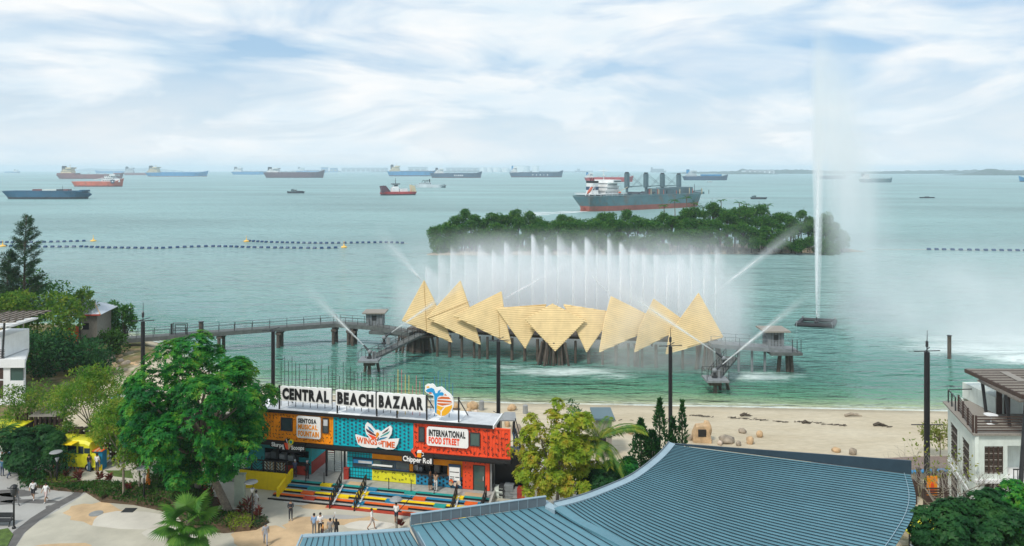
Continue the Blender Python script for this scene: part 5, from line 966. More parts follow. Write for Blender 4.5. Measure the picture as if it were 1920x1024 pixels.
# rooftop sign
yS = -.05
def board(t, name, uv0, uv1, hump, text):
    (a, z0a), (b, z0b) = bz(*uv0[0], yS), bz(*uv1[0], yS); z1a, z1b = bz(*uv0[1], yS)[1], bz(*uv1[1], yS)[1]; n = hump; top = []; bot = []
    for i in range(n*6+1):
        k = i/(n*6); ph = (i % 6)/6; o = .045*math.sin(math.pi*ph); top.append((a+(b-a)*k, z1a+(z1b-z1a)*k+o-.03)); bot.append((a+(b-a)*k, z0a+(z0b-z0a)*k-o+.03))
    s = MB().plate(bot+top[::-1], yS, yS+.16).build(name, M['signwhite'], t); h = (z1a-z0a+z1b-z0b)/2; w = b-a
    letters(text, 'letter', M['black'], s, a+w*.045, z0a+h*.17, h*.66, yS-.06, w*.91, .06, .055, slope=(z0b-z0a)/w)
t = thing('rooftop_sign', 'big white rooftop lettering with black capitals on a steel frame', 'sign', (bs(660, yS), yS, Z1), BZ)
board(t, 'word_board', ((525.5, 751), (525.5, 724)), ((621, 759), (621, 729)), 7, 'CENTRAL'); board(t, 'word_board', ((629.5, 760), (629.5, 731)), ((703.5, 767), (703.5, 736)), 5, 'BEACH'); board(t, 'word_board', ((706.5, 767), (706.5, 736)), ((797.5, 773), (797.5, 742)), 6, 'BAZAAR')
za, zb = bz(522, 728, 0)[1], bz(522, 752, 0)[1]; xa, xb = bs(521), bs(862)
for z in (bz(640, 733)[1]+.0, bz(640, 755)[1]+.1): MB().bar((xa, yS+.22, z), (xb, yS+.22, z), .07).build('frame_rail', M['darksteel'], t)
for u in (522, 631, 705, 743, 799, 859): x = bs(u); MB().box(x-.06, x+.06, yS+.18, yS+.28, Z1+.2, bz(640, 731)[1]).build('frame_post', M['black'], t); MB().bar((x, yS+.28, Z1+2.2), (x+.3, yS+2.2, Z1+.22), .07).build('frame_brace', M['darksteel'], t)
# palm and sun emblem
def ze(x, z): return 780+x/11.38, 700+z/11.38
lg = MB().plate(bzp([ze(*p) for p in ((195, 260), (240, 232), (300, 238), (345, 225), (385, 250), (430, 310), (480, 300), (540, 292), (590, 330), (640, 380), (720, 440), (780, 510), (805, 600), (800, 700), (760, 800), (680, 880), (560, 930), (440, 890), (385, 850), (385, 560), (370, 480), (300, 455), (230, 420), (190, 380))], yS-.02), yS-.02, yS+.15).build('emblem_board', M['signwhite'], t)
mm_('emblemblue', (0.01, 0.30, 0.62), .5, var=.04); mm_('emblemorange', (.62, .13, .015), .5, var=.04); mm_('emblemyellow', (.85, .42, .01), .5, var=.04)
for m, p in (('emblemblue', ((205, 370), (250, 335), (330, 310), (385, 340), (415, 430), (455, 420), (470, 380), (520, 350), (525, 365), (500, 410), (560, 405), (595, 440), (570, 480), (500, 475), (455, 510), (440, 600), (435, 850), (405, 840), (385, 480), (350, 410), (240, 405))), ('emblemorange', ((480, 520), (550, 500), (700, 510), (735, 550), (460, 545))), ('emblemorange', ((455, 565), (745, 590), (765, 625), (455, 605))), ('emblemorange', ((455, 635), (765, 650), (700, 665), (560, 690), (455, 660))),
             ('emblemyellow', ((445, 680), (560, 720), (600, 715), (520, 800), (445, 750))), ('emblemyellow', ((445, 765), (520, 815), (520, 905), (440, 860))), ('emblemyellow', ((545, 905), (550, 820), (620, 730), (770, 675), (765, 740), (700, 840), (620, 905))), ('emblemyellow', ((215, 290), (260, 275), (290, 300), (240, 315))), ('emblemorange', ((265, 420), (300, 405), (345, 430), (290, 440))), ('emblemorange', ((600, 470), (620, 440), (660, 480)))):
    MB().plate(bzp([ze(*q) for q in p], yS-.05), yS-.045, yS-.02).build('emblem_shape', M[m], lg)
# thin rods standing behind the sign
r_ = random.Random(4); mm_('rodpink', (.6, .18, .2), .5); mm_('rodyellow', (.7, .5, .12), .5); mm_('rodblue', (.03, .18, .35), .5)
pro = {}
for i in range(48):
    u = 527+i*6.85; y = 1.2+1.6*(i % 2)+r_.uniform(-.1, .1); x = bs(u, y); m, cl = ('darksteel', 'dark') if u < 745 else ('rodyellow', 'yellow') if u < 770 and i % 3 else ('rodpink', 'pink') if u < 790 else ('rodblue', 'blue'); h = r_.choice((2.6, 3.1, 3.6, 4.0)) if u > 560 else 4.2
    if m not in pro: pro[m] = MB().tube((0, 0, 0), (0, 0, 1), .034, .026, 5).mesh('light_rod', M[m])
    o = link('light_rod', pro[m]); o.location = BZ.M @ Vector((x, y, Z1+.22)); o.scale = (1, 1, h)
    setp(o, f'thin {cl} upright rod on the container roof behind the sign lettering', 'rod', f'{cl} rods on the container roof')
# -------- terrace and stepped seating
D0 = 1.55                                          # terrace edge in front of the lower stalls
yT = LY-D0; ROW = .66; RH = TZ/5
sL, sR = bs(528, yT-1.5), bs(915, yT-.5)
t = thing('terraced_steps', 'wide stepped seating in bright painted stripes below the food stalls', 'steps', ((sL+sR)/2, yT-1.6, 0), BZ)
MB().box(bs(440, LY), sR+.1, yT, LY+3.5, -.2, TZ).build('terrace', M['concrete'], t)
rowc = ['tealstep', 'bluestep', 'yellow', 'orangestep']; r_ = random.Random(11)
for k in range(4):
    z = TZ-RH*k-.004*0; y1 = yT-ROW*k; y0 = y1-ROW
    zt_ = TZ-RH*(k+1)+.0
    MB().box(sL-.18*k, sR, y0, y1, -.2, zt_).build('tread', M['concrete'], t)
    # painted front edges of the step above, with dark gaps and bright blocks
    x = sL-.18*k
    while x < sR-.05:
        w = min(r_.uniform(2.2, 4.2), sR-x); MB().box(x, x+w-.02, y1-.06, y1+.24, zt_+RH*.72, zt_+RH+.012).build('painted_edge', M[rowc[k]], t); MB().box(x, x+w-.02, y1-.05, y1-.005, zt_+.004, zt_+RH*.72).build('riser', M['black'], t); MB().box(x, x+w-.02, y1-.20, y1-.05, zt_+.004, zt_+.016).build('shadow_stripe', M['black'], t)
        x += w
        if x < sR-1.2:
            w = r_.uniform(.8, 1.3); c = r_.choice(['redstep', 'bluestep', 'tealstep', 'yellow', 'orangestep', 'tealstep']); MB().box(x, x+w-.02, y1-.30, y1+.17, zt_+.004, zt_+RH+.02).build('seat_block', M[c], t); x += w
k = 4; y1 = yT-ROW*4; x = sL-.7
while x < sR-.1:
    w = min(r_.uniform(1.5, 3.2), sR-x); c = r_.choice(['black', 'black', 'orangestep', 'yellow']) if x > sL+1 else 'black'; MB().box(x, x+w-.02, y1-.03, y1+.1, 0, RH+.012).build('painted_edge', M[c], t); x += w
MB().box(sL+5, sR, y1-.45, y1-.04, 0, .09).build('base_kerb', M['redstep'], t)
for u, v in ((668, 905), (886, 915)): x = bs(u, yT+.7); MB().box(x-.7, x+.9, yT+.3, yT+.95, TZ, TZ+.012).build('door_mat', M['pavingtan'], t)
# aisles with white stringers and black railings
def steprail(label, ut, ub, vtop, y_top=yT+.35):
    xt = bs(ut, y_top); yb = yT-ROW*4-.55; xb_ = bs(ub, yb); t2 = thing('stair_railing', label, 'railing', (xt, (y_top+yb)/2, 0), BZ, 'black railings on the painted steps'); n = 6
    for i in range(n+1):
        k = i/n; p = Vector((xt+(xb_-xt)*k, y_top+(yb-y_top)*k, TZ*(1-k))); MB().bar(p, p+Vector((0, 0, 1.0)), .07).build('railing_post', M['black'], t2)
        if i < n:
            q = Vector((xt+(xb_-xt)*(i+1)/n, y_top+(yb-y_top)*(i+1)/n, TZ*(1-(i+1)/n)))
            for h in (1.0, .18): MB().bar(p+Vector((0, 0, h)), q+Vector((0, 0, h)), .06).build('handrail', M['black'], t2)
            mb = MB()
            for j in range(4): mb.bar(p+(q-p)*(j/4)+Vector((0, 0, .18)), p+(q-p)*min(1, (j+1.6)/4)+Vector((0, 0, .9-.25*(j % 2))), .035)
            mb.build('infill_bars', M['black'], t2, kind='stuff')
    return t2
steprail('black railing up the painted steps, left of the narrow aisle', 640, 618, 885); steprail('black railing up the painted steps, right side of the narrow aisle', 686, 664, 895); steprail('black railing up the painted steps below the menu poster', 857, 843, 905); steprail('black railing at the right end of the painted steps', 912, 896, 915)
for u0, u1 in ((641, 621), (687, 668), (858, 846)): a = bs(u0, yT); b = bs(u1, yT-ROW*4); MB().add([(a+.05, yT, TZ), (a+.2, yT, TZ), (b+.2, yT-ROW*4, .1), (b+.05, yT-ROW*4, .1), (a+.05, yT, TZ+.06), (a+.2, yT, TZ+.06), (b+.2, yT-ROW*4, .16), (b+.05, yT-ROW*4, .16)], [(3, 2, 1, 0), (4, 5, 6, 7), (0, 1, 5, 4), (1, 2, 6, 5), (2, 3, 7, 6), (3, 0, 4, 7)]).build('stringer', M['white'], t)
mb = MB().plate([(0, 0), (.0, TZ+.35), (-1.0, TZ+.15), (-2.9, .25), (-2.9, 0)], 0, .18); mb.v = [(sR+.12+y, yT+.6+x, z) for x, y, z in mb.v]; mb.build('end_wall', M['concrete'], t)
for u, v in ((607.5, 882), (573.5, 882), (729, 905), (771, 905), (814, 915)): x = bs(u, yT+.12); one('bollard', ('slim black bollard on the terrace edge by the gate', 'slim black bollard on the terrace edge by the red counter', 'slim black bollard before the yellow squiggle counter', 'slim black bollard right of the yellow squiggle counter', 'slim black bollard before the polka-dot counter')[(607.5, 573.5, 729, 771, 814).index(u)], 'bollard', MB().tube((x, yT+.12, TZ-.02), (x, yT+.12, TZ+.95), .035, .035, 6).lathe((x, yT+.12, TZ), [(.09, 0), (.09, .03), (.035, .04)], 8), M['black'], (x, yT+.12, TZ), BZ, 'slim bollards along the terrace')
# yellow wall with chevron balustrade
yw = yT-.9; x0, x1 = bs(449, yw), bs(537, yw); t = thing('terrace_wall', 'bright yellow terrace wall left of the painted steps', 'wall', ((x0+x1)/2, yw, 0), BZ)
MB().box(x0, x1, yw, yw+.2, 0, TZ+.95).build('wall', M['yellow'], t)
mb = MB(); mb.plate([(0, 0), (0, TZ+.95), (2.6, .9), (2.6, 0)], 0, .2); mb.v = [(x1-.2+y, yw+.02-x+1.2, z) for x, y, z in mb.v]; mb.build('wing_wall', M['yellow'], t)
zb = TZ+.95; t = thing('balustrade', 'black balustrade with chevron bars on the yellow wall', 'railing', ((x0+x1)/2, yw+.1, zb), BZ); n = 4
MB().bar((x0, yw+.1, zb+1.0), (x1, yw+.1, zb+1.0), .09).build('handrail', M['black'], t); MB().bar((x0, yw+.1, zb+.06), (x1, yw+.1, zb+.06), .07).build('bottom_rail', M['black'], t)
for i in range(n+1): x = x0+(x1-x0)*i/n; MB().box(x-.06, x+.06, yw+.04, yw+.16, zb, zb+1.0).build('post', M['black'], t)
for i in range(n):
    a = x0+(x1-x0)*i/n; w = (x1-x0)/n
    for j in range(6):
        z = zb+.1+j*.28-.55
        for sgx, xx0, xx1 in ((1, a, a+w/2), (-1, a+w, a+w/2)):
            p = Vector((xx0, yw+.1, z+.5)); q = Vector((xx1, yw+.1, z))
            lo, hi = zb+.06, zb+.98
            if p.z < lo or q.z > hi: continue
            if p.z > hi: p = p+(q-p)*((p.z-hi)/(p.z-q.z))
            if q.z < lo: q = p+(q-p)*((p.z-lo)/(p.z-q.z))
            MB().bar(p, q, .045).build('chevron_bar', M['black'], t)
# flat shade beside the mast and the escape stair behind the red container
p = P(975, 790, 0); sh = thing('shade_table', 'small dark flat shade standing on the sand behind the red container', 'shade', (p.x, p.y, -1)); zt_ = .6
MB().slab([(Q(938, 781, 72).x, 70.6), (Q(968, 781, 72).x, 70.6), (Q(966, 781, 74).x, 73), (Q(946, 781, 74).x, 73)], 5.2, 5.3).build('top', M['grey'], sh)
for x, y in ((Q(940, 781, 72).x, 70.8), (Q(965, 781, 72).x, 70.8), (Q(963, 781, 74).x, 72.8)): MB().tube((x, y, -.6), (x, y, 5.2), .06, .06, 6).build('leg', M['darksteel'], sh)
t = thing('escape_stair', 'dark steel stair behind the right end of the red container', 'stair', (bs(962, .3), .5, 0), BZ); xx = .15
for i in range(14): MB().box(xx+.05+i*.1, xx+.2+i*.1, .3, 1.3, 5.8-i*.36, 5.84-i*.36).build('tread', M['darksteel'], t)
for y in (.3, 1.3): MB().bar((xx, y, 6.2), (xx+1.5, y, 1.2), .12).build('stringer', M['sh_navy'], t); MB().bar((xx, y, 7.1), (xx+1.5, y, 2.1), .06).build('handrail', M['black'], t)
for i in range(5): MB().bar((xx+.3*i, .3, 6.1-i), (xx+.3*i, .3, 7.0-i), .05).build('railing_post', M['black'], t)
# ================================================================ vegetation
LV = dict(
    big=leafmat('leaf deep green', [(0.008, 0.075, 0.022), (0.012, 0.12, 0.03), (0.018, 0.17, 0.03), (0.035, 0.22, 0.028), (0.08, 0.30, 0.03), (0.18, 0.34, 0.035)]),
    olive=leafmat('leaf olive', [(0.04, 0.13, 0.018), (0.08, 0.20, 0.022), (0.15, 0.27, 0.028), (0.28, 0.32, 0.04)]),
    feather=leafmat('leaf yellow green', [(0.04, 0.15, 0.018), (0.08, 0.23, 0.022), (0.18, 0.31, 0.028), (0.34, 0.35, 0.05)]),
    almond=leafmat('leaf lime', [(0.12, 0.23, 0.015), (0.20, 0.32, 0.02), (0.30, 0.38, 0.025), (0.40, 0.40, 0.035), (0.50, 0.34, 0.04)]),
    dark=leafmat('leaf dark', [(0.010, 0.055, 0.018), (0.018, 0.085, 0.026), (0.03, 0.12, 0.03), (0.05, 0.15, 0.035)]),
    island=leafmat('leaf island', [(0.02, 0.09, 0.018), (0.036, 0.14, 0.022), (0.065, 0.195, 0.026), (0.12, 0.25, 0.035)], .4),
    needle=leafmat('needles', [(0.02, 0.06, 0.03), (0.035, 0.09, 0.04), (0.06, 0.12, 0.045)], .3),
    palm=leafmat('palm leaf', [(0.03, 0.11, 0.015), (0.05, 0.16, 0.02), (0.09, 0.22, 0.03), (0.14, 0.27, 0.04)], .3, .4),
    coconut=leafmat('coconut leaf', [(0.04, 0.15, 0.02), (0.08, 0.20, 0.03), (0.18, 0.27, 0.03), (0.34, 0.32, 0.04)], .35),
    hedge=leafmat('hedge leaf', [(0.02, 0.075, 0.012), (0.035, 0.11, 0.016), (0.06, 0.15, 0.022), (0.09, 0.17, 0.03)]),
    purple=leafmat('cordyline leaf', [(0.10, 0.018, 0.025), (0.17, 0.03, 0.035), (0.22, 0.07, 0.04), (0.05, 0.09, 0.02)]),
    lime=leafmat('shrub lime', [(0.12, 0.22, 0.015), (0.20, 0.30, 0.02), (0.26, 0.33, 0.03)]), bare=leafmat('sparse leaf', [(0.12, 0.20, 0.03), (0.22, 0.26, 0.05), (0.3, 0.27, 0.05)]))
def npmesh(name, verts, quads, m):
    me = bpy.data.meshes.new(name); nv, nq = len(verts), len(quads)
    me.vertices.add(nv); me.vertices.foreach_set('co', np.asarray(verts, np.float32).ravel())
    me.loops.add(nq*4); me.loops.foreach_set('vertex_index', np.asarray(quads, np.int32).ravel())
    me.polygons.add(nq); me.polygons.foreach_set('loop_start', np.arange(0, nq*4, 4, dtype=np.int32))
    me.materials.append(m); me.update(); me.validate(); return me
def unit(a): return a/np.maximum(np.linalg.norm(a, axis=1, keepdims=True), 1e-6)
def leaves(C, D, Nn, ln, wd):
    """diamond leaves: base C, direction D, plane normal Nn"""
    S = unit(np.cross(D, Nn)); ln = np.broadcast_to(np.asarray(ln, float), (len(C),))[:, None]; wd = np.broadcast_to(np.asarray(wd, float), (len(C),))[:, None]
    U = unit(np.cross(S, D)); mid = C+D*ln*.5+U*ln*.06
    V = np.stack([C, mid+S*wd*.5, C+D*ln-U*ln*.05, mid-S*wd*.5], 1).reshape(-1, 3); return V, np.arange(len(V)).reshape(-1, 4)
def cat(*vq):
    V = []; Qd = []; n = 0
    for v, q in vq: V.append(v); Qd.append(q+n); n += len(v)
    return np.concatenate(V), np.concatenate(Qd)
def lobes_in(rx, ry, rz, m, rl, seed, shell=.72, low=-.55):
    g = np.random.default_rng(seed); d = unit(g.normal(size=(m, 3))); d[:, 2] = np.where(d[:, 2] < low, -d[:, 2], d[:, 2])
    r = shell*g.uniform(.55, 1.0, (m, 1)); c = d*r*np.array([rx, ry, rz]); s = rl*g.uniform(.7, 1.25, m); return c, s
def rosettes(c, s, n, k, ln, wd, seed, squash=.85, droop=.1, fill=.25, gap=0):
    """leaf whorls on the upper and outer skin of the lobes, plus loose leaves inside"""
    g = np.random.default_rng(seed); i = g.integers(0, len(c), n); d = unit(g.normal(size=(n, 3))+np.array([0, 0, .35])); out = unit(c[i]+1e-3)
    d = unit(d+out*.5); pos = c[i]+d*s[i][:, None]*np.array([1, 1, squash])*g.uniform(.75, 1.05, (n, 1))
    keep = np.ones(n, bool)
    for j in range(len(c)): keep &= ~((np.linalg.norm((pos-c[j])/np.array([1, 1, squash]), axis=1) < s[j]*.62))
    if gap: keep &= np.array([mn.noise((p[0]*.55+seed, p[1]*.55, p[2]*.7)) < gap for p in pos])
    pos, d = pos[keep], d[keep]; n = len(pos)
    nrm = unit(d*.8+np.array([0, 0, .55])); t1 = unit(np.cross(nrm, g.normal(size=(n, 3)))); t2 = np.cross(nrm, t1); parts = []
    for a in range(k):
        th = 2*math.pi*a/k+g.uniform(-.25, .25, n); D = unit(t1*np.cos(th)[:, None]+t2*np.sin(th)[:, None]+nrm*(.35-droop)+g.normal(size=(n, 3))*.08)
        parts.append(leaves(pos, D, nrm, ln*g.uniform(.75, 1.2, n), wd*g.uniform(.8, 1.15, n)))
    m = int(n*fill*k)
    if m: q = g.integers(0, len(c), m); dd = unit(g.normal(size=(m, 3))); parts.append(leaves(c[q]+dd*s[q][:, None]*g.uniform(.3, .8, (m, 1)), unit(g.normal(size=(m, 3))), unit(g.normal(size=(m, 3))), ln, wd))
    return cat(*parts)
def scatter(c, s, n, ln, wd, seed, squash=.85, droop=0.0, inner=.45):
    """single leaves through the lobes, denser towards the skin"""
    g = np.random.default_rng(seed); i = g.integers(0, len(c), n); d = unit(g.normal(size=(n, 3))+np.array([0, 0, .2])); r = s[i][:, None]*(inner+(1.05-inner)*np.sqrt(g.uniform(0, 1, (n, 1))))
    pos = c[i]+d*r*np.array([1, 1, squash]); D = unit(d*.6+g.normal(size=(n, 3))*.8-np.array([0, 0, droop])); Nn = unit(d*.4+g.normal(size=(n, 3))*.6+np.array([0, 0, .6]))
    return leaves(pos, D, Nn, ln*g.uniform(.7, 1.3, n), wd*g.uniform(.8, 1.2, n))
def woods(mb, base, top, r0, forks, c, seed, r1=.3):
    """trunk from base to top, limbs reaching to lobe centres (relative to crown centre)"""
    r_ = random.Random(seed); base, top = Vector(base), Vector(top); mid = base.lerp(top, .5)+Vector((r_.uniform(-.2, .2), r_.uniform(-.2, .2), 0))
    mb.path([base-Vector((0, 0, .3)), base+Vector((0, 0, .25)), mid, top], [r0*1.35, r0, r0*.82, r0*.65], 9)
    for q in list(c)[:forks]:
        e = Vector(q); s0 = mid.lerp(top, r_.uniform(.5, 1)); m1 = s0.lerp(e, .5)+Vector((r_.uniform(-.3, .3), r_.uniform(-.3, .3), r_.uniform(0, .4))); mb.path([s0, m1, e], [r0*.42, r0*.28, r0*.10], 6)
    return mb
def tree(name, label, base, crown, rad, kind, n, ln, wd, seed, leaf='rosette', k=7, lobes=16, rl=None, trunk=.2, bark='bark', group=None, cat_='tree', forks=9, squash=.85, droop=.1, trunks=None, fill=.25, inner=.45, shell=.72, low=-.55, gap=0):
    base = Vector(base); cc = Vector(crown); t = thing(name, label, cat_, base, group=group); rad = list(rad); c, s = lobes_in(*rad, lobes, rl or .42*min(rad), seed, shell=shell, low=low)
    V, q = (rosettes(c, s, n, k, ln, wd, seed+1, squash, droop, fill, gap) if leaf == 'rosette' else scatter(c, s, n, ln, wd, seed+1, squash, droop, inner))
    off = np.array(cc-base); link('crown', npmesh('crown', V+off, q, LV[kind]), t)
    cw = [Vector(x)+cc for x in c]; mb = MB()
    for tb in (trunks or [base]): woods(mb, tb, cc-Vector((0, 0, rad[2]*.45)), trunk, forks, cw, seed)
    mb.build('trunk', M[bark], t, smooth=True); return t
# -- the big tree before the bazaar: two trunks, broad dome of leaf whorls
b1, b2 = P(428, 962, .1), P(372, 925, .1); cY = 62.5; ctr = Q(376, 768, cY)
tree('shade_tree', 'big deep green broadleaf tree with two pale trunks, covering the orange container', b1, ctr, (5.7, 4.8, 6.1), 'big', 13000, .34, .135, 21, k=7, lobes=120, rl=1.3, trunk=.34, trunks=[b1, b2], forks=30, fill=.06, shell=1.0, low=-1, gap=.22)
# -- yellow-green tree right of the bazaar
b = P(1045, 945, 0); ctr = Q(1046, 850, 60)
tree('almond_tree', 'lime and yellow leaved tree between the red container and the curved roof', b, ctr, (3.6, 2.9, 4.1), 'almond', 3400, .30, .13, 33, k=7, gap=.25, lobes=80, rl=.72, trunk=.16, forks=24, fill=.15, shell=.98, low=-.95)
# -- left cluster
def lt(label, u, vb, v0, v1, w, kind, n, ln, wd, seed, Y=None, z=0.0, leaf='scatter', name='tree', **kw):
    b = P(u, vb, z) if Y is None else Vector(((u-960)*Y/F, Y, z)); y = b.y; c = Q(u+kw.pop('du', 0), (v0+v1)/2, y); rz = (v1-v0)/2*y/F; rx = w/2*y/F
    return tree(name, label, b, c, (rx, rx*.8, rz), kind, n, ln, wd, seed, leaf, **dict(dict(low=-.85, shell=.9), **kw))
lt('olive green bushy tree in front of the white terrace house at the left edge', 62, 905, 705, 850, 120, 'olive', 6500, .30, .12, 41, Y=78, lobes=22, trunk=.14, rl=1.3)
lt('dark green broad-crowned small tree in the planting bed at the left', 52, 900, 800, 880, 125, 'dark', 2200, .30, .13, 42, Y=71, leaf='rosette', lobes=18, trunk=.13, bark='barkdark', rl=1.1)
lt('feathery yellow-green tree arching over the yellow food bus', 172, 905, 690, 830, 165, 'feather', 8000, .34, .10, 43, Y=74, lobes=24, trunk=.13, rl=1.25, droop=.4)
lt('spindly yellow-green tree with a leaning trunk left of the big tree', 232, 940, 730, 880, 125, 'feather', 6000, .30, .10, 44, Y=65.5, lobes=20, trunk=.12, rl=1.0, droop=.4)
lt('small bright feathery tree against the sand, behind the food bus', 198, 700, 690, 760, 110, 'feather', 3000, .34, .12, 45, Y=88, lobes=12, trunk=.10, rl=1.1, droop=.3)
lt('tall slim olive tree in the hedge, right of the lamp post', 260, 935, 790, 900, 75, 'olive', 2800, .28, .10, 46, Y=67, lobes=14, trunk=.10, rl=.8, droop=.3)
lt('drooping dark green tree by the pavement corner', 100, 905, 835, 935, 110, 'dark', 1500, .40, .11, 47, Y=69.5, leaf='scatter', lobes=14, trunk=.12, rl=1.0, droop=.8)
# woodland behind the left house
WG = 'trees of the wooded point at the left'
for i, (u, v0, v1, w, Y, kd, n, lb) in enumerate([
    (18, 545, 660, 110, 112, 'olive', 2600, 'pale olive tree at the left edge below the tall casuarina'), (70, 520, 625, 130, 122, 'island', 2600, 'rounded mid-green tree at the foot of the casuarina'), (98, 555, 690, 130, 112, 'olive', 3200, 'large olive tree just left of the tin-roofed hut'),
    (50, 610, 720, 150, 106, 'dark', 2600, 'dark green tree above the white house at the left'), (130, 640, 740, 140, 106, 'dark', 3000, 'dark low tree shading the brown bare ground'), (178, 655, 720, 90, 112, 'dark', 1600, 'dark bushy tree below the tin-roofed hut'),
    (12, 640, 720, 80, 100, 'big', 1500, 'bright green tree touching the roof of the left house'), (205, 548, 650, 85, 131, 'island', 2200, 'rounded green tree behind the tin-roofed hut'), (232, 570, 655, 50, 129, 'island', 1000, 'small green tree by the start of the jetty'), (150, 540, 600, 60, 124, 'olive', 900, 'olive treetop left of the hut roof'), (212, 620, 670, 60, 118, 'hedge', 1100, 'low green bush right of the tin-roofed hut')]):
    lt(lb, u, 0, v0, v1, w, kd, n, .55, .26, 60+i, Y=Y, z=-.5, lobes=16, trunk=.2, bark='barkdark', group=WG, rl=None)
# casuarina: drooping needle sprays on an upright stem
def casuarina(label, u, Y, v0, vb, w, seed):
    base = Vector(((u-960)*Y/F, Y, -.5)); top = Q(u+14, v0, Y); t = thing('casuarina_tree', label, 'tree', base); g = np.random.default_rng(seed); Cs = []; Ds = []; mb = MB(); hgt = top.z-base.z
    mb.path([base, base.lerp(top, .4)+Vector((.3, 0, 0)), base.lerp(top, .75), top], [.28, .2, .12, .03], 7)
    for i in range(95):
        k = .22+.77*i/95; p = base.lerp(top, k); a = g.uniform(0, 2*math.pi); ln = (1-k)**.75*w*Y/F*.62*g.uniform(.55, 1.15)+.35; d = np.array([math.cos(a), math.sin(a)*.8, g.uniform(.35, .8)]); e = p+Vector(d)*ln; m1 = p.lerp(e, .6)+Vector((0, 0, .1*ln)); mb.path([p, m1, e], [.05, .03, .012], 4)
        m = int(34+ln*34); f = g.uniform(.25, 1.05, (m, 1)); Cs.append(np.array(p)+(np.array(e)-np.array(p))*f+g.normal(size=(m, 3))*.13*np.array([1, 1, .8])); Ds.append(d*.5+g.normal(size=(m, 3))*.4+np.array([.25, 0, -.1]))
    C, D = np.concatenate(Cs), unit(np.concatenate(Ds)); V, q = leaves(C, D, unit(g.normal(size=C.shape)), .55, .075); link('crown', npmesh('crown', V-np.array(base), q, LV['needle']), t); mb.build('trunk', M['barkdark'], t)
casuarina('tall wispy casuarina rising above the left trees against the sea', 36, 118, 404, 560, 105, 5); casuarina('lower thin casuarina at the left edge, beside the tall one', 4, 118, 470, 560, 70, 6)
# -- dark columnar shrubs by the curved roof
for i, (u, v0, vb, w, lb) in enumerate(((1237, 750, 905, 38, 'tallest dark columnar shrub, touching the black mast'), (1202, 788, 910, 48, 'broad dark columnar shrub left of the tallest one'), (1279, 753, 880, 22, 'thin dark columnar shrub right of the black mast'), (1262, 785, 890, 24, 'short dark shrub between the mast and the thin columnar one'), (1222, 810, 920, 56, 'dark shrub at the foot of the columnar group, by the roof edge'))):
    Y = 66; b = Vector(((u-960)*Y/F, Y, 0)); t = thing('columnar_shrub', lb, 'shrub', b, group='dark columnar shrubs'); g = np.random.default_rng(i+90); top = H-(v0-HZ)*Y/F; n = 1500 if w > 30 else 900
    z = top*np.sqrt(g.uniform(0, 1, n)) if w > 40 else top*g.uniform(.1, 1, n); rr = w*1.1*Y/F*(1-(z/top)**1.6)*(.7+.5*np.array([mn.noise((zz*1.1, i, 0)) for zz in z])); rr = np.maximum(rr, .06); a = g.uniform(0, 2*math.pi, n); f = np.sqrt(g.uniform(.2, 1, n)); C = np.stack([rr*f*np.cos(a), rr*f*np.sin(a), z], 1); D = unit(np.stack([np.cos(a)*.5, np.sin(a)*.5, np.full(n, .9)], 1)+g.normal(size=(n, 3))*.4)
    V, q = leaves(C, D, unit(g.normal(size=(n, 3))), .36*g.uniform(.7, 1.2, n), .13); link('crown', npmesh('crown', V, q, LV['dark']), t); MB().path([b, b+Vector((0, 0, top*.5)), b+Vector((0, 0, top*.97))], [.12, .08, .015], 6).build('trunk', M['barkdark'], t)
lt('dark wispy shrub rising behind the lime-leaved tree', 1078, 0, 752, 830, 30, 'dark', 500, .3, .12, 97, Y=70, lobes=8, trunk=.06, rl=.5)
lt('deep green understorey shrub below the coconut palm', 1120, 0, 890, 945, 95, 'dark', 1500, .34, .16, 98, Y=60, leaf='rosette', lobes=14, trunk=.08, rl=.8); lt('dark understorey bush between the palm and the columnar shrubs', 1160, 0, 868, 925, 80, 'big', 900, .34, .16, 99, Y=62, leaf='rosette', lobes=12, trunk=.08, rl=.7)
# -- bush at the bottom right
for i, (u, v0, v1, w, Y, lb) in enumerate(((1770, 935, 1060, 120, 44, 'glossy dark green bush nearest the curved roof, bottom right'), (1850, 918, 1060, 130, 44, 'glossy dark green bush below the white house corner'), (1915, 905, 1040, 100, 45, 'lighter green bush at the right edge below the house'))):
    lt(lb, u, 0, v0, v1, w, ('dark', 'dark', 'big')[i], 1500, .26, .13, 110+i, Y=Y, z=2, leaf='rosette', k=8, lobes=26, rl=.7, trunk=.12, name='bush_tree', bark='barkdark', shell=.85)
# -- coconut palm
def frond_mesh(ln, droop, wd, nseg, hang, name='frond'):
    C = []; D = []; rachis = MB(); pts = []
    for i in range(9): k = i/8; pts.append(Vector((ln*(k-.18*k*k*droop), 0, ln*(.42*k-.95*droop*k*k))))
    rachis.path(pts, [.035*(1-.75*i/8)+.006 for i in range(9)], 4)
    for i in range(nseg):
        k = .12+.88*i/nseg; j = min(int(k*8), 7); p = pts[j].lerp(pts[j+1], k*8-j); tg = (pts[j+1]-pts[j]).normalized()
        for s in (-1, 1): C.append(p); d = Vector((tg.x*.6, s*.9, tg.z*.6-hang)).normalized(); D.append(d*(wd*(1-.55*abs(k-.4)-.25*k)))
    C = np.array(C); D = np.array(D); l = np.linalg.norm(D, axis=1); V, q = leaves(C, unit(D), np.tile([0.1, 0, 1.0], (len(C), 1)), l, .085*ln/3); n = len(V)
    rv = np.array([tuple(v) for v in rachis.v]); rq = [f for f in rachis.f if len(f) == 4]; return np.concatenate([V, rv]), np.concatenate([q, np.array(rq)+n])
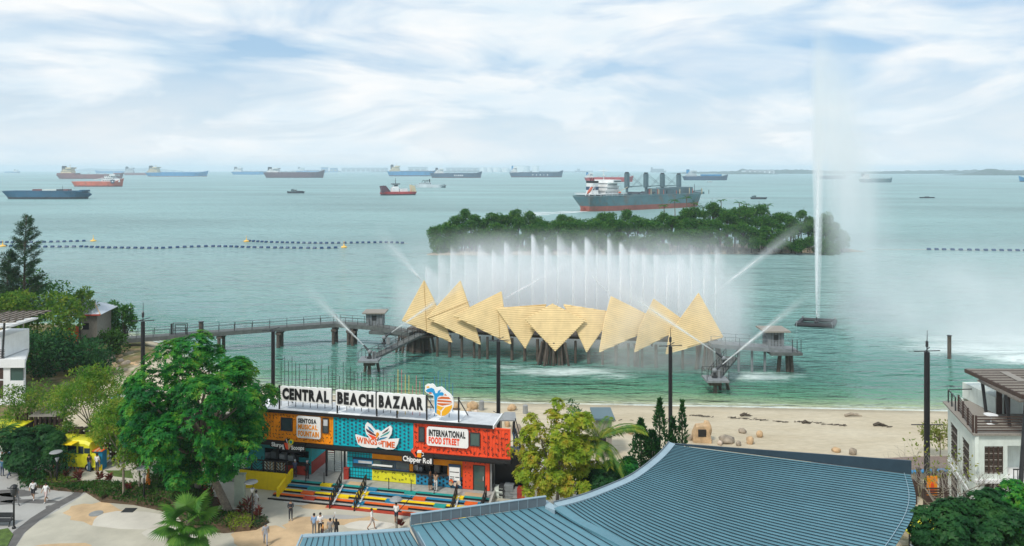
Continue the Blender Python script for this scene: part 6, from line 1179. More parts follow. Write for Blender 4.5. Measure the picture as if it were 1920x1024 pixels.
def coconut(label, base, top, n, ln, seed, kind='coconut', group=None, trunk=.14, name='coconut_palm', parts=True, droop=(.35, .95)):
    base, top = Vector(base), Vector(top); r_ = random.Random(seed); t = thing(name, label, 'palm', base, group=group); meshes = [npmesh('frond', *frond_mesh(ln, d, ln*.30, 26, h), LV[kind]) for d, h in ((droop[0], .15), ((droop[0]+droop[1])/2, .4), (droop[1], .7))]
    for i in range(n):
        o = link('frond', meshes[(i*7) % 3], t); o.location = top-base; o.rotation_euler = (r_.uniform(-.15, .15), r_.uniform(-.5, .15), 2*math.pi*i/n+r_.uniform(-.2, .2)); s = r_.uniform(.85, 1.1); o.scale = (s, s, s)
    m = base.lerp(top, .5)+Vector((.25, 0, 0)); MB().path([base, base.lerp(m, .5), m, top], [trunk*1.3, trunk, trunk*.9, trunk*.8], 8).build('trunk', M['bark'], t); return t
coconut('coconut palm with drooping fronds between the lime tree and the dark shrubs', P(1106, 940, 0), Q(1122, 825, 62), 17, 4.1, 3)
# -- fan palm in the foreground
def fan_leaf(r, seed):
    g = random.Random(seed); mb = MB(); n = 30; pt = r*.9
    mb.path([(0, 0, 0), (pt*.5, 0, pt*.16), (pt, 0, pt*.12)], [.035, .025, .02], 5); V = [tuple(v) for v in mb.v]; q = [f for f in mb.f if len(f) == 4]; C = []; D = []; L_ = []
    for i in range(n):
        a = R(-128+256*i/(n-1)); l = r*(1-.28*abs(a)/2.2)*g.uniform(.9, 1.05); C.append((pt, 0, pt*.12)); D.append((math.cos(a), math.sin(a), -.28+.1*math.cos(a*2))); L_.append(l)
    v2, q2 = leaves(np.array(C), unit(np.array(D)), np.tile([0, 0, 1.0], (n, 1)), np.array(L_), .12*r); return np.concatenate([v2, np.array(V)]), np.concatenate([q2, np.array(q)+len(v2)])
b = P(352, 1080, 0); top = Q(352, 975, b.y+.2); t = thing('fan_palm', 'green fan palm in the foreground with wide pleated leaves', 'palm', b); ms = [npmesh('fan_leaf', *fan_leaf(1.35, s), LV['palm']) for s in range(3)]; r_ = random.Random(2)
for i in range(22):
    o = link('fan_leaf', ms[i % 3], t); o.location = top-b+Vector((0, 0, -.02*i)); el = R(-58+i*5.2); o.rotation_euler = (0, el, i*2.4+r_.uniform(-.2, .2)); s = r_.uniform(.85, 1.12); o.scale = (s, s, s)
MB().path([b-Vector((0, 0, .2)), b.lerp(top, .5), top], [.2, .17, .15], 9).build('trunk', M['bark'], t)
tb = P(20, 860, .0)
coconut('small palm with splayed fronds at the left edge by the yellow stall', Vector(((5-960)*74/F, 74, 0)), Q(6, 805, 74), 11, 2.0, 9, 'palm', trunk=.1)
# -- hedges, ground plants
def hedge(label, uv, h, n, kind, seed, ln=.2, cat_='hedge', z=.1):
    pts = [P(u, v, z) for u, v in uv]; c = sum(pts, Vector())/len(pts); t = thing('hedge', label, cat_, c); g = np.random.default_rng(seed); tris = tessellate_polygon([pts]); ar = [((pts[b]-pts[a]).cross(pts[d]-pts[a])).length for a, b, d in tris]; ids = g.choice(len(tris), n, p=np.array(ar)/sum(ar)); C = np.zeros((n, 3)); A = np.array([tuple(p) for p in pts])
    u1, u2 = g.uniform(0, 1, n), g.uniform(0, 1, n); f = u1+u2 > 1; u1[f], u2[f] = 1-u1[f], 1-u2[f]; tr = np.array(tris)[ids]; C = A[tr[:, 0]]+(A[tr[:, 1]]-A[tr[:, 0]])*u1[:, None]+(A[tr[:, 2]]-A[tr[:, 0]])*u2[:, None]
    C[:, 2] += h*np.sqrt(g.uniform(0, 1, n))*(.75+.35*np.array([mn.noise((x*.9, y*.9, seed)) for x, y in C[:, :2]])); D = unit(g.normal(size=(n, 3))+np.array([0, 0, .5])); V, q = leaves(C, D, unit(g.normal(size=(n, 3))), ln*g.uniform(.7, 1.3, n), ln*.5); link('foliage', npmesh('foliage', V-np.array(c), q, LV[kind]), t)
    mb = MB().slab([(c.x+(p.x-c.x)*.93, c.y+(p.y-c.y)*.93) for p in pts], z-.05, z+h*.55); mb.build('stems', M['soil'], t)
hedge('clipped dark green hedge curving along the grey pavement', [(35, 893), (40, 888), (60, 905), (105, 914), (160, 908), (176, 910), (160, 924), (110, 920), (60, 913), (36, 903)], .45, 2400, 'hedge', 1); hedge('low dark hedge at the head of the long planting bed', [(160, 920), (180, 905), (215, 910), (215, 928), (190, 938)], .5, 1500, 'hedge', 2)
hedge('mixed green ground planting in the middle of the long bed', [(215, 910), (290, 915), (330, 925), (320, 955), (260, 948), (200, 936)], .6, 2600, 'hedge', 3, .26, 'planting'); hedge('bushy green plants round the cone at the right of the long bed', [(280, 905), (345, 905), (400, 930), (395, 958), (330, 958), (290, 940)], 1.1, 3200, 'hedge', 4, .28, 'planting'); hedge('lime green clipped shrub at the foot of the big trunk', [(420, 975), (455, 965), (480, 975), (470, 995), (430, 997)], .55, 1200, 'lime', 5, .16, 'shrub'); hedge('dark low ground cover on the point of the trunk bed', [(465, 965), (500, 972), (503, 980), (480, 992), (468, 990)], .3, 700, 'dark', 6, .14, 'planting')
hedge('green ground cover round the big trunk', [(350, 965), (425, 960), (450, 968), (425, 990), (360, 992)], .4, 1400, 'hedge', 7, .2, 'planting'); hedge('dark leafy shrubs in the shade left of the big tree', [(285, 880), (345, 872), (365, 900), (300, 905)], 1.9, 2600, 'dark', 8, .3, 'planting'); hedge('light green low plants on the small lawn bed', [(60, 884), (120, 892), (150, 905), (100, 908), (60, 898)], .3, 1000, 'olive', 9, .22, 'planting')
def spiky(label, u, v, h, n, kind='purple', seed=0, group='red cordylines in the beds', name='cordyline'):
    b = P(u, v, .1); t = thing(name, label, 'plant', b, group=group); g = np.random.default_rng(seed); C = np.zeros((n, 3)); C[:, 2] = h*g.uniform(.25, .8, n); a = g.uniform(0, 2*math.pi, n); D = unit(np.stack([np.cos(a), np.sin(a), g.uniform(.3, 1.4, n)], 1)); V, q = leaves(C, D, unit(g.normal(size=(n, 3))), h*.55*g.uniform(.7, 1.1, n), .13); link('foliage', npmesh('foliage', V, q, LV[kind]), t); MB().tube(b, b+Vector((0, 0, h*.8)), .03, .02, 5).build('stem', M['bark'], t)
for i, (u, v, h, lb) in enumerate(((146, 908, 1.3, 'tall red cordyline by the hedge, below the food bus'), (124, 898, .8, 'small red cordyline in the low plants left of the tall one'), (187, 905, 1.0, 'red cordyline left of the leaning trunk'), (205, 908, 1.0, 'red cordyline right of the leaning trunk'), (240, 925, .8, 'red cordyline in the middle of the long bed'), (392, 945, 1.4, 'red cordyline left of the big trunk'), (415, 955, 1.0, 'red cordyline touching the big trunk'), (466, 968, 1.5, 'tallest red cordyline beside the lamp post'), (484, 976, 1.1, 'red cordyline right of the lamp post'), (452, 968, 1.0, 'red cordyline left of the lamp post'), (752, 992, .8, 'red cordyline at the corner of the small grey roof'))): spiky(lb, u, v, h, 46, seed=i)
# -- leafless tree by the white house
def bare(label, u, Y, v0, w, seed):
    b = Vector(((u-960)*Y/F, Y, 0)); t = thing('bare_tree', label, 'tree', b); r_ = random.Random(seed); mb = MB(); tips = []
    def grow(p, d, l, r, dep):
        e = p+d*l; m1 = p.lerp(e, .5)+Vector((r_.uniform(-.1, .1), r_.uniform(-.1, .1), 0))*l; mb.path([p, m1, e], [r, r*.8, r*.6], 5, cap=False)
        if dep == 0: tips.append(e); return
        for i in range(3 if dep > 1 else 2): a = r_.uniform(0, 6.28); dd = (d*.9+Vector((math.cos(a)*.75, math.sin(a)*.6, r_.uniform(-.05, .4)))).normalized(); grow(e, dd, l*r_.uniform(.6, .85), r*.58, dep-1)
    for k in range(4): grow(b+Vector((.2*k-.3, 0, 0)), Vector((r_.uniform(-.35, .35), r_.uniform(-.2, .2), 1)).normalized(), 2.7, .09, 4)
    mb.build('trunk', M['woodgrey'], t); g = np.random.default_rng(seed); T_ = np.array([tuple(x) for x in tips]); n = 240; i = g.choice(len(T_), 28); C = T_[i][g.integers(0, 28, n)]+g.normal(size=(n, 3))*.28; V, q = leaves(C, unit(g.normal(size=(n, 3))), unit(g.normal(size=(n, 3))), .26, .13); link('crown', npmesh('crown', V-np.array(b), q, LV['bare']), t)
bare('almost leafless pale tree in front of the white house', 1790, 57, 800, 150, 14)
lt('tan and green bush on the sand beside the right black mast', 1762, 0, 795, 830, 60, 'bare', 900, .3, .14, 120, Y=76, z=-.8, lobes=10, rl=.9, trunk=.06)
# ================================================================ island
def island():
    mb = MB(); rings = []; us = np.linspace(800, 1622, 60)
    for u in us:
        k = (u-800)/822; c = P(u, 478-6*k, SEA); wd = 16*math.sin(math.pi*min(1, max(0, k*.98+.01)))**.5; wd *= 1 if u < 1575 else max(.06, (1622-u)/47); h = 2.2*math.sin(math.pi*k)**.4*(1+.3*mn.noise((u*.03, 1, 0))); h = h if u < 1575 else max(.15, 1.8*(1622-u)/47*(1+.3*mn.noise((u*.2, 0, 0))))
        rings.append([(c.x, c.y-wd*.35, SEA-1), (c.x, c.y-wd*.28, SEA+h*.6), (c.x, c.y, SEA+h), (c.x, c.y+wd, SEA+h), (c.x, c.y+wd*1.2, SEA-1)])
    structure('island', mb.loft(rings), M['rockgrey'], smooth=True)
    protos = []
    for i in range(7):
        c, s = lobes_in(3.0, 2.8, 3.2, 11, 1.5, 200+i); V1 = scatter(c, s, 1500, .62, .36, 220+i, .85, .1, .5); me = npmesh('crown', *V1, LV['island']); tm = woods(MB(), (0, 0, -5.5), (0, 0, -1.5), .3, 6, [Vector(x) for x in c], i).mesh('trunk', M['barkdark']); protos.append((me, tm))
    prof = [(806, 432), (822, 418), (845, 404), (872, 393), (890, 400), (915, 409), (945, 399), (970, 400), (1000, 405), (1050, 402), (1100, 401), (1130, 398), (1200, 402), (1250, 398), (1290, 391), (1340, 386), (1380, 384), (1420, 389), (1460, 396), (1500, 401), (1545, 404), (1568, 414), (1584, 436)]
    r_ = random.Random(6); G = 'trees of the wooded island'; n = 0
    for row, (y_off, dv) in enumerate(((10, 0), (4, 14), (-1.5, 34), (-3.5, 50))):
        u = 812+row*7
        while u < 1584:
            c = P(u, 476, SEA); Y = c.y+y_off+r_.uniform(-1.5, 1.5); vt = np.interp(u, [p[0] for p in prof], [p[1] for p in prof])+dv+r_.choice((-10, -4, -2, 0, 2, 4, 7, 9)); zt_ = H-(vt-HZ)*Y/F; s = r_.uniform(.8, 1.15)*(1.0, 1.0, .9, .75)[row]
            if 1572 < u and row >= 2: break
            zc = zt_-3.6*s; base = Vector(((u-960)*Y/F, Y, SEA+1.2)); p = protos[r_.randrange(7)]
            t = thing('island_tree', ('green tree on the crest of the wooded island', 'green tree in the middle row of the wooded island', 'green tree at the water side of the wooded island', 'low green tree overhanging the near shore of the wooded island')[row]+(', at its left end', ', left of the ship', ', below the ship hull', ', right of the ship', ', near the tall water column')[min(4, int(max(0, u-800)//160))], 'tree', base, group=G); o = link('crown', p[0], t); o.location = (0, 0, zc-base.z); o.scale = (s, s, s); o.rotation_euler.z = r_.uniform(0, 6.3); k = max(.4, (zc-base.z)/5.5)
            o = link('trunk', p[1], t); o.location = (0, 0, zc-base.z); o.scale = (s, s, k*1.05); n += 1; u += r_.uniform(12, 19)
    for i, (u, v, lb) in enumerate(((1265, 376, 'lone coconut palm on the island below the middle of the ship hull'), (1245, 385, 'coconut palm on the island left of the lone one'), (1287, 372, 'tallest coconut palm on the island, crossing the red hull'), (1302, 382, 'coconut palm on the island by the bow of the bulk carrier'), (1318, 390, 'low coconut palm on the island right of the bow'), (1352, 376, 'coconut palm standing above the island crest'), (1386, 381, 'palm crown on the island crest under the small boat'), (1440, 386, 'palm crown on the right part of the island'), (1400, 384, 'palm beside the one under the small boat'))):
        c = P(u, 474, SEA); Y = c.y+12; coconut(lb, ((u-960)*Y/F, Y, SEA+1.5), Q(u, v, Y), 9, 2.6, 300+i, 'island', 'coconut palms on the island', .2, droop=(.3, .8))
island()
# ================================================================ the curved metal roof in front
def lerp_path(pts, k):
    d = [0]
    for a, b in zip(pts, pts[1:]): d.append(d[-1]+(b-a).length)
    x = k*d[-1]
    for i in range(len(pts)-1):
        if x <= d[i+1] or i == len(pts)-2: return pts[i].lerp(pts[i+1], (x-d[i])/(d[i+1]-d[i]))
def strip(mb, a, b, c, d, th=.05):
    """thin sheet a-b-c-d with thickness below"""
    dn = Vector((0, 0, -th)); p = [a, b, c, d]; return mb.add(p+[x+dn for x in p], [(0, 1, 2, 3), (7, 6, 5, 4), (0, 4, 5, 1), (1, 5, 6, 2), (2, 6, 7, 3), (3, 7, 4, 0)])
def pans(t, Lp, Rp, n, seam=.05, sub=6, sag=0.0):
    for i in range(n):
        a0, a1 = lerp_path(Lp, i/n), lerp_path(Lp, (i+1)/n); b0, b1 = lerp_path(Rp, i/n), lerp_path(Rp, (i+1)/n); mb = MB()
        def at(k, w): p = (a0.lerp(b0, k)).lerp(a1.lerp(b1, k), w); return p-Vector((0, 0, sag*(i/n)*5*k*(1-k)**1.5))
        for j in range(sub): strip(mb, at(j/sub, .0), at((j+1)/sub, .0), at((j+1)/sub, .97), at(j/sub, .97), .04)
        mb.build('roof_panel', M['roofmetal'], t, fix=False); sm = MB(); up = Vector((0, 0, seam))
        for j in range(sub):
            p, q = at(j/sub, .985), at((j+1)/sub, .985); w = (at(j/sub, 1)-at(j/sub, .9)).normalized()*.018; sm.add([p-w, q-w, q+w, p+w, p-w+up, q-w+up, q+w+up, p+w+up], [(4, 5, 6, 7), (0, 1, 5, 4), (1, 2, 6, 5), (2, 3, 7, 6), (3, 0, 4, 7)])
        sm.build('standing_seam', M['roofseam'], t, fix=False)
ZR = 9.2
def pr(uvz): return [P(u, v, z) for u, v, z in uvz]
def bez(pts, n=40):
    out = []
    P_ = [pts[0]]+list(pts)+[pts[-1]]
    for i in range(1, len(P_)-2):
        for j in range(n//len(pts)):
            s = j/(n//len(pts)); a, b, c, d = P_[i-1:i+3]; out.append(.5*((2*b)+(c-a)*s+(2*a-5*b+4*c-d)*s*s+(3*b-a-3*c+d)*s**3))
    return out+[pts[-1]]
Lp = bez(pr([(1266, 835, 9.6), (1243, 861, 9.6), (1197, 897, 9.6), (1146, 921, 9.6), (1095, 940, 9.6), (1046, 953, 9.6)])); Vp = bez(pr([(1046, 953, 9.6), (1084, 977, 9.42), (1140, 1007, 9.22), (1235, 1058, 9.0), (1330, 1105, 8.9)])); Rp = bez(pr([(1707, 890, 8.6), (1717, 930, 8.6), (1712, 965, 8.6), (1690, 1006, 8.6), (1665, 1042, 8.6), (1630, 1085, 8.6), (1580, 1135, 8.6), (1520, 1185, 8.6)]))
t = thing('pavilion', 'large sweeping blue-grey standing-seam roof with a curved edge, bottom right', 'building', (P(1450, 950, 0).x, 50, 0))
# the left edge ends at the inner corner: panels start along the curve, then along the valley
pans(t, Lp, Rp, 52, sub=12, sag=.62)
cur = [p for p in Lp if p.y > 0][:]; kc = max(range(len(Lp)), key=lambda i: -Lp[i].x); edge = Lp[:kc+1]
for a, b in zip(edge, edge[1:]):
    n = Vector((-(b-a).y, (b-a).x, 0)).normalized(); n = n if n.x < 0 else -n; a1, b1 = a+n*.4, b+n*.4; u = Vector((0, 0, .10)); 
    strip(MB(), a+u, b+u, b1+u*1.6, a1+u*1.6, .12).build('edge_flashing', M['flash'], t); strip(MB(), a1+u*2.2, b1+u*2.2, b1+n*.07+u*2.2, a1+n*.07+u*2.2, .5).build('gutter_lip', M['flashgrey'], t)
va = Vp
for a, b in zip(va, va[1:]): n = Vector(((b-a).y, -(b-a).x, 0)).normalized()*.3; u = Vector((0, 0, .09)); strip(MB(), a+u-n*.9, b+u-n*.9, b+u+n, a+u+n, .1).build('valley_flashing', M['roofmetal'], t)
f0, f1 = P(1258, 833, 9.6), P(1709, 890, 8.55)
m0 = 9
for i in range(m0):
    a, b = f0.lerp(f1, i/m0), f0.lerp(f1, (i+1)/m0); y = Vector((0, .06, 0)); ha, hb = .06+.86*(i/m0), .06+.86*((i+1)/m0); MB().add([a, b, b+Vector((0, 0, hb)), a+Vector((0, 0, ha)), a+y*2, b+y*2, b+y*2+Vector((0, 0, hb)), a+y*2+Vector((0, 0, ha))], [(0, 1, 2, 3), (7, 6, 5, 4), (0, 4, 5, 1), (1, 5, 6, 2), (2, 6, 7, 3), (3, 7, 4, 0)]).build('fascia', M['fascia'], t)
for i in range(min(len(Rp), len(Lp))-1):
    a, b = Rp[i], Rp[i+1]; i0 = a+(Lp[i]-a)*.025, b+(Lp[i+1]-b)*.025
    MB().bar(i0[0]+Vector((0, 0, .07)), i0[1]+Vector((0, 0, .07)), .03).build('gutter_wire', M['flash'], t)
wall = [Lp[0]+Vector((1, -1.0, 0))]+[p+Vector((1.5, -1.2, 0)) for p in Lp[4:kc:6]]+[Vector((2.5, 40, 0)), Vector((6, 33, 0)), Vector((22, 33, 0))]+[p+Vector((-1.6, 0, 0)) for p in Rp[24:0:-6]]+[Rp[0]+Vector((-1.5, -1.0, 0))]
for a, b in zip(wall, wall[1:]+wall[:1]): MB().add([(a.x, a.y, 0), (b.x, b.y, 0), (b.x, b.y, 7.9), (a.x, a.y, 7.9), (a.x*.995, a.y*.995, 0), (b.x*.995, b.y*.995, 0), (b.x*.995, b.y*.995, 7.9), (a.x*.995, a.y*.995, 7.9)], [(0, 1, 2, 3), (7, 6, 5, 4), (0, 4, 5, 1), (1, 5, 6, 2), (2, 6, 7, 3), (3, 7, 4, 0)]).build('wall', M['concrete'], t)
# middle roof with the panelled parapet
t = thing('pavilion_wing', 'blue-grey roof wing with fanning seams below a dark panelled parapet', 'building', (P(900, 1000, 0).x, 46, 0))
A = pr([(773, 986, 9.5), (860, 974, 9.5), (945, 961, 9.5), (1035, 947, 9.5)]); B = pr([(852, 1110, 8.8), (1050, 1105, 8.8), (1210, 1085, 8.9), (1235, 1062, 9.05)]); B[3] = Vp[-1]-Vector((.3, 0, .06)); B[2] = B[1].lerp(B[3], .6)
pans(t, A, B, 16)
p0, p1 = P(770, 984, 9.52), P(1024, 949, 9.52)
for i in range(14):
    a, b = p0.lerp(p1, i/14), p0.lerp(p1, (i+1)/14); d = (b-a)*.03; n = Vector((-.02, .1, 0)); h = Vector((0, 0, .52)); MB().add([a+d, b, b+h, a+d+h, a+d+n, b+n, b+n+h, a+d+n+h], [(0, 1, 2, 3), (7, 6, 5, 4), (0, 4, 5, 1), (1, 5, 6, 2), (2, 6, 7, 3), (3, 7, 4, 0)]).build('parapet_panel', M['flashgrey'], t); MB().bar(a+d*.5-n*.1, a+d*.5+h-n*.1, .025).build('joint_strip', M['flash'], t)
MB().bar(p0+Vector((0, .05, .55)), p1+Vector((0, .05, .55)), .16, .04).build('coping', M['flash'], t); a, b = p0, p1
strip(MB(), p0-Vector((0, .05, -.0)), p1-Vector((0, .05, -.0)), A[3]+Vector((0, -.1, .05)), A[0]+Vector((0, -.1, .05)), .05).build('base_flashing', M['roofmetal'], t)
e0, e1 = P(1022, 938, 9.6), P(1046, 951, 9.62); strip(MB(), P(1023, 937, 9.6), P(1046, 951, 9.66), P(1040, 957, 9.66), P(1022, 950, 9.6), .3).build('corner_flashing', M['flash'], t)
MB().bar(P(769, 972, 9.55), P(840, 1100, 8.9), .05, .05).build('edge_trim', M['flash'], t); strip(MB(), P(768, 974, 9.4), P(773, 986, 9.5), P(850, 1110, 8.8), P(830, 1110, 8.8), .3).build('edge_flashing', M['flashgrey'], t)
MB().box(p0.x+1.2, p1.x-1.2, 35, p0.y-.8, 0, 8.2).build('wall', M['concrete'], t)
# small flat roof at the bottom left of it
t = thing('lean_to', 'small blue-grey seamed roof at the bottom edge, left of the parapet', 'building', (P(660, 1000, 0).x, 46, 0))
A = pr([(567, 1010, 8.6), (768, 997, 8.6)]); B = pr([(525, 1110, 8.1), (838, 1110, 8.1)]); pans(t, A, B, 20, .04, 4)
a, b = P(567, 1002, 8.65), P(769, 989, 8.65); strip(MB(), a, b, A[1]+Vector((0, 0, .08)), A[0]+Vector((0, 0, .08)), .25).build('coping', M['flash'], t); MB().bar(P(566, 1004, 8.66), P(520, 1110, 8.12), .09, .12).build('edge_trim', M['flash'], t); MB().box(a.x+.8, b.x-.4, 36, a.y-.6, 0, 7.6).build('wall', M['concrete'], t)
# ================================================================ white terrace house on the right
HW = Frame((0, 0, 0), 0)
def house_right():
    # corner nearest the camera at pixel (1828, 815..); left wall recedes to (1778, 790); right wall runs to the right
    t = thing('terrace_house', 'white three-storey house with slatted shutters and a timber trellis roof, right edge', 'house', (40, 60, 0))
    Yc = 57.0; c = Q(1827, 815, Yc); zt_ = c.z; Yl = 64.5; l = Q(1778, 790, Yl); xr = 62
    dx, dy = l.x-c.x, l.y-c.y; ln = math.hypot(dx, dy); ux, uy = dx/ln, dy/ln
    FL_ = Frame((c.x, c.y, 0), math.atan2(-uy, -ux))          # frame of the left wall: +x from far end to the corner, -y outwards
    def wv(s, d, z): return (c.x-ux*(-s) if False else c.x+ux*s+(-uy)*(-d)*0+(-uy*0), 0, z)
    nx, ny = uy, -ux
    if nx > 0: nx, ny = -nx, -ny
    def lw(s, d, z): return (c.x+ux*s+nx*d, c.y+uy*s+ny*d, z)
    def lbox(s0, s1, d0, d1, z0, z1, nm, m, par=t):
        return MB().add([lw(s0, d0, z0), lw(s1, d0, z0), lw(s1, d1, z0), lw(s0, d1, z0), lw(s0, d0, z1), lw(s1, d0, z1), lw(s1, d1, z1), lw(s0, d1, z1)], [(3, 2, 1, 0), (4, 5, 6, 7), (0, 1, 5, 4), (1, 2, 6, 5), (2, 3, 7, 6), (3, 0, 4, 7)]).build(nm, M[m], par)
    # front wall facing the camera (y = Yc), with openings
    def fz(v): return H-(v-HZ)*Yc/F
    def fx(u): return (u-960)*Yc/F
    fl2 = fz(898); fl3 = zt_
    def wallpiece(u0, u1, v0, v1, nm='wall', m='sidewhite', y0=0, y1=.25): return MB().box(fx(u0), fx(u1), Yc+y0, Yc+y1, fz(v1), fz(v0)).build(nm, M[m], t)
    wallpiece(1827, 1846, 815, 1010); wallpiece(1881, 1889, 815, 1010); wallpiece(1846, 1881, 815, 837); wallpiece(1846, 1881, 889, 906); wallpiece(1846, 1881, 950, 1010); wallpiece(1889, 1960, 815, 836); wallpiece(1889, 1960, 892, 1010)
    wallpiece(1826, 1890, 898, 904, 'string_course', 'white', -.25, 0)
    for v0, v1 in ((837, 889), (906, 950)):
        f = MB().box(fx(1846), fx(1881), Yc+.15, Yc+.2, fz(v1), fz(v0)).build('shutter', M['wooddark'], t)
        for k in range(5): x = fx(1846)+(fx(1881)-fx(1846))*k/4; MB().box(x-.05, x+.05, Yc+.02, Yc+.15, fz(v1), fz(v0)).build('shutter_stile', M['wooddark'], f)
        for k in range(13): z = fz(v1)+(fz(v0)-fz(v1))*(k+.5)/13; MB().box(fx(1846), fx(1881), Yc+.07, Yc+.13, z-.045, z+.03).build('slat', M['barkdark'] if k % 3 else M['woodgrey'], f)
    # balcony recess on the right
    MB().box(fx(1889), fx(1960), Yc+1.6, Yc+1.7, fz(892), fz(836)).build('recess_wall', M['sidewhite'], t); MB().box(fx(1886), fx(1960), Yc-.9, Yc+1.6, fz(897), fz(891)).build('balcony_slab', M['white'], t)
    for k in range(12): x = fx(1887)+k*.3; MB().box(x-.02, x+.02, Yc-.85, Yc-.81, fz(891), fz(872)).build('baluster', M['darksteel'], t)
    MB().box(fx(1886), fx(1960), Yc-.87, Yc-.8, fz(873), fz(871)).build('balcony_rail', M['darksteel'], t)
    # left wall
    def sz(u):                                         # distance along the left wall for a photo column
        k = (u-960)/F; return (k*c.y-c.x)/(ux-k*uy)
    segs = [(1777, 1782), (1795, 1804), (1817, 1828)]
    for u0, u1 in segs: lbox(sz(u1), sz(u0), -.25, 0, 0, zt_, 'wall', 'sidewhite')
    for u0, u1 in ((1782, 1795), (1804, 1817)):
        s0, s1 = sz(u1), sz(u0); 
        for z0, z1 in ((0, 1.1), (3.35, 4.4), (7.5, zt_)): lbox(s0, s1, -.25, 0, z0, z1, 'wall', 'sidewhite')
        for z0, z1 in ((1.1, 3.35), (4.4, 7.5)):
            sh_ = lbox(s0, s1, -.2, -.14, z0, z1, 'shutter', 'wooddark'); 
            for k in range(12): z = z0+(z1-z0)*(k+.5)/12; lbox(s0, s1, -.12, -.05, z-.05, z+.03, 'slat', 'barkdark' if k % 3 else 'woodgrey', sh_)
    lbox(-.02, ln+.1, .0, .05, 3.75, 3.95, 'string_course', 'white')
    # terrace slab, parapet edge, deck
    mb = MB().slab([(c.x-.25, c.y-.25), (xr, c.y-.25), (xr, c.y+9), (l.x-.3, l.y+.3)], zt_, zt_+.12); mb.build('terrace_deck', M['woodgrey'], t)
    # railing round the terrace: dark slats
    def rail(p, q, n, par):
        p, q = Vector(p), Vector(q)
        for i in range(n+1): a = p.lerp(q, i/n); MB().bar(a, a+Vector((0, 0, 1.35)), .11).build('railing_post', M['wooddark'], par)
        for k in range(6): MB().bar(p+Vector((0, 0, .2+.21*k)), q+Vector((0, 0, .2+.21*k)), .035, .085).build('railing_slat', M['wooddark'], par)
    z = zt_+.12; rail((c.x+.1, c.y-.05, z), (xr, c.y-.05, z), 7, t); rail((c.x-.05, c.y+.1, z), (l.x+.2+(c.x-l.x)*.3, l.y-.1-(l.y-c.y)*.3, z), 3, t)
    for i in range(3): a = Vector((l.x, l.y, z)).lerp(Vector((l.x+(c.x-l.x)*.3, l.y-(l.y-c.y)*.3, z)), i/2); MB().bar(a, a+Vector((0, 0, 1.1)), .08).build('railing_post', M['darksteel'], t)
    MB().bar((l.x, l.y, z+1.1), (l.x+(c.x-l.x)*.3, l.y-(l.y-c.y)*.3, z+1.1), .07).build('handrail', M['darksteel'], t); MB().bar((l.x, l.y, z+1.1), (l.x+6, l.y+.5, z+1.1), .07).build('handrail', M['darksteel'], t)
    # penthouse
    px0, px1 = Q(1859, 760, 62).x, xr; MB().box(px0, px1, 61.5, 66, z, Q(1859, 742, 62).z).build('penthouse_wall', M['sidewhite'], t)
    for u in (1869, 1884): a = Q(u, 0, 61.4).x; MB().box(a, a+.42, 61.36, 61.48, z, z+2.3).build('door', M['wooddark'], t)
    MB().box(px0-.0, px0+.8, 61.3, 61.45, z+2.5, z+3.1).build('louvre', M['wooddark'], t)
    # timber trellis roof: tilted frame with rafters and battens
    a, b_, cc, d = Q(1817, 698, 64), Q(2010, 699, 64), Q(1995, 760, 54), Q(1917, 744, 54.5)
    a, b_, cc, d = Vector((a.x, 64.5, a.z)), Vector((a.x+14, 64.5, a.z)), Vector((d.x+9, 54.5, d.z)), Vector((d.x, 54.5, d.z))
    for p, q in ((a, d), (a, b_), (d, cc)): MB().bar(p, q, .18, .3).build('trellis_beam', M['wooddark'], t)
    for k in range(1, 9): MB().bar(a.lerp(b_, k/9), d.lerp(cc, k/9), .12, .2).build('rafter', M['wooddark'], t)
    for k in range(1, 30):
        p, q = a.lerp(d, k/30), b_.lerp(cc, k/30); u = Vector((0, 0, .16)); MB().bar(p+u, q+u, .10, .07).build('batten', M['woodgrey'] if k % 3 else M['wooddark'], t)
    for k in (2, 4, 5, 7): p, q = a.lerp(b_, (k-.5)/9), d.lerp(cc, (k-.5)/9); u = Vector((0, 0, .24)); strip(MB(), p.lerp(q, .15)+u, p.lerp(q, .55)+u, p.lerp(q, .55)+u+Vector((.7, 0, 0)), p.lerp(q, .15)+u+Vector((.7, 0, 0)), .03).build('cover_board', M['woodgrey'], t)
    for p, zz in ((Vector((Q(1842, 0, 62).x, 62, 0)), z), (Vector((Q(1886, 0, 58.5).x, 58.5, 0)), z)): MB().tube((p.x+.3, p.y, zz), (p.x, p.y, a.z-.3-(64-p.y)*.0), .13, .13, 8).build('roof_post', M['darksteel'], t)
    for p, q in ((Q(1910, 960, 55.5), Q(1925, 745, 55.5)),): MB().tube(p, q, .16, .16, 8).build('roof_post', M['darksteel'], t)
    e = [Q(1832, 712, 62), Q(1912, 752, 57)]; strip(MB(), e[0], e[1], e[1]+Vector((6, 2, 0)), e[0]+Vector((7, 2, 0)), .12).build('eave_board', M['woodgrey'], t)
    tc_ = Q(1858, 800, 59); MB().lathe((tc_.x, 59, z), [(.3, 0), (.05, .05), (.05, .7), (.5, .72), (.5, .76)], 12).build('table', M['white'], t)
    MB().box(px0, xr, Yc+9, Yc+9.2, 0, zt_).build('back_wall', M['sidewhite'], t)
house_right()
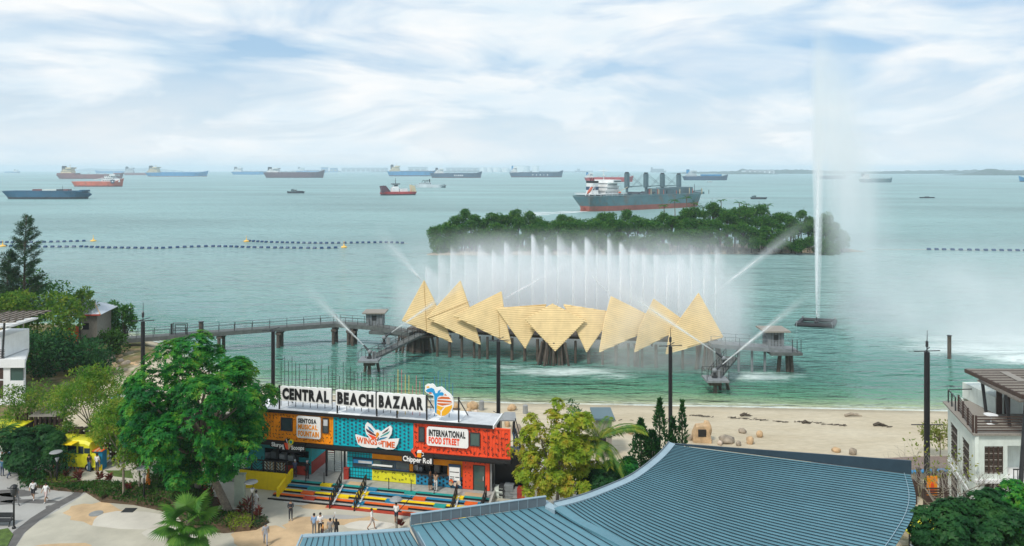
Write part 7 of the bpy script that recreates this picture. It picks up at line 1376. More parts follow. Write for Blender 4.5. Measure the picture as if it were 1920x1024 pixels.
# yard between the roof and the house
t = thing('yard_fence', 'black steel yard fence with upright bars beside the curved roof edge', 'fence', P(1735, 965, 0)); a, b = P(1712, 968, 1.1), P(1765, 962, 1.1); a.z = b.z = 0
a, b = Vector((Q(1700, 0, 60).x, 60, 0)), Vector((Q(1790, 0, 59).x, 59, 0))
for h in (1.6, .1): MB().bar(a+Vector((0, 0, h)), b+Vector((0, 0, h)), .09).build('rail', M['black'], t)
for k in range(24): p = a.lerp(b, k/23); MB().bar(p, p+Vector((0, 0, 1.6)), .05).build('bar', M['lightgrey'] if k % 2 else M['darksteel'], t)
p = P(1745, 895, 0); patch('beach_path', [(1500, 868), (1712, 856), (1790, 855), (1800, 885), (1700, 886), (1500, 905)], 'roadbrown', .05, -.2)
t = thing('beach_wall', 'low wall with a bright blue coping where the path meets the yard', 'wall', P(1745, 885, 0)); a = P(1705, 886, .5); b = P(1790, 880, .5)
MB().bar((a.x, a.y, .25), (b.x+2, b.y, .25), .4, .5).build('wall', M['woodgrey'], t); MB().bar((a.x, a.y, .56), (b.x+2, b.y, .56), .55, .12).build('coping', M['sh_blue'], t)
for i, (u, v, h) in enumerate(((1715, 945, 2.0), (1722, 930, 2.4), (1752, 925, 2.2), (1766, 922, 1.8), (1775, 938, 2.2))):
    b = P(u, v, 0); one('timber_post', ('stout brown timber post beside the roof edge', 'tall brown timber post left of the black mast', 'brown timber post just right of the black mast', 'short brown timber post under the leafless tree', 'brown timber post at the house wall')[i], 'post', MB().box(b.x-.14, b.x+.14, b.y-.14, b.y+.14, 0, h).box(b.x-.18, b.x+.18, b.y-.18, b.y+.18, h, h+.1), M['wooddark'], b, group='timber posts of the yard')
b = P(1760, 950, 0); t = thing('slat_fence', 'brown horizontal slat fence under the leafless tree', 'fence', b)
for k in range(7): MB().box(b.x-1.2, b.x+1.6, b.y, b.y+.05, .15+k*.22, .30+k*.22).build('slat', M['wooddark'], t)
for x in (-1.2, .2, 1.6): MB().box(b.x+x-.06, b.x+x+.06, b.y+.06, b.y+.16, 0, 1.8).build('post', M['barkdark'], t)
p = P(1748, 940, 0); t = thing('poster_board', 'small orange lit poster board behind the black mast', 'poster', p); MB().box(p.x-.45, p.x+.45, p.y, p.y+.06, .5, 2.2).build('board', M['orange'], t); MB().plate([(p.x-.2, .8), (p.x+.2, .8), (p.x+.12, 1.5), (p.x, 1.8), (p.x-.12, 1.5)], p.y-.04, p.y-.005).build('figure_print', M['red'], t); MB().bar((p.x, p.y+.1, 0), (p.x, p.y+.1, 2.1), .08).build('post', M['black'], t)
b = Vector((Q(1708, 0, 57).x, 57, 0)); t = thing('yellow_canopy', 'yellow canopy with a black squiggle below the yard fence', 'canopy', b); MB().box(b.x-1.5, b.x+1.4, 54.5, 57.2, 2.4, 2.5).build('top', M['lime'], t); mb = MB(); stq = [(b.x+.0, 55.6), (b.x+.25, 55.9), (b.x+.4, 55.5), (b.x+.65, 55.9)]
for p, q in zip(stq, stq[1:]): mb.bar((p[0], p[1], 2.51), (q[0], q[1], 2.51), .09, .03)
mb.build('printed_pattern', M['black'], t)
for x, y in ((-1.4, 54.6), (1.3, 54.6), (-1.4, 57.1), (1.3, 57.1)): MB().tube((b.x+x, y, 0), (b.x+x, y, 2.4), .05, .05, 6).build('leg', M['darksteel'], t)
b = P(1735, 1015, 2); t = thing('glass_canopy', 'pale green glazed canopy at the bottom by the curved roof', 'canopy', (b.x, 50, 0))
for k in range(4): strip(MB(), Vector((b.x-1.5+k*1.1, 53.4, 2.2)), Vector((b.x-.5+k*1.1, 53.4, 2.2)), Vector((b.x-.5+k*1.1, 48.5, 2.0)), Vector((b.x-1.5+k*1.1, 48.5, 2.0)), .04).build('pane', M['glassgreen'], t); MB().bar((b.x-1.55+k*1.1, 53.4, 2.2), (b.x-1.55+k*1.1, 48.5, 2.0), .06).build('frame_bar', M['lightgrey'], t)
MB().tube((b.x, 53, 0), (b.x, 53, 2.1), .07, .07, 6).build('leg', M['darksteel'], t)
# low wall and deck seen between the trees behind the roof
p = P(1175, 893, 0); t = thing('garden_wall', 'low pale ledge wall between the palm and the columnar shrubs', 'wall', p)
MB().box(p.x-3, p.x+2.2, p.y, p.y+.5, 0, .9).build('wall', M['rockpale'], t); MB().box(p.x-3.1, p.x+2.3, p.y-.1, p.y+.6, .9, 1.05).build('coping', M['concrete'], t)
p = P(1110, 830, 0); t = thing('beach_kiosk', 'blue-grey kiosk with a flat roof behind the coconut palm', 'kiosk', (p.x, 77, -.6)); a, b = Q(1118, 812, 76), Q(1147, 783, 76); MB().box(a.x, b.x, 76, 79, -1.5, b.z-.2).build('wall', M['woodgrey'], t); MB().box(a.x-.3, b.x+.3, 75.7, 79.3, b.z-.2, b.z).build('roof', M['sh_crane'], t); MB().box(a.x+.4, b.x-.6, 75.95, 76, .5, 2.2).build('hatch', M['black'], t)
# ================================================================ left edge: white house, hut, fence
t = thing('white_villa', 'corner of a white house with a roof terrace at the left edge', 'house', (Q(0, 0, 92).x, 92, 0)); Y = 92; a, b = Q(-60, 760, Y), Q(44, 690, Y)
zt_ = Q(44, 678, Y).z; x1 = b.x; w0, w1 = Q(19, 714, Y), Q(44, 684, Y)
MB().box(a.x, w0.x, Y, Y+.3, -.5, zt_-.7).build('wall', M['white'], t); MB().box(w0.x, x1, Y, Y+.3, -.5, w0.z).build('wall', M['white'], t); kx = x1/Y*.995; MB().slab([(x1-.3, Y+.3), (x1, Y+.3), (kx*(Y+8), Y+8), (kx*(Y+8)-.3, Y+8)], -.5, zt_-.7).build('side_wall', M['white'], t); MB().box(w0.x, x1-.15, Y+.1, Y+.16, w0.z, zt_-.7).build('window', M['glassgreen'], t)
MB().slab([(a.x, Y-.25), (x1+.3, Y-.25), (kx*(Y+8)+.3, Y+8.2), (a.x, Y+8.2)], zt_-.7, zt_-.1).build('terrace_slab', M['white'], t); MB().box(a.x, x1+.3, Y-.25, Y, zt_-.1, zt_+.35).build('parapet', M['white'], t)
x9 = kx*(Y+8)-.2
for k in range(5): x = a.x+(x9-a.x)*k/4; MB().bar((x, Y+7.8, zt_), (x, Y+7.8, zt_+1.5), .09).build('railing_post', M['woodgrey'], t)
for h in (1.5, .8): MB().bar((a.x, Y+7.8, zt_+h), (x9, Y+7.8, zt_+h), .07).build('handrail', M['lime'] if h > 1 else M['woodgrey'], t)
MB().bar((x9, Y+7.8, zt_), (x9, Y+7.8, zt_+3), .1).build('railing_post', M['woodgrey'], t)
MB().box(Q(-60, 0, Y).x, Q(-14, 0, Y).x, Y+1.5, Y+7, zt_, zt_+2.6).build('penthouse_wall', M['white'], t); c0 = Q(32, 601, Y); MB().box(a.x, c0.x-1.2, Y+.5, Y+6, c0.z-1.0, c0.z-.8).build('ceiling', M['white'], t)
for k in range(6): MB().bar((a.x, Y-.5+k*1.4, c0.z-.3), (c0.x, Y-.2+k*1.4, c0.z-.1), .14, .2).build('trellis_beam', M['woodgrey'], t)
for k in range(8): x = a.x+(c0.x-a.x)*k/7; MB().bar((x, Y-.6, c0.z+.0), (x, Y+6.8, c0.z+.0), .1, .1).build('batten', M['wooddark'], t)
for u in (2,): MB().tube((Q(u, 0, Y).x, Y+.2, zt_), (Q(u, 0, Y).x+.3, Y+.2, c0.z), .12, .12, 6).build('roof_post', M['darksteel'], t)
for k in range(6): z = zt_+.3+k*.2; MB().box(a.x, Q(5, 0, Y).x, Y+.3, Y+.36, z, z+.09).build('railing_slat', M['wooddark'], t)
for z in (3.2, .8): MB().box(Q(-10, 0, Y).x, Q(6, 0, Y).x, Y-.03, Y, z, z+2.2).build('shutter', M['wooddark'], t)
# tin-roofed hut on the point
Y = 124; a, b = Q(148, 633, Y), Q(182, 590, Y); t = thing('beach_hut', 'weathered timber hut with a pale tin hip roof among the left trees', 'hut', ((a.x+b.x)/2, Y+2, -.5)); z0, z1 = a.z, Q(0, 590, Y).z
n = 9
for k in range(n): x = a.x+(b.x-a.x)*k/n; MB().box(x, x+(b.x-a.x)/n-.04, Y, Y+.06, z0+(1.0 if 2 <= k < 5 else 0)*0, z0+1.3 if 1 <= k < 5 else z1).build('plank', M['woodgrey'], t)
for k in range(1, 5): x = a.x+(b.x-a.x)*k/n; MB().box(x, x+(b.x-a.x)/n-.04, Y, Y+.06, z0+2.4, z1).build('plank', M['woodgrey'], t)
MB().box(a.x+.3, b.x-.3, Y+.5, Y+4, z0, z1).build('inner_wall', M['black'], t); MB().box(b.x-.06, b.x, Y, Y+4.4, z0, z1).build('side_wall', M['woodgrey'], t); MB().box(a.x-2.8, a.x-.05, Y+.3, Y+.4, z0-1, z0+1.9).build('rusty_screen', M['orangestep'], t)
MB().box(a.x-.4, b.x+.3, Y+.1, Y+4.2, -1.5, z0-.2).build('base', M['barkdark'], t); ap = Q(128, 566, Y+1.5); ev = [Vector((a.x-2.8, Y-.7, z1-.05)), Vector((b.x+.95, Y-.7, z1+.1)), Vector((b.x+.9, Y+5, z1+.5)), Vector((a.x-2.8, Y+5, z1+.5))]; r0, r1 = Vector((a.x-1.5, Y+2.2, z1+1.75)), Vector((a.x+1.2, Y+2.2, z1+1.95))
mm_('tin', (.46, .50, .54), .45, 0, var=.1)
MB().add([ev[0], ev[1], r1, r0], [(0, 1, 2, 3)]).add([ev[1], ev[2], r1], [(0, 1, 2)]).add([ev[2], ev[3], r0, r1], [(0, 1, 2, 3)]).add([ev[3], ev[0], r0], [(0, 1, 2)]).build('roof', M['tin'], t); MB().bar(ev[0], ev[1], .12, .22).build('fascia_board', M['redstep'], t); MB().bar(r1, ev[1], .14, .08).build('ridge_cap', M['pavingtan'], t)
for k in range(1, 8): MB().bar(ev[0].lerp(ev[1], k/8)+Vector((0, 0, .03)), r0.lerp(r1, k/8)+Vector((0, 0, .03)), .05, .04).build('roof_rib', M['lightgrey'], t)
# timber pergola and slat fence along the beach walk
t = thing('pergola', 'brown timber pergola with pale battens behind the food bus', 'pergola', (Q(90, 0, 77).x, 77, 0))
for u in range(30, 118, 9): x = (u-960)*77/F; MB().box(x-.12, x+.12, 77, 77.24, 0, 3.9).build('post', M['wooddark'], t)
for k in range(9): MB().bar(((66-960)*77/F, 76+k*.35, 3.9+k*.03), ((116-960)*77/F, 76+k*.35, 3.9+k*.03), .12, .10).build('batten', M['woodgrey'], t)
for k in range(4): MB().box((26-960)*77/F, (116-960)*77/F, 77.25, 77.3, .4+k*.8, .75+k*.8).build('rail', M['wooddark'], t)
t = thing('slat_fence', 'long dark brown slat fence with pale gaps behind the small lawn', 'fence', (Q(210, 0, 74).x, 74, 0))
for i, u in enumerate(range(122, 300, 10)): x = (u-960)*74/F; MB().box(x-.12, x+.12, 73.9, 74.15, 0, 3.5).build('post', M['wooddark'], t)
for k in range(8): MB().box((120-960)*74/F, (297-960)*74/F, 74.15, 74.2, .2+k*.42, .46+k*.42).build('slat', M['wooddark'] if k % 4 else M['woodgrey'], t)
t = thing('canopy_frame', 'white and blue slatted beach shade seen through the trees at the left', 'shade', (Q(262, 0, 88).x, 88, -.4))
for k in range(9): x = (225-960)*88/F+k*.55; MB().box(x, x+.3, 86, 89, 2.6, 2.68).build('slat', M['white'] if k % 3 else M['sh_blue'], t)
for x, y in (((226-960)*88/F, 86.2), ((262-960)*88/F, 86.2), ((226-960)*88/F, 88.8), ((262-960)*88/F, 88.8)): MB().tube((x, y, -1), (x, y, 2.6), .07, .07, 6).build('leg', M['white'], t)
mm_('sage', (.40, .46, .36), .7)
for u, v0, v1, lb, w in ((286, 806, 895, 'pale sage pillar of the gateway left of the big tree', .55), (448, 893, 950, 'pale sage pillar at the left end of the yellow wall', .4)):
    p = P(u, v1, 0); z = H-(v0-HZ)*p.y/F; one('gate_pillar', lb, 'pillar', MB().box(p.x-w, p.x+w, p.y, p.y+.5, 0, z).box(p.x-w-.06, p.x+w+.06, p.y-.05, p.y+.55, z, z+.1), M['sage'], p)
p = P(271, 902, 0); t = thing('ramp_wall', 'grey sloping wall behind the tall orange cone', 'wall', p); mb = MB(); mb.plate([(p.x-.3, 0), (p.x+2.2, 0), (p.x+2.2, 2.6), (p.x-.3, 1.8)], p.y+1.5, p.y+1.8); mb.build('wall', M['grey'], t)
p = P(340, 878, 0); t = thing('shade_block', 'added dark block standing in for shaded foliage behind the big tree trunks', 'backdrop', (p.x, 74.5, 0)); MB().box(p.x-3.0, p.x+5, 74.5, 77, 0, 4.6).build('wall', M['darksteel'], t); MB().box(p.x-3.3, p.x+5.3, 74.2, 77.3, 4.6, 4.75).build('roof', M['woodgrey'], t); MB().box(p.x-2.6, p.x-1.9, 74.45, 74.5, 2, 4.0).build('window', M['sage'], t); MB().box(p.x+1.9, p.x+2.5, 74.45, 74.5, .2, 2.2).build('door', M['white'], t)  # added dark block: stands in for the shade and dark foliage behind the trunks
# ================================================================ people
_cl = {}
def cloth(c):
    if c not in _cl: _cl[c] = mat('cloth '+str(len(_cl)), c, .8, var=.08, scale=6)
    return _cl[c]
def body(pose, seed=0, hgt=1.7, dress=False):
    """one continuous skinned figure facing -y; returns mesh data and a bone tag for each face"""
    r_ = random.Random(seed); J = dict(pel=(0, 0, .95), spi=(0, 0, 1.16), che=(0, .0, 1.36), nek=(0, .01, 1.47), hed=(0, -.005, 1.58), top=(0, 0, 1.68))
    for s, n in ((-1, 'l'), (1, 'r')):
        J['sho'+n] = (.18*s, .01, 1.40); J['elb'+n] = (.235*s, .02, 1.13); J['wri'+n] = (.235*s, -.05, .90); J['han'+n] = (.23*s, -.08, .79); J['hip'+n] = (.09*s, 0, .90); J['kne'+n] = (.10*s, -.015, .50); J['ank'+n] = (.105*s, .02, .09); J['toe'+n] = (.12*s, -.14, .035)
    def mv(**k):
        for a, b in k.items(): J[a] = b
    if pose == 'walk': mv(kner=(.10, -.16, .52), ankr=(.10, -.22, .10), toer=(.11, -.38, .06), knel=(-.10, .08, .50), ankl=(-.10, .34, .16), toel=(-.11, .22, .04), elbl=(-.24, -.09, 1.14), wril=(-.22, -.24, .96), hanl=(-.21, -.31, .90), elbr=(.24, .14, 1.14), wrir=(.24, .17, .90), hanr=(.24, .16, .80))
    elif pose == 'hold': mv(elbl=(-.22, -.02, 1.12), wril=(-.08, -.24, 1.14), hanl=(-.02, -.30, 1.18), elbr=(.22, -.02, 1.12), wrir=(.08, -.24, 1.16), hanr=(.02, -.31, 1.2))
    elif pose == 'raise': mv(elbr=(.27, -.16, 1.52), wrir=(.18, -.30, 1.74), hanr=(.15, -.36, 1.83), elbl=(-.23, -.05, 1.13), wril=(-.08, -.22, 1.16), hanl=(0, -.27, 1.2))
    elif pose == 'reach': mv(elbr=(.22, -.18, 1.22), wrir=(.16, -.42, 1.18), hanr=(.14, -.52, 1.18), elbl=(-.22, -.16, 1.2), wril=(-.14, -.38, 1.14), hanl=(-.12, -.48, 1.14))
    elif pose == 'hands': mv(elbr=(.30, .0, 1.15), wrir=(.36, -.03, .93), hanr=(.38, -.03, .82))
    B = [('pel', 'spi', 'torso'), ('spi', 'che', 'torso'), ('che', 'nek', 'neck'), ('nek', 'hed', 'head'), ('hed', 'top', 'head')]
    for n in 'lr': B += [('che', 'sho'+n, 'torso'), ('sho'+n, 'elb'+n, 'uarm'), ('elb'+n, 'wri'+n, 'farm'), ('wri'+n, 'han'+n, 'hand'), ('pel', 'hip'+n, 'hips'), ('hip'+n, 'kne'+n, 'thigh'), ('kne'+n, 'ank'+n, 'shin'), ('ank'+n, 'toe'+n, 'foot')]
    rad = dict(pel=(.155, .11), spi=(.145, .10), che=(.165, .11), nek=(.058, .058), hed=(.088, .105), top=(.06, .075))
    for n in 'lr': rad.update({'sho'+n: (.072, .07), 'elb'+n: (.046, .046), 'wri'+n: (.032, .032), 'han'+n: (.036, .024), 'hip'+n: (.10, .10), 'kne'+n: (.064, .064), 'ank'+n: (.044, .048), 'toe'+n: (.042, .03)})
    if dress:
        for n in 'lr': rad['hip'+n] = (.14, .13); rad['kne'+n] = (.13, .12)
    ks = list(J); idx = {k: i for i, k in enumerate(ks)}; f = hgt/1.7; me = bpy.data.meshes.new('person'); me.from_pydata([tuple(x*f for x in J[k]) for k in ks], [(idx[a], idx[b]) for a, b, _ in B], [])
    o = bpy.data.objects.new('person', me); col.objects.link(o); md = o.modifiers.new('skin', 'SKIN'); md.use_smooth_shade = True; ss = o.modifiers.new('sub', 'SUBSURF'); ss.levels = ss.render_levels = 1
    for k in ks: sv = me.skin_vertices[0].data[idx[k]]; sv.radius = tuple(x*f for x in rad[k]); sv.use_root = (k == 'pel')
    dg = bpy.context.evaluated_depsgraph_get(); m2 = bpy.data.meshes.new_from_object(o.evaluated_get(dg)); bpy.data.objects.remove(o); bpy.data.meshes.remove(me)
    segs = [(Vector(J[a])*f, Vector(J[b])*f, t) for a, b, t in B]; tags = []
    for p in m2.polygons:
        c = p.center; best = min(segs, key=lambda s: (c-(s[0]+(s[1]-s[0])*max(0, min(1, (c-s[0]).dot(s[1]-s[0])/max(1e-6, (s[1]-s[0]).length_squared))))).length); tags.append(best[2])
    return m2, tags, Vector(J['hed'])*f, f
def person(label, u, v, z, face, pose, shirt, legs, shoes=(.02, .02, .02), long_sleeve=False, shorts=False, hgt=1.7, hair='short', extra=None, dress=False, seed=0, tone=(.42, .25, .16), hairc=(.015, .012, .01), at=None):
    b = Vector(at) if at else P(u, v, z); b.z = z; t = bpy.data.objects.new('person', None); col.objects.link(t); t.location = b; t.rotation_euler.z = R(face); FR[t] = Vector((0, 0, 0)); setp(t, label, 'person')
    me, tags, hd, f = body(pose, seed, hgt, dress); mats = [cloth(shirt), cloth(legs), cloth(tone), cloth(shoes)]; me.materials.clear()
    for m in mats: me.materials.append(m)
    mp_ = dict(torso=0, neck=0, hips=1, uarm=0, farm=0 if long_sleeve else 2, hand=2, head=2, thigh=1, shin=2 if shorts or dress else 1, foot=3)
    if dress: mp_['hips'] = mp_['thigh'] = 0
    for p, tg in zip(me.polygons, tags):
        i = mp_[tg]
        if tg == 'neck' and p.center.z > 1.435*f: i = 2
        if tg == 'thigh' and shorts and p.center.z < .56*f: i = 2
        p.material_index = i; p.use_smooth = True
    link('body', me, t); h = MB(); h.ball((hd.x, hd.y+.022*f, hd.z+.035*f), .098*f, .108*f, .105*f, 10, 7)
    if hair == 'long': h.ball((hd.x, hd.y+.07*f, hd.z-.10*f), .085*f, .05*f, .16*f, 8, 6)
    if hair == 'cap': h.cbox((hd.x, hd.y-.12*f, hd.z+.04*f), .14*f, .12*f, .02*f)
    h.build('hair', cloth(hairc), t, smooth=True)
    MB().ball((hd.x, hd.y-.105*f, hd.z-.005), .014, .02, .022, 6, 4).build('nose', cloth(tone), t)
    if extra == 'bag': MB().bar((-.16, -.12, 1.38), (.17, .06, .95), .05, .02).cbox((.2, .05, .78), .12, .24, .24).build('bag', M['black'], t)
    if extra == 'phone': MB().cbox((.12, -.40, 1.86), .08, .015, .15).build('phone', M['white'], t)
    if extra == 'backpack': MB().cbox((0, .17, 1.05), .26, .14, .36).build('backpack', M['black'], t)
    if extra == 'parasol':
        MB().tube((.1, -.3, 1.15), (.1, -.25, 2.0), .012, .012, 5).build('parasol_pole', M['black'], t); MB().lathe((.1, -.25, 1.82), [(.55, 0), (.4, .13), (.18, .21), (.02, .24)], 12).build('parasol', M['grey'], t)
    return t
dk, jean, wh, blk, gry = (.03, .032, .04), (.05, .075, .13), (.75, .74, .72), (.015, .015, .018), (.16, .165, .17)
person('person in blue shirt and dark jeans holding hands at the left edge', 4, 893, .04, 185, 'hands', (.05, .14, .22), jean, seed=1); person('person in black shirt and jeans holding hands with the one in blue', 17, 896, .04, 170, 'walk', blk, jean, seed=2)
person('person in white shirt and black shorts with a shoulder bag on the pavement', 62, 937, .04, 20, 'walk', wh, blk, (.7, .7, .7), shorts=True, extra='bag', seed=3); person('person in white shirt and pale pink shorts beside the one with the bag', 86, 942, .04, -10, 'walk', wh, (.62, .48, .45), (.7, .7, .7), shorts=True, seed=4)
person('person in a grey top queuing left of the food bus', 112, 877, .05, 120, 'stand', gry, jean, seed=5); person('taller person in pale grey queuing left of the food bus', 121, 878, .05, 150, 'stand', (.38, .36, .36), gry, seed=6)
person('person in an orange shirt standing by the striped counter', 150, 880, .05, 100, 'hold', (.65, .28, .03), dk, seed=7); person('person in black shirt and blue jeans at the nose of the food bus', 167, 885, .05, 160, 'stand', blk, (.07, .16, .24), seed=8); person('person in a white shirt beside the small blue kiosk', 182, 884, .05, 170, 'stand', wh, jean, seed=9)
person('person in white walking behind the lamp post by the yellow wall', 480, 957, .04, -60, 'walk', wh, (.6, .58, .56), seed=10, tone=(.16, .09, .06)); person('person in a dark grey suit standing alone before the steps', 545, 976, .04, 10, 'hold', dk, dk, (.3, .3, .3), long_sleeve=True, seed=11)
person('person in a light blue shirt and grey trousers, seen from behind', 589, 1003, .04, 175, 'stand', (.22, .34, .52), gry, seed=12, hgt=1.72); person('person in a white shirt and black trousers facing the one in light blue', 600.5, 1003, .04, 15, 'hold', wh, blk, seed=13, hgt=1.75)
person('child in orange standing before the person in white', 605.5, 1008, .04, -70, 'hold', (.62, .28, .05), (.08, .03, .03), hgt=1.2, seed=14); person('person in a grey top with short hair near the small roof edge', 619, 1012, .04, 180, 'stand', (.24, .23, .22), gry, hgt=1.68, seed=15); person('person in black raising a phone near the small roof edge', 630.5, 1012, .04, 190, 'raise', blk, blk, long_sleeve=True, hgt=1.65, hair='long', extra='phone', seed=16)
person('person in white striding across the plaza below the steps', 697, 993, .04, 85, 'walk', wh, (.52, .45, .42), (.1, .06, .05), shorts=True, seed=17); person('person in a white top and navy shorts under a grey parasol below the steps', 743, 981, .04, 170, 'hold', wh, (.02, .03, .06), (.3, .2, .15), shorts=True, extra='parasol', seed=18)
def onT(u, y, z): s = bs(u, y); return tuple(BZ.M @ Vector((s, y, z)))
person('person in a dark blue uniform at the red drinks counter, nearer the striped bar', 0, 0, TZ, -170, 'reach', (.05, .06, .11), dk, at=onT(553, -.15, TZ), hair='cap', hairc=(.5, .5, .5), seed=19); person('person in black at the red drinks counter, right one', 0, 0, TZ, 170, 'reach', blk, blk, at=onT(576, -.15, TZ), long_sleeve=True, hair='cap', hairc=(.5, .4, .4), seed=20)
person('person in a long black dress at the snack hatch', 0, 0, TZ, -175, 'reach', blk, blk, dress=True, hair='long', hairc=(.12, .05, .02), at=onT(807, -.15, TZ), seed=21); person('person in white trousers and brown top at the snack hatch', 0, 0, TZ, 165, 'reach', (.34, .22, .14), wh, hair='long', hairc=(.03, .015, .01), at=onT(817, -.15, TZ), seed=22)
person('person in pale grey walking near the bottom edge left of the small roof', 498, 1022, .04, 20, 'walk', (.32, .32, .34), (.35, .37, .42), seed=23); person('person behind the black lantern post on the grey pavement', 30, 948, .04, 60, 'walk', gry, (.2, .2, .2), seed=24)
# ================================================================ food bus, stalls and street furniture
p = P(140, 884, .05); FB2 = Frame((p.x, p.y+1.2, .05), R(-8)); t = thing('food_bus', 'yellow food bus with rounded nose and dark windows, half hidden by trees', 'food bus', (0, 0, 0), FB2)
def secs(x, w, z0, z1, k=.25): return [(x, -w, z0), (x, -w, z1-k), (x, -w*.78, z1), (x, w*.78, z1), (x, w, z1-k), (x, w, z0)]
MB().loft([secs(-2.3, .92, .4, 2.75), secs(-2.2, .98, .35, 2.85), secs(1.0, .98, .35, 2.85), secs(1.5, .97, .35, 2.65), secs(1.75, .95, .35, 1.75, .1), secs(2.25, .88, .4, 1.45, .12), secs(2.4, .7, .5, 1.2, .1)]).build('body', M['lime'], t)
MB().add([(1.02, -.85, 2.62), (1.02, .85, 2.62), (1.74, .83, 1.75), (1.74, -.83, 1.75), (1.07, -.85, 2.64), (1.07, .85, 2.64), (1.80, .83, 1.75), (1.80, -.83, 1.75)], [(4, 5, 6, 7), (0, 1, 5, 4), (1, 2, 6, 5), (2, 3, 7, 6), (3, 0, 4, 7)]).build('windscreen', M['glass'], t)
for x0, x1 in ((-1.9, -.9), (-.7, .2), (.4, .95)): MB().box(x0, x1, -1.0, -.975, 1.65, 2.35).build('window', M['glass'], t)
MB().box(1.0, 1.6, -.99, -.96, 1.7, 2.2).build('window', M['glass'], t); MB().tube((2.39, 0, 1.0), (2.43, 0, 1.0), .22, .22, 14).build('round_badge', M['black'], t)
for s in (-1, 1): MB().tube((2.3, s*.55, .95), (2.42, s*.55, .95), .13, .13, 12).build('headlight', M['white'], t)
MB().box(2.35, 2.5, -.8, .8, .42, .58).build('bumper', M['lightgrey'], t)
for x in (-1.4, 1.45):
    for s in (-1, 1): w_ = MB().tube((x, s*.75, .36), (x, s*1.0, .36), .36, .36, 14).build('tyre', M['black'], t); MB().tube((x, s*.98, .36), (x, s*1.02, .36), .2, .2, 12).build('rim', M['lightgrey'], w_)
MB().box(-1.8, .4, -1.9, -.95, 2.75, 2.82).build('awning', M['yellow'], t)
def striped(label, u0, u1, v, h):
    a, b = P(u0, v, .05), P(u1, v, .05); b.y = a.y; b.x = (u1-960)*a.y/F; t = thing('striped_counter', label, 'counter', a, group='striped stall counters'); n = max(4, int((b.x-a.x)/.17))
    for i in range(n): x = a.x+(b.x-a.x)*i/n; MB().box(x, x+(b.x-a.x)/n-.01, a.y, a.y+.05, .05, h).build('board', M['white'] if i % 2 else M[('brickred', 'bluestep', 'redstep')[i//2 % 3]], t)
    MB().box(a.x-.05, b.x+.05, a.y-.15, a.y+.5, h, h+.06).build('counter_top', M['lightgrey'], t); MB().box(a.x, b.x, a.y+.4, a.y+.45, .05, h).build('back_board', M['grey'], t)
striped('striped red and white counter before the food bus', 98, 148, 878, 1.25); striped('striped red and white counter at the far left edge', -30, 22, 868, 1.2)
p = P(10, 862, .05); t = thing('stall_canopy', 'yellow stall canopy at the far left edge behind a palm', 'canopy', (p.x, p.y+1.5, .05)); MB().slab([(p.x-3, p.y+.5), (p.x+1.1, p.y+.5), (p.x+1.1, p.y+3), (p.x-3, p.y+3)], 3.0, 3.1).build('top', M['lime'], t); MB().box(p.x-3, p.x+1.1, p.y+.48, p.y+.54, 2.3, 3.0).build('valance', M['lime'], t)
for x, y in ((-2.9, .6), (1.0, .6), (1.0, 2.9), (-2.9, 2.9)): MB().tube((p.x+x, p.y+y, 0), (p.x+x, p.y+y, 3), .06, .06, 6).build('post', M['yellow'], t)
for i, (u, lb) in enumerate(((8, 'white folding table at the far left below the yellow canopy'), (22, 'white folding table right of the first one at the far left'))):
    p = P(u, 870, .05); t = thing('table', lb, 'table', p, group='white folding tables'); MB().box(p.x-.6, p.x+.6, p.y-.35, p.y+.35, .85, .9).build('tabletop', M['white'], t)
    for s in (-1, 1): MB().bar((p.x-.5, p.y+.3*s, .05), (p.x+.5, p.y+.3*s, .85), .05).build('leg', M['lightgrey'], t); MB().bar((p.x+.5, p.y+.3*s, .05), (p.x-.5, p.y+.3*s, .85), .05).build('leg', M['lightgrey'], t)
p = P(184, 882, .05); t = thing('kiosk', 'small blue kiosk with an orange striped roof right of the food bus', 'kiosk', p); MB().box(p.x-.4, p.x+.4, p.y, p.y+.8, .05, 1.9).build('wall', M['bluestep'], t); MB().box(p.x-.42, p.x+.0, p.y-.02, p.y, 1.0, 1.7).build('hatch', M['black'], t); MB().box(p.x-.4, p.x+.4, p.y-.03, p.y, .05, .6).build('skirt', M['yellow'], t)
for k in range(5): MB().box(p.x-.5+k*.2, p.x-.3+k*.2-.01, p.y-.15, p.y+.9, 1.9, 1.98).build('roof_slat', M['orangestep'] if k % 2 == 0 else M['pavingtan'], t)
for u, v, h, lb in ((278, 908, 1.5, 'tall orange post cone left of the big tree, by the grey ramp wall'), (383, 914, 1.4, 'tall orange post cone between the two tree trunks')):
    p = P(u, v, .05); t = thing('traffic_cone', lb, 'cone', p, group='tall orange post cones'); MB().cbox(p, .55, .55, .08).build('base', M['cone'], t); MB().lathe(p, [(.24, .08), (.10, h*.85), (.07, h), (.02, h+.02)], 10).build('cone_body', M['cone'], t)
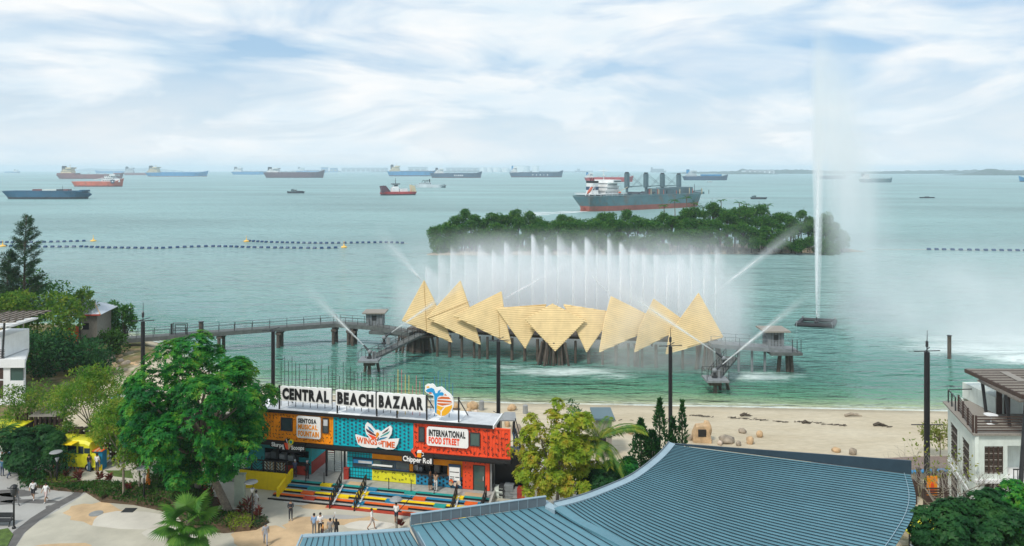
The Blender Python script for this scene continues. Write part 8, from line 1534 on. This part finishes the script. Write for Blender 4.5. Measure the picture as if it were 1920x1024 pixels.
def lamp(label, u, v, v0, kind):
    p = P(u, v, .05); h = H-(v0-HZ)*p.y/F; t = thing('lamp_post', label, 'lamp post', p, group='black garden lamp posts'); MB().lathe(p, [(.14, 0), (.14, .12), (.07, .2), (.06, h-.5)], 8).build('shaft', M['black'], t)
    if kind == 'lantern': MB().lathe((p.x, p.y, h-.95), [(.08, 0), (.2, .15), (.26, .62), (.14, .75)], 10).build('lantern', M['darksteel'], t); MB().lathe((p.x, p.y, h-.2), [(.30, 0), (.16, .14), (.03, .2)], 10).build('cap', M['black'], t); MB().bar((p.x, p.y, h-.4), (p.x-.55, p.y, h-.3), .05).build('bracket', M['black'], t)
    else: MB().lathe((p.x, p.y, h-.5), [(.06, 0), (.17, .28), (.17, .33)], 10).build('bowl', M['lightgrey'], t); MB().path([(p.x, p.y, h-.2), (p.x+.1, p.y, h+.1), (p.x, p.y, h+.35)], .025, 5).build('arm', M['black'], t); MB().lathe((p.x-.1, p.y, h+.35), [(.55, 0), (.5, .05), (.1, .08)], 14).build('shade', M['grey'], t)
lamp('black lantern post on the grey pavement at the left', 26, 991, 908, 'lantern'); lamp('lamp post with a bowl head in the hedge below the food bus', 107, 906, 855, 'bowl'); lamp('lamp post with a flat disc shade in the long bed', 270, 942, 885, 'disc'); lamp('lamp post with a flat disc shade beside the yellow wall', 473, 985, 912, 'disc')
p = P(752, 995, .05); one('handrail_post', 'bent black handrail at the corner of the small grey roof', 'handrail', MB().tube((p.x-.4, p.y+.0, 0), (p.x-.4, p.y, 1.5), .035, .035, 6).path([(p.x-.3, p.y, 0), (p.x-.3, p.y, 1.5), (p.x+.7, p.y+1.2, 2.3)], .035, 6), M['black'], p)
p = P(6, 985, .05); t = thing('bench', 'dark park bench on the lawn at the bottom left', 'bench', p); MB().box(p.x-1, p.x+.7, p.y-.3, p.y+.3, .42, .5).build('seat', M['darksteel'], t); MB().box(p.x-1, p.x+.7, p.y+.28, p.y+.34, .55, .95).build('backrest', M['darksteel'], t)
for x in (-.9, .6): MB().bar((p.x+x, p.y-.25, 0), (p.x+x, p.y+.3, .95), .06).build('leg', M['black'], t)
p = P(690, 900, TZ); x = bs(649, .6); b = BZ.M @ Vector((x, .7, TZ)); one('waste_bin', 'small red bin beside the gate by the grid-tiled stall', 'bin', MB().cbox((b.x, b.y, TZ), .45, .45, .95).cbox((b.x, b.y, TZ+.95), .5, .5, .06), M['brickred'], (b.x, b.y, TZ))
# ================================================================ boulders and driftwood on the sand
def rock(label, u, v, w, h, m='rock', seed=0, z=None, group='boulders on the beach'):
    p = P(u, v, 0)
    for _ in range(4): p = P(u, v, gz(p.x, p.y) if z is None else z)
    sx_ = w*p.y/F/2; szz = h*p.y/F; me = MB().ball((0, 0, szz*.4), sx_, sx_*.8, szz*.62, 9, 6, .16, seed).mesh('boulder', M[m], smooth=True); o = link('boulder', me); o.location = p; o.rotation_euler.z = seed; return setp(o, label, 'boulder', group)
for i, a in enumerate([(886, 766, 22, 13, 'rock', 'tan layered boulder right of the palm emblem, highest of its pile'), (879, 774, 13, 9, 'rock', 'small tan boulder at the foot of the emblem pile'), (892, 777, 12, 8, 'rockpale', 'flat pale boulder at the front of the emblem pile'), (854, 768, 12, 13, 'rock', 'tan boulder peeking out behind the palm emblem'), (960, 769, 20, 11, 'rock', 'tan blocky boulder by the water right of the black mast'), (951, 800, 13, 13, 'rock', 'small tan boulder behind the red container corner'), (969, 812, 22, 16, 'rockgrey', 'grey brown boulder left of the lime tree'), (1162, 809, 22, 9, 'rock', 'low tan boulder right of the coconut palm'), (1183, 813, 15, 13, 'rock', 'orange brown boulder left of the columnar shrubs'),
                       (1392, 812, 15, 9, 'rockgrey', 'dark hollow boulder, upper left of the beach pair'), (1424, 819, 14, 12, 'rock', 'round tan boulder right of the dark hollow one'), (1406, 832, 18, 14, 'rock', 'round orange boulder nearest the curved roof'), (1362, 830, 32, 13, 'rockgrey', 'wide grey boulder right of the box-faced rock'), (1385, 836, 11, 9, 'rockgrey', 'small grey boulder between the wide grey and the orange ones'), (1350, 834, 12, 8, 'rockpale', 'pale small boulder touching the wide grey one'), (1568, 848, 17, 9, 'rock', 'low yellow tan boulder alone beside the roof parapet'), (1599, 853, 15, 13, 'rockgrey', 'round dark boulder right of the yellow tan one'), (1328, 828, 17, 9, 'rock', 'flat orange boulder leaning on the box-faced rock'), (1292, 826, 14, 12, 'rockgrey', 'grey boulder left of the box-faced rock')]): rock(a[5], *a[:5], seed=i)
p = P(1316, 828, 0)
for _ in range(4): p = P(1316, 828, gz(p.x, p.y))
t = thing('speaker_rock', 'large tan artificial rock with a square black opening in its face', 'rock', p); MB().loft([[(p.x-1.1, p.y-.7, p.z-.2), (p.x+.9, p.y-.8, p.z-.2), (p.x+1.0, p.y+.9, p.z-.2), (p.x-1.0, p.y+.9, p.z-.2)], [(p.x-1.0, p.y-.6, p.z+.8), (p.x+.8, p.y-.65, p.z+.8), (p.x+.9, p.y+.8, p.z+.9), (p.x-.9, p.y+.8, p.z+.9)], [(p.x-.7, p.y-.45, p.z+1.75), (p.x+.45, p.y-.5, p.z+1.8), (p.x+.5, p.y+.5, p.z+1.9), (p.x-.6, p.y+.5, p.z+1.8)]]).build('body', M['rock'], t)
MB().ball((p.x+.65, p.y+.35, p.z+1.1), .55, .6, 1.1, 8, 6, .12, 3).build('side_stone', M['rock'], t, smooth=True); MB().box(p.x-.55, p.x+.3, p.y-.68, p.y-.5, p.z+.75, p.z+1.5).build('opening', M['black'], t)
def drift(label, u, v, ln, seed, m='barkdark'):
    p = P(u, v, 0)
    for _ in range(4): p = P(u, v, gz(p.x, p.y))
    r_ = random.Random(seed); mb = MB(); mb.path([p+Vector((-ln/2, 0, .12)), p+Vector((-ln*.1, .1, .28)), p+Vector((ln*.5, -.05, .1))], [.16, .2, .05], 6)
    for k in range(4): a = p+Vector((r_.uniform(-.3, .2)*ln, 0, .2)); mb.path([a, a+Vector((r_.uniform(.3, .6)*ln*.7, r_.uniform(-.4, .4), r_.uniform(0, .25)))], [.09, .02], 5)
    one('driftwood', label, 'driftwood', mb, M[m], p)
drift('dark driftwood log with broken branches near the waterline at the right', 1600, 781, 2.1, 1, 'rockgrey'); drift('thin dark branch on the sand, left end of the tide line', 1398, 781, 1.3, 2); drift('thin branch on the sand in the middle of the tide line', 1512, 795, 1.0, 3); drift('small dark branch on the sand at the right end of the tide line', 1650, 799, 1.5, 4)
def weeds():
    g = np.random.default_rng(5); mb = MB()
    for u0, v0, u1, v1, n in ((1285, 779, 1335, 782, 22), (1370, 783, 1480, 792, 46), (1495, 791, 1585, 798, 40), (1640, 796, 1672, 801, 18), (1100, 790, 1190, 788, 18)):
        for k in range(n):
            s = g.uniform(0, 1); u = u0+(u1-u0)*s+g.normal()*3; v = v0+(v1-v0)*s+g.normal()*.8; p = P(u, v, 0)
            for _ in range(3): p = P(u, v, gz(p.x, p.y))
            a = g.normal()*.35; l = g.uniform(.08, .35); d = Vector((math.cos(a)*l, math.sin(a)*l, 0)); mb.bar(p-d+Vector((0, 0, .04)), p+d+Vector((0, 0, .05)), .05, .05)
    o = mb.build('seaweed', M['barkdark'], None, 'stuff'); return o
weeds()
for u, v, lb in ((903, 763, 'small grey bin post on the sand near the emblem'), (985, 771, 'tiny grey stump on the sand right of the black mast')):
    p = P(u, v, -1.2); one('beach_post', lb, 'post', MB().lathe((p.x, p.y, -1.6), [(.32, 0), (.32, 1.1), (.2, 1.2)], 8), M['grey'], p)
r_ = random.Random(8); protos = [MB().ball((0, 0, .15), .55, .45, .42, 7, 5, .22, k).mesh('boulder', M[('rockpale', 'rock', 'rockgrey', 'rockpale')[k % 4]], smooth=True) for k in range(8)]
for i in range(90):
    u, v = r_.uniform(196, 300), r_.uniform(648, 706); 
    if (u < 225 and v < 665) or v > 690+(u-196)*.2: continue
    p = P(u, v, 0)
    for _ in range(4): p = P(u, v, gz(p.x, p.y))
    o = link('boulder', protos[r_.randrange(8)]); o.location = p; s = r_.uniform(.6, 1.5); o.scale = (s, s, s*r_.uniform(.7, 1.1)); o.rotation_euler.z = r_.uniform(0, 6.3); setp(o, 'pale boulder in the rock bank below the grassy mound', 'boulder', 'rock bank at the start of the jetty')
# ================================================================ water in the air: columns, cannon jets, drifting spray
def mnode(t, op, a, b=None, clamp=False):
    n = N(t, 'ShaderNodeMath', operation=op); n.use_clamp = clamp
    for i, x in enumerate((a, b)):
        if x is None: continue
        if isinstance(x, (int, float)): n.inputs[i].default_value = x
        else: L(t, x, n.inputs[i])
    return n.outputs[0]
def spraymat(name, build, step=1.0):
    m = bpy.data.materials.new(name); m.use_nodes = True; t = m.node_tree; t.nodes.clear(); o = N(t, 'ShaderNodeOutputMaterial'); v = N(t, 'ShaderNodeVolumePrincipled')
    v.inputs['Color'].default_value = (.985, .995, 1, 1); v.inputs['Anisotropy'].default_value = 0.1; L(t, build(t), v.inputs['Density']); L(t, v.outputs[0], o.inputs['Volume']); return m
def coords(t, kind):
    c = N(t, 'ShaderNodeTexCoord'); s = N(t, 'ShaderNodeSeparateXYZ'); L(t, c.outputs[kind], s.inputs[0]); return c.outputs['Object'], s.outputs
def noise_(t, vec, sc, det=3, lo=.3, hi=.7, o0=0, o1=1, rough=.55):
    mq = N(t, 'ShaderNodeMapping'); mq.inputs['Scale'].default_value = sc; L(t, vec, mq.inputs[0]); n = N(t, 'ShaderNodeTexNoise'); n.inputs['Scale'].default_value = 1; n.inputs['Detail'].default_value = det; n.inputs['Roughness'].default_value = rough; L(t, mq.outputs[0], n.inputs['Vector'])
    r = N(t, 'ShaderNodeMapRange'); r.inputs[1].default_value = lo; r.inputs[2].default_value = hi; r.inputs[3].default_value = o0; r.inputs[4].default_value = o1; L(t, n.outputs[0], r.inputs[0]); return r.outputs[0]
def sstep(t, x, a, b):
    r = N(t, 'ShaderNodeMapRange', interpolation_type='SMOOTHSTEP'); r.inputs[1].default_value = a; r.inputs[2].default_value = b; L(t, x, r.inputs[0]); return r.outputs[0]
# plume of an upright jet: hard edge upwind, fanning downwind and down
def plume(A, w0, w1, top, streak, p=1.0, low=.15, pw=1.15):
    def f(t):
        ob, (x, y, z) = coords(t, 'Generated')
        inv = mnode(t, 'SUBTRACT', 1.0, z); wid = mnode(t, 'ADD', mnode(t, 'MULTIPLY', inv, w1), w0); q = mnode(t, 'DIVIDE', mnode(t, 'SUBTRACT', x, .03), wid)
        d = mnode(t, 'POWER', mnode(t, 'SUBTRACT', 1.0, q, True), pw); d = mnode(t, 'MULTIPLY', d, sstep(t, x, .0, .035))
        yy = mnode(t, 'ABSOLUTE', mnode(t, 'SUBTRACT', y, .5)); d = mnode(t, 'MULTIPLY', d, mnode(t, 'SUBTRACT', 1.0, sstep(t, yy, .2, .5)))
        d = mnode(t, 'MULTIPLY', d, mnode(t, 'SUBTRACT', 1.0, sstep(t, z, top, 1.0))); d = mnode(t, 'MULTIPLY', d, mnode(t, 'ADD', mnode(t, 'MULTIPLY', mnode(t, 'POWER', z, p), 1-low), low))
        return mnode(t, 'MULTIPLY', mnode(t, 'MULTIPLY', d, noise_(t, ob, streak, 3, .3, .7, .35, 1.5)), A)
    return f
waterwhite, t_, b_, o_ = newmat('white water'); b_.inputs['Base Color'].default_value = (.9, .93, .93, 1); b_.inputs['Roughness'].default_value = .6
ob, _ = coords(t_, 'Object'); L(t_, noise_(t_, ob, (5, 5, .6), 5, .38, .68, .0, .75), b_.inputs['Alpha'])
mJs = [spraymat('jet spray', plume(A, w0, w1, tp, st, 1.3, .06, 1.5)) for A, w0, w1, tp, st in ((1.25, .07, 1.9, .90, (1.5, 1.2, .14)), (.9, .05, 2.3, .84, (1.1, 1.0, .2)), (1.5, .08, 1.5, .93, (1.9, 1.2, .12)), (.7, .04, 2.6, .78, (.9, 1.0, .25)))]
def hullbox(x0, x1, y0, y1, z0, z1):
    """a slim spray hull that widens downwind"""
    return MB().box(x0, x1, y0, y1, z0, z1)
tops = [(799, 497), (823, 470), (846, 462), (872, 465), (897, 462), (924, 466), (947, 458), (973, 455), (998, 446), (1022, 455), (1046, 445), (1074, 447), (1098, 450), (1119, 455), (1141, 452), (1163, 452), (1183, 463), (1206, 471), (1228, 476), (1250, 480), (1272, 474), (1296, 462), (1320, 468), (1342, 460)]
names = ['first', 'second', 'third', 'fourth', 'fifth', 'sixth', 'seventh', 'eighth', 'ninth', 'tenth', 'eleventh', 'twelfth', 'thirteenth', 'fourteenth', 'fifteenth', 'sixteenth', 'seventeenth', 'eighteenth', 'nineteenth', 'twentieth', 'twenty-first', 'twenty-second', 'twenty-third', 'twenty-fourth']
for i, (u, v) in enumerate(tops):
    Y = np.interp(u, (800, 1060, 1340), (133, 128, 124)); b = Q(u, 604, Y); b.z = .6; top = Q(u, v, Y).z; h = top-b.z
    t = thing('fountain_jet', f'upright fountain jet behind the golden sails, {names[i]} from the left', 'fountain jet', b, group='row of upright fountain jets')
    o = hullbox(b.x-.22, b.x+5.2+.9*math.sin(i*2.1), b.y-1.3-.4*math.sin(i*1.7), b.y+1.3, b.z, top+.4+.5*math.sin(i*3.3)).build('spray', mJs[(i*7+i//3) % 4 if 3 < i < 19 else 3 if i % 2 else 1], t); MB().path([b, b+Vector((0, 0, h*.5)), b+Vector((.03, 0, h*.93))], [.07, .10, .03], 6).build('water_column', waterwhite, t, smooth=True); MB().lathe(b, [(.25, -.5), (.25, 0), (.12, .2)], 8).build('nozzle', M['darksteel'], t)
# cannon jets: straight spreading cones
def cone_mat(name, Lj, r0, r1, A, fade=.75):
    def f(t):
        ob, (x, y, z) = coords(t, 'Object'); k = mnode(t, 'DIVIDE', z, Lj); r = mnode(t, 'ADD', mnode(t, 'MULTIPLY', mnode(t, 'POWER', k, 1.25), r1-r0), r0)
        rho = mnode(t, 'DIVIDE', mnode(t, 'SQRT', mnode(t, 'ADD', mnode(t, 'MULTIPLY', x, x), mnode(t, 'MULTIPLY', y, y))), r); d = mnode(t, 'POWER', mnode(t, 'SUBTRACT', 1.0, rho, True), 1.5)
        d = mnode(t, 'MULTIPLY', d, mnode(t, 'DIVIDE', A, r)); d = mnode(t, 'MULTIPLY', d, mnode(t, 'SUBTRACT', 1.0, sstep(t, k, fade*.4, 1.0)))
        return mnode(t, 'MULTIPLY', d, noise_(t, ob, (1.3, 1.3, .14), 3, .3, .7, .4, 1.4))
    return spraymat(name, f)
def jet(label, p, q, r0, r1, A, core=.45):
    p, q = Vector(p), Vector(q); d = q-p; Lj = d.length; t = bpy.data.objects.new('cannon_jet', None); col.objects.link(t); t.location = p; t.rotation_euler = d.to_track_quat('Z', 'Y').to_euler(); FR[t] = Vector((0, 0, 0)); setp(t, label, 'water jet', 'water jets from the cannons')
    mb = MB(); rs = []
    for i in range(9): k = i/8; rs.append([( (r0+(r1-r0)*k**1.25)*1.04*math.cos(a), (r0+(r1-r0)*k**1.25)*1.04*math.sin(a), Lj*k) for a in np.linspace(0, 2*math.pi, 12, endpoint=False)])
    mb.loft(rs).build('spray', cone_mat('cannon spray', Lj, r0, r1, A), t); MB().path([(0, 0, 0), (0, 0, Lj*core*.5), (0, 0, Lj*core)], [r0*.7, r0*1.1, r0*.5], 6).build('water_core', waterwhite, t, smooth=True); return t
jet('water jet from the left platform tip, rising to the upper left', muz1, Q(556, 522, 118), .10, 1.9, .9); jet('water jet crossing the first golden sail towards the upper right', muz2, Q(905, 505, 116), .10, 1.5, .9)
jet('water jet from the right platform, rising to the right past the raft', muz3, Q(1530, 540, 112), .10, 1.3, 1.0, .6); jet('long water jet from the right platform, rising left over the golden sails', muz4, Q(1085, 490, 114), .10, 1.9, 1.1, .55)
s1 = Q(1326, 560, 126); s2 = Q(1110, 555, 128); s3 = Q(790, 525, 129); s4 = Q(945, 560, 127)
jet('water jet rising to the right above the far right golden sail, against the island', s1, Q(1535, 398, 122), .12, 2.3, 1.0, .5); jet('faint water jet rising left above the tower', Q(1146, 556, 127), Q(1065, 470, 127), .12, 1.2, .8); jet('faint water jet rising left of the first golden sail', s3, Q(696, 420, 128), .2, 2.8, .8, .2); jet('faint water jet crossing behind the third golden sail', s4, Q(1110, 470, 127), .12, 1.6, .8, .4)
# tall column on the raft
def tall(t):
    ob, (x, y, z) = coords(t, 'Generated'); inv = mnode(t, 'SUBTRACT', 1.0, z); xl = mnode(t, 'ADD', mnode(t, 'MULTIPLY', mnode(t, 'POWER', inv, 2.4), .13), .028); dx = mnode(t, 'SUBTRACT', x, xl)
    up = mnode(t, 'MULTIPLY', mnode(t, 'ADD', dx, mnode(t, 'MULTIPLY', inv, .10)), mnode(t, 'DIVIDE', 1.0, mnode(t, 'ADD', mnode(t, 'MULTIPLY', inv, .42), .03))); up = sstep(t, up, 0, 1)
    q = mnode(t, 'DIVIDE', dx, mnode(t, 'ADD', mnode(t, 'MULTIPLY', inv, .52), .17)); d = mnode(t, 'MULTIPLY', mnode(t, 'POWER', mnode(t, 'SUBTRACT', 1.0, q, True), 1.6), up)
    yy = mnode(t, 'ABSOLUTE', mnode(t, 'SUBTRACT', y, .5)); d = mnode(t, 'MULTIPLY', d, mnode(t, 'SUBTRACT', 1.0, sstep(t, yy, .15, .5))); d = mnode(t, 'MULTIPLY', d, mnode(t, 'SUBTRACT', 1.0, sstep(t, z, .55, 1.0)))
    d = mnode(t, 'MULTIPLY', d, mnode(t, 'ADD', mnode(t, 'MULTIPLY', sstep(t, z, .05, .62), .88), .12)); return mnode(t, 'MULTIPLY', mnode(t, 'MULTIPLY', d, noise_(t, ob, (.3, .3, .03), 4, .3, .7, .35, 1.4)), .85)
mT = spraymat('tall spray', tall); b = fc+Vector((0, 0, 1.0)); top = Q(1536, 22, fc.y).z; t = thing('fountain_jet', 'very tall single water column rising from the floating raft, spray drifting right', 'fountain jet', b, group=None)
MB().box(b.x-.9, b.x+30, b.y-4.5, b.y+4.5, b.z+.5, top).build('spray', mT, t); h = top-b.z
MB().path([b, b+Vector((0, 0, h*.12)), b+Vector((.1, 0, h*.3)), b+Vector((.4, 0, h*.5))], [.12, .25, .36, .10], 8).build('water_column', waterwhite, t, smooth=True)
def core(t):
    ob, (x, y, z) = coords(t, 'Generated'); rx = mnode(t, 'SUBTRACT', x, .5); ry = mnode(t, 'SUBTRACT', y, .5); rad = mnode(t, 'SQRT', mnode(t, 'ADD', mnode(t, 'MULTIPLY', rx, rx), mnode(t, 'MULTIPLY', ry, ry))); wid = mnode(t, 'ADD', mnode(t, 'MULTIPLY', z, .38), .10)
    d = mnode(t, 'POWER', mnode(t, 'SUBTRACT', 1.0, mnode(t, 'DIVIDE', rad, wid), True), 1.3); d = mnode(t, 'MULTIPLY', d, mnode(t, 'SUBTRACT', 1.0, sstep(t, z, .35, 1.0))); d = mnode(t, 'DIVIDE', d, mnode(t, 'ADD', wid, .25)); return mnode(t, 'MULTIPLY', mnode(t, 'MULTIPLY', d, noise_(t, ob, (.9, .9, .06), 3, .3, .7, .5, 1.4)), 2.0)
MB().box(b.x-2.0, b.x+2.6, b.y-2.2, b.y+2.2, b.z, top).build('spray_core', spraymat('column core', core), t)
# drifting mist: over the stage, and where the tall plume comes down
def mist(name, label, lo, hi, A, nz, p=(1, 1, 1), group='banks of drifting spray'):
    lo, hi = Vector(lo), Vector(hi); c = (lo+hi)/2
    def f(t):
        ob, (x, y, z) = coords(t, 'Generated'); d = None
        for ax, pw in zip((x, y), p): e = mnode(t, 'MULTIPLY', mnode(t, 'MULTIPLY', ax, mnode(t, 'SUBTRACT', 1.0, ax)), 4.0); e = mnode(t, 'POWER', e, pw); d = e if d is None else mnode(t, 'MULTIPLY', d, e)
        d = mnode(t, 'MULTIPLY', d, mnode(t, 'POWER', mnode(t, 'SUBTRACT', 1.0, z), p[2])); return mnode(t, 'MULTIPLY', mnode(t, 'MULTIPLY', d, noise_(t, ob, nz, 4, .35, .68, .15, 1.5)), A)
    o = MB().box(lo.x, hi.x, lo.y, hi.y, lo.z, hi.z).build(name, spraymat(name+' air', f)); o['kind'] = 'stuff'; return o
a, b2_ = Q(735, 640, 134), Q(1420, 425, 134); mist('spray_mist', '', (a.x, 126.5, -1.8), (b2_.x, 142, b2_.z), .62, (.15, .15, .10), (.8, .6, 1.35))
a, b2_ = Q(1090, 690, 114), Q(1420, 500, 114); mist('spray_mist', '', (a.x, 111, -1.8), (b2_.x, 121, 11), .12, (.14, .14, .14), (.7, .8, .8))
a, b2_ = Q(1560, 640, 140), Q(2010, 420, 140); mist('spray_mist', '', (a.x, 122, -1.9), (b2_.x+6, 158, 17), .075, (.07, .07, .07), (.6, .7, 1.3))
a, b2_ = Q(1700, 640, 130), Q(2020, 420, 130); mist('spray_mist', '', (a.x, 121, -1.95), (b2_.x+8, 138, 4), .15, (.10, .14, .14), (.8, 1.0, 2.0))
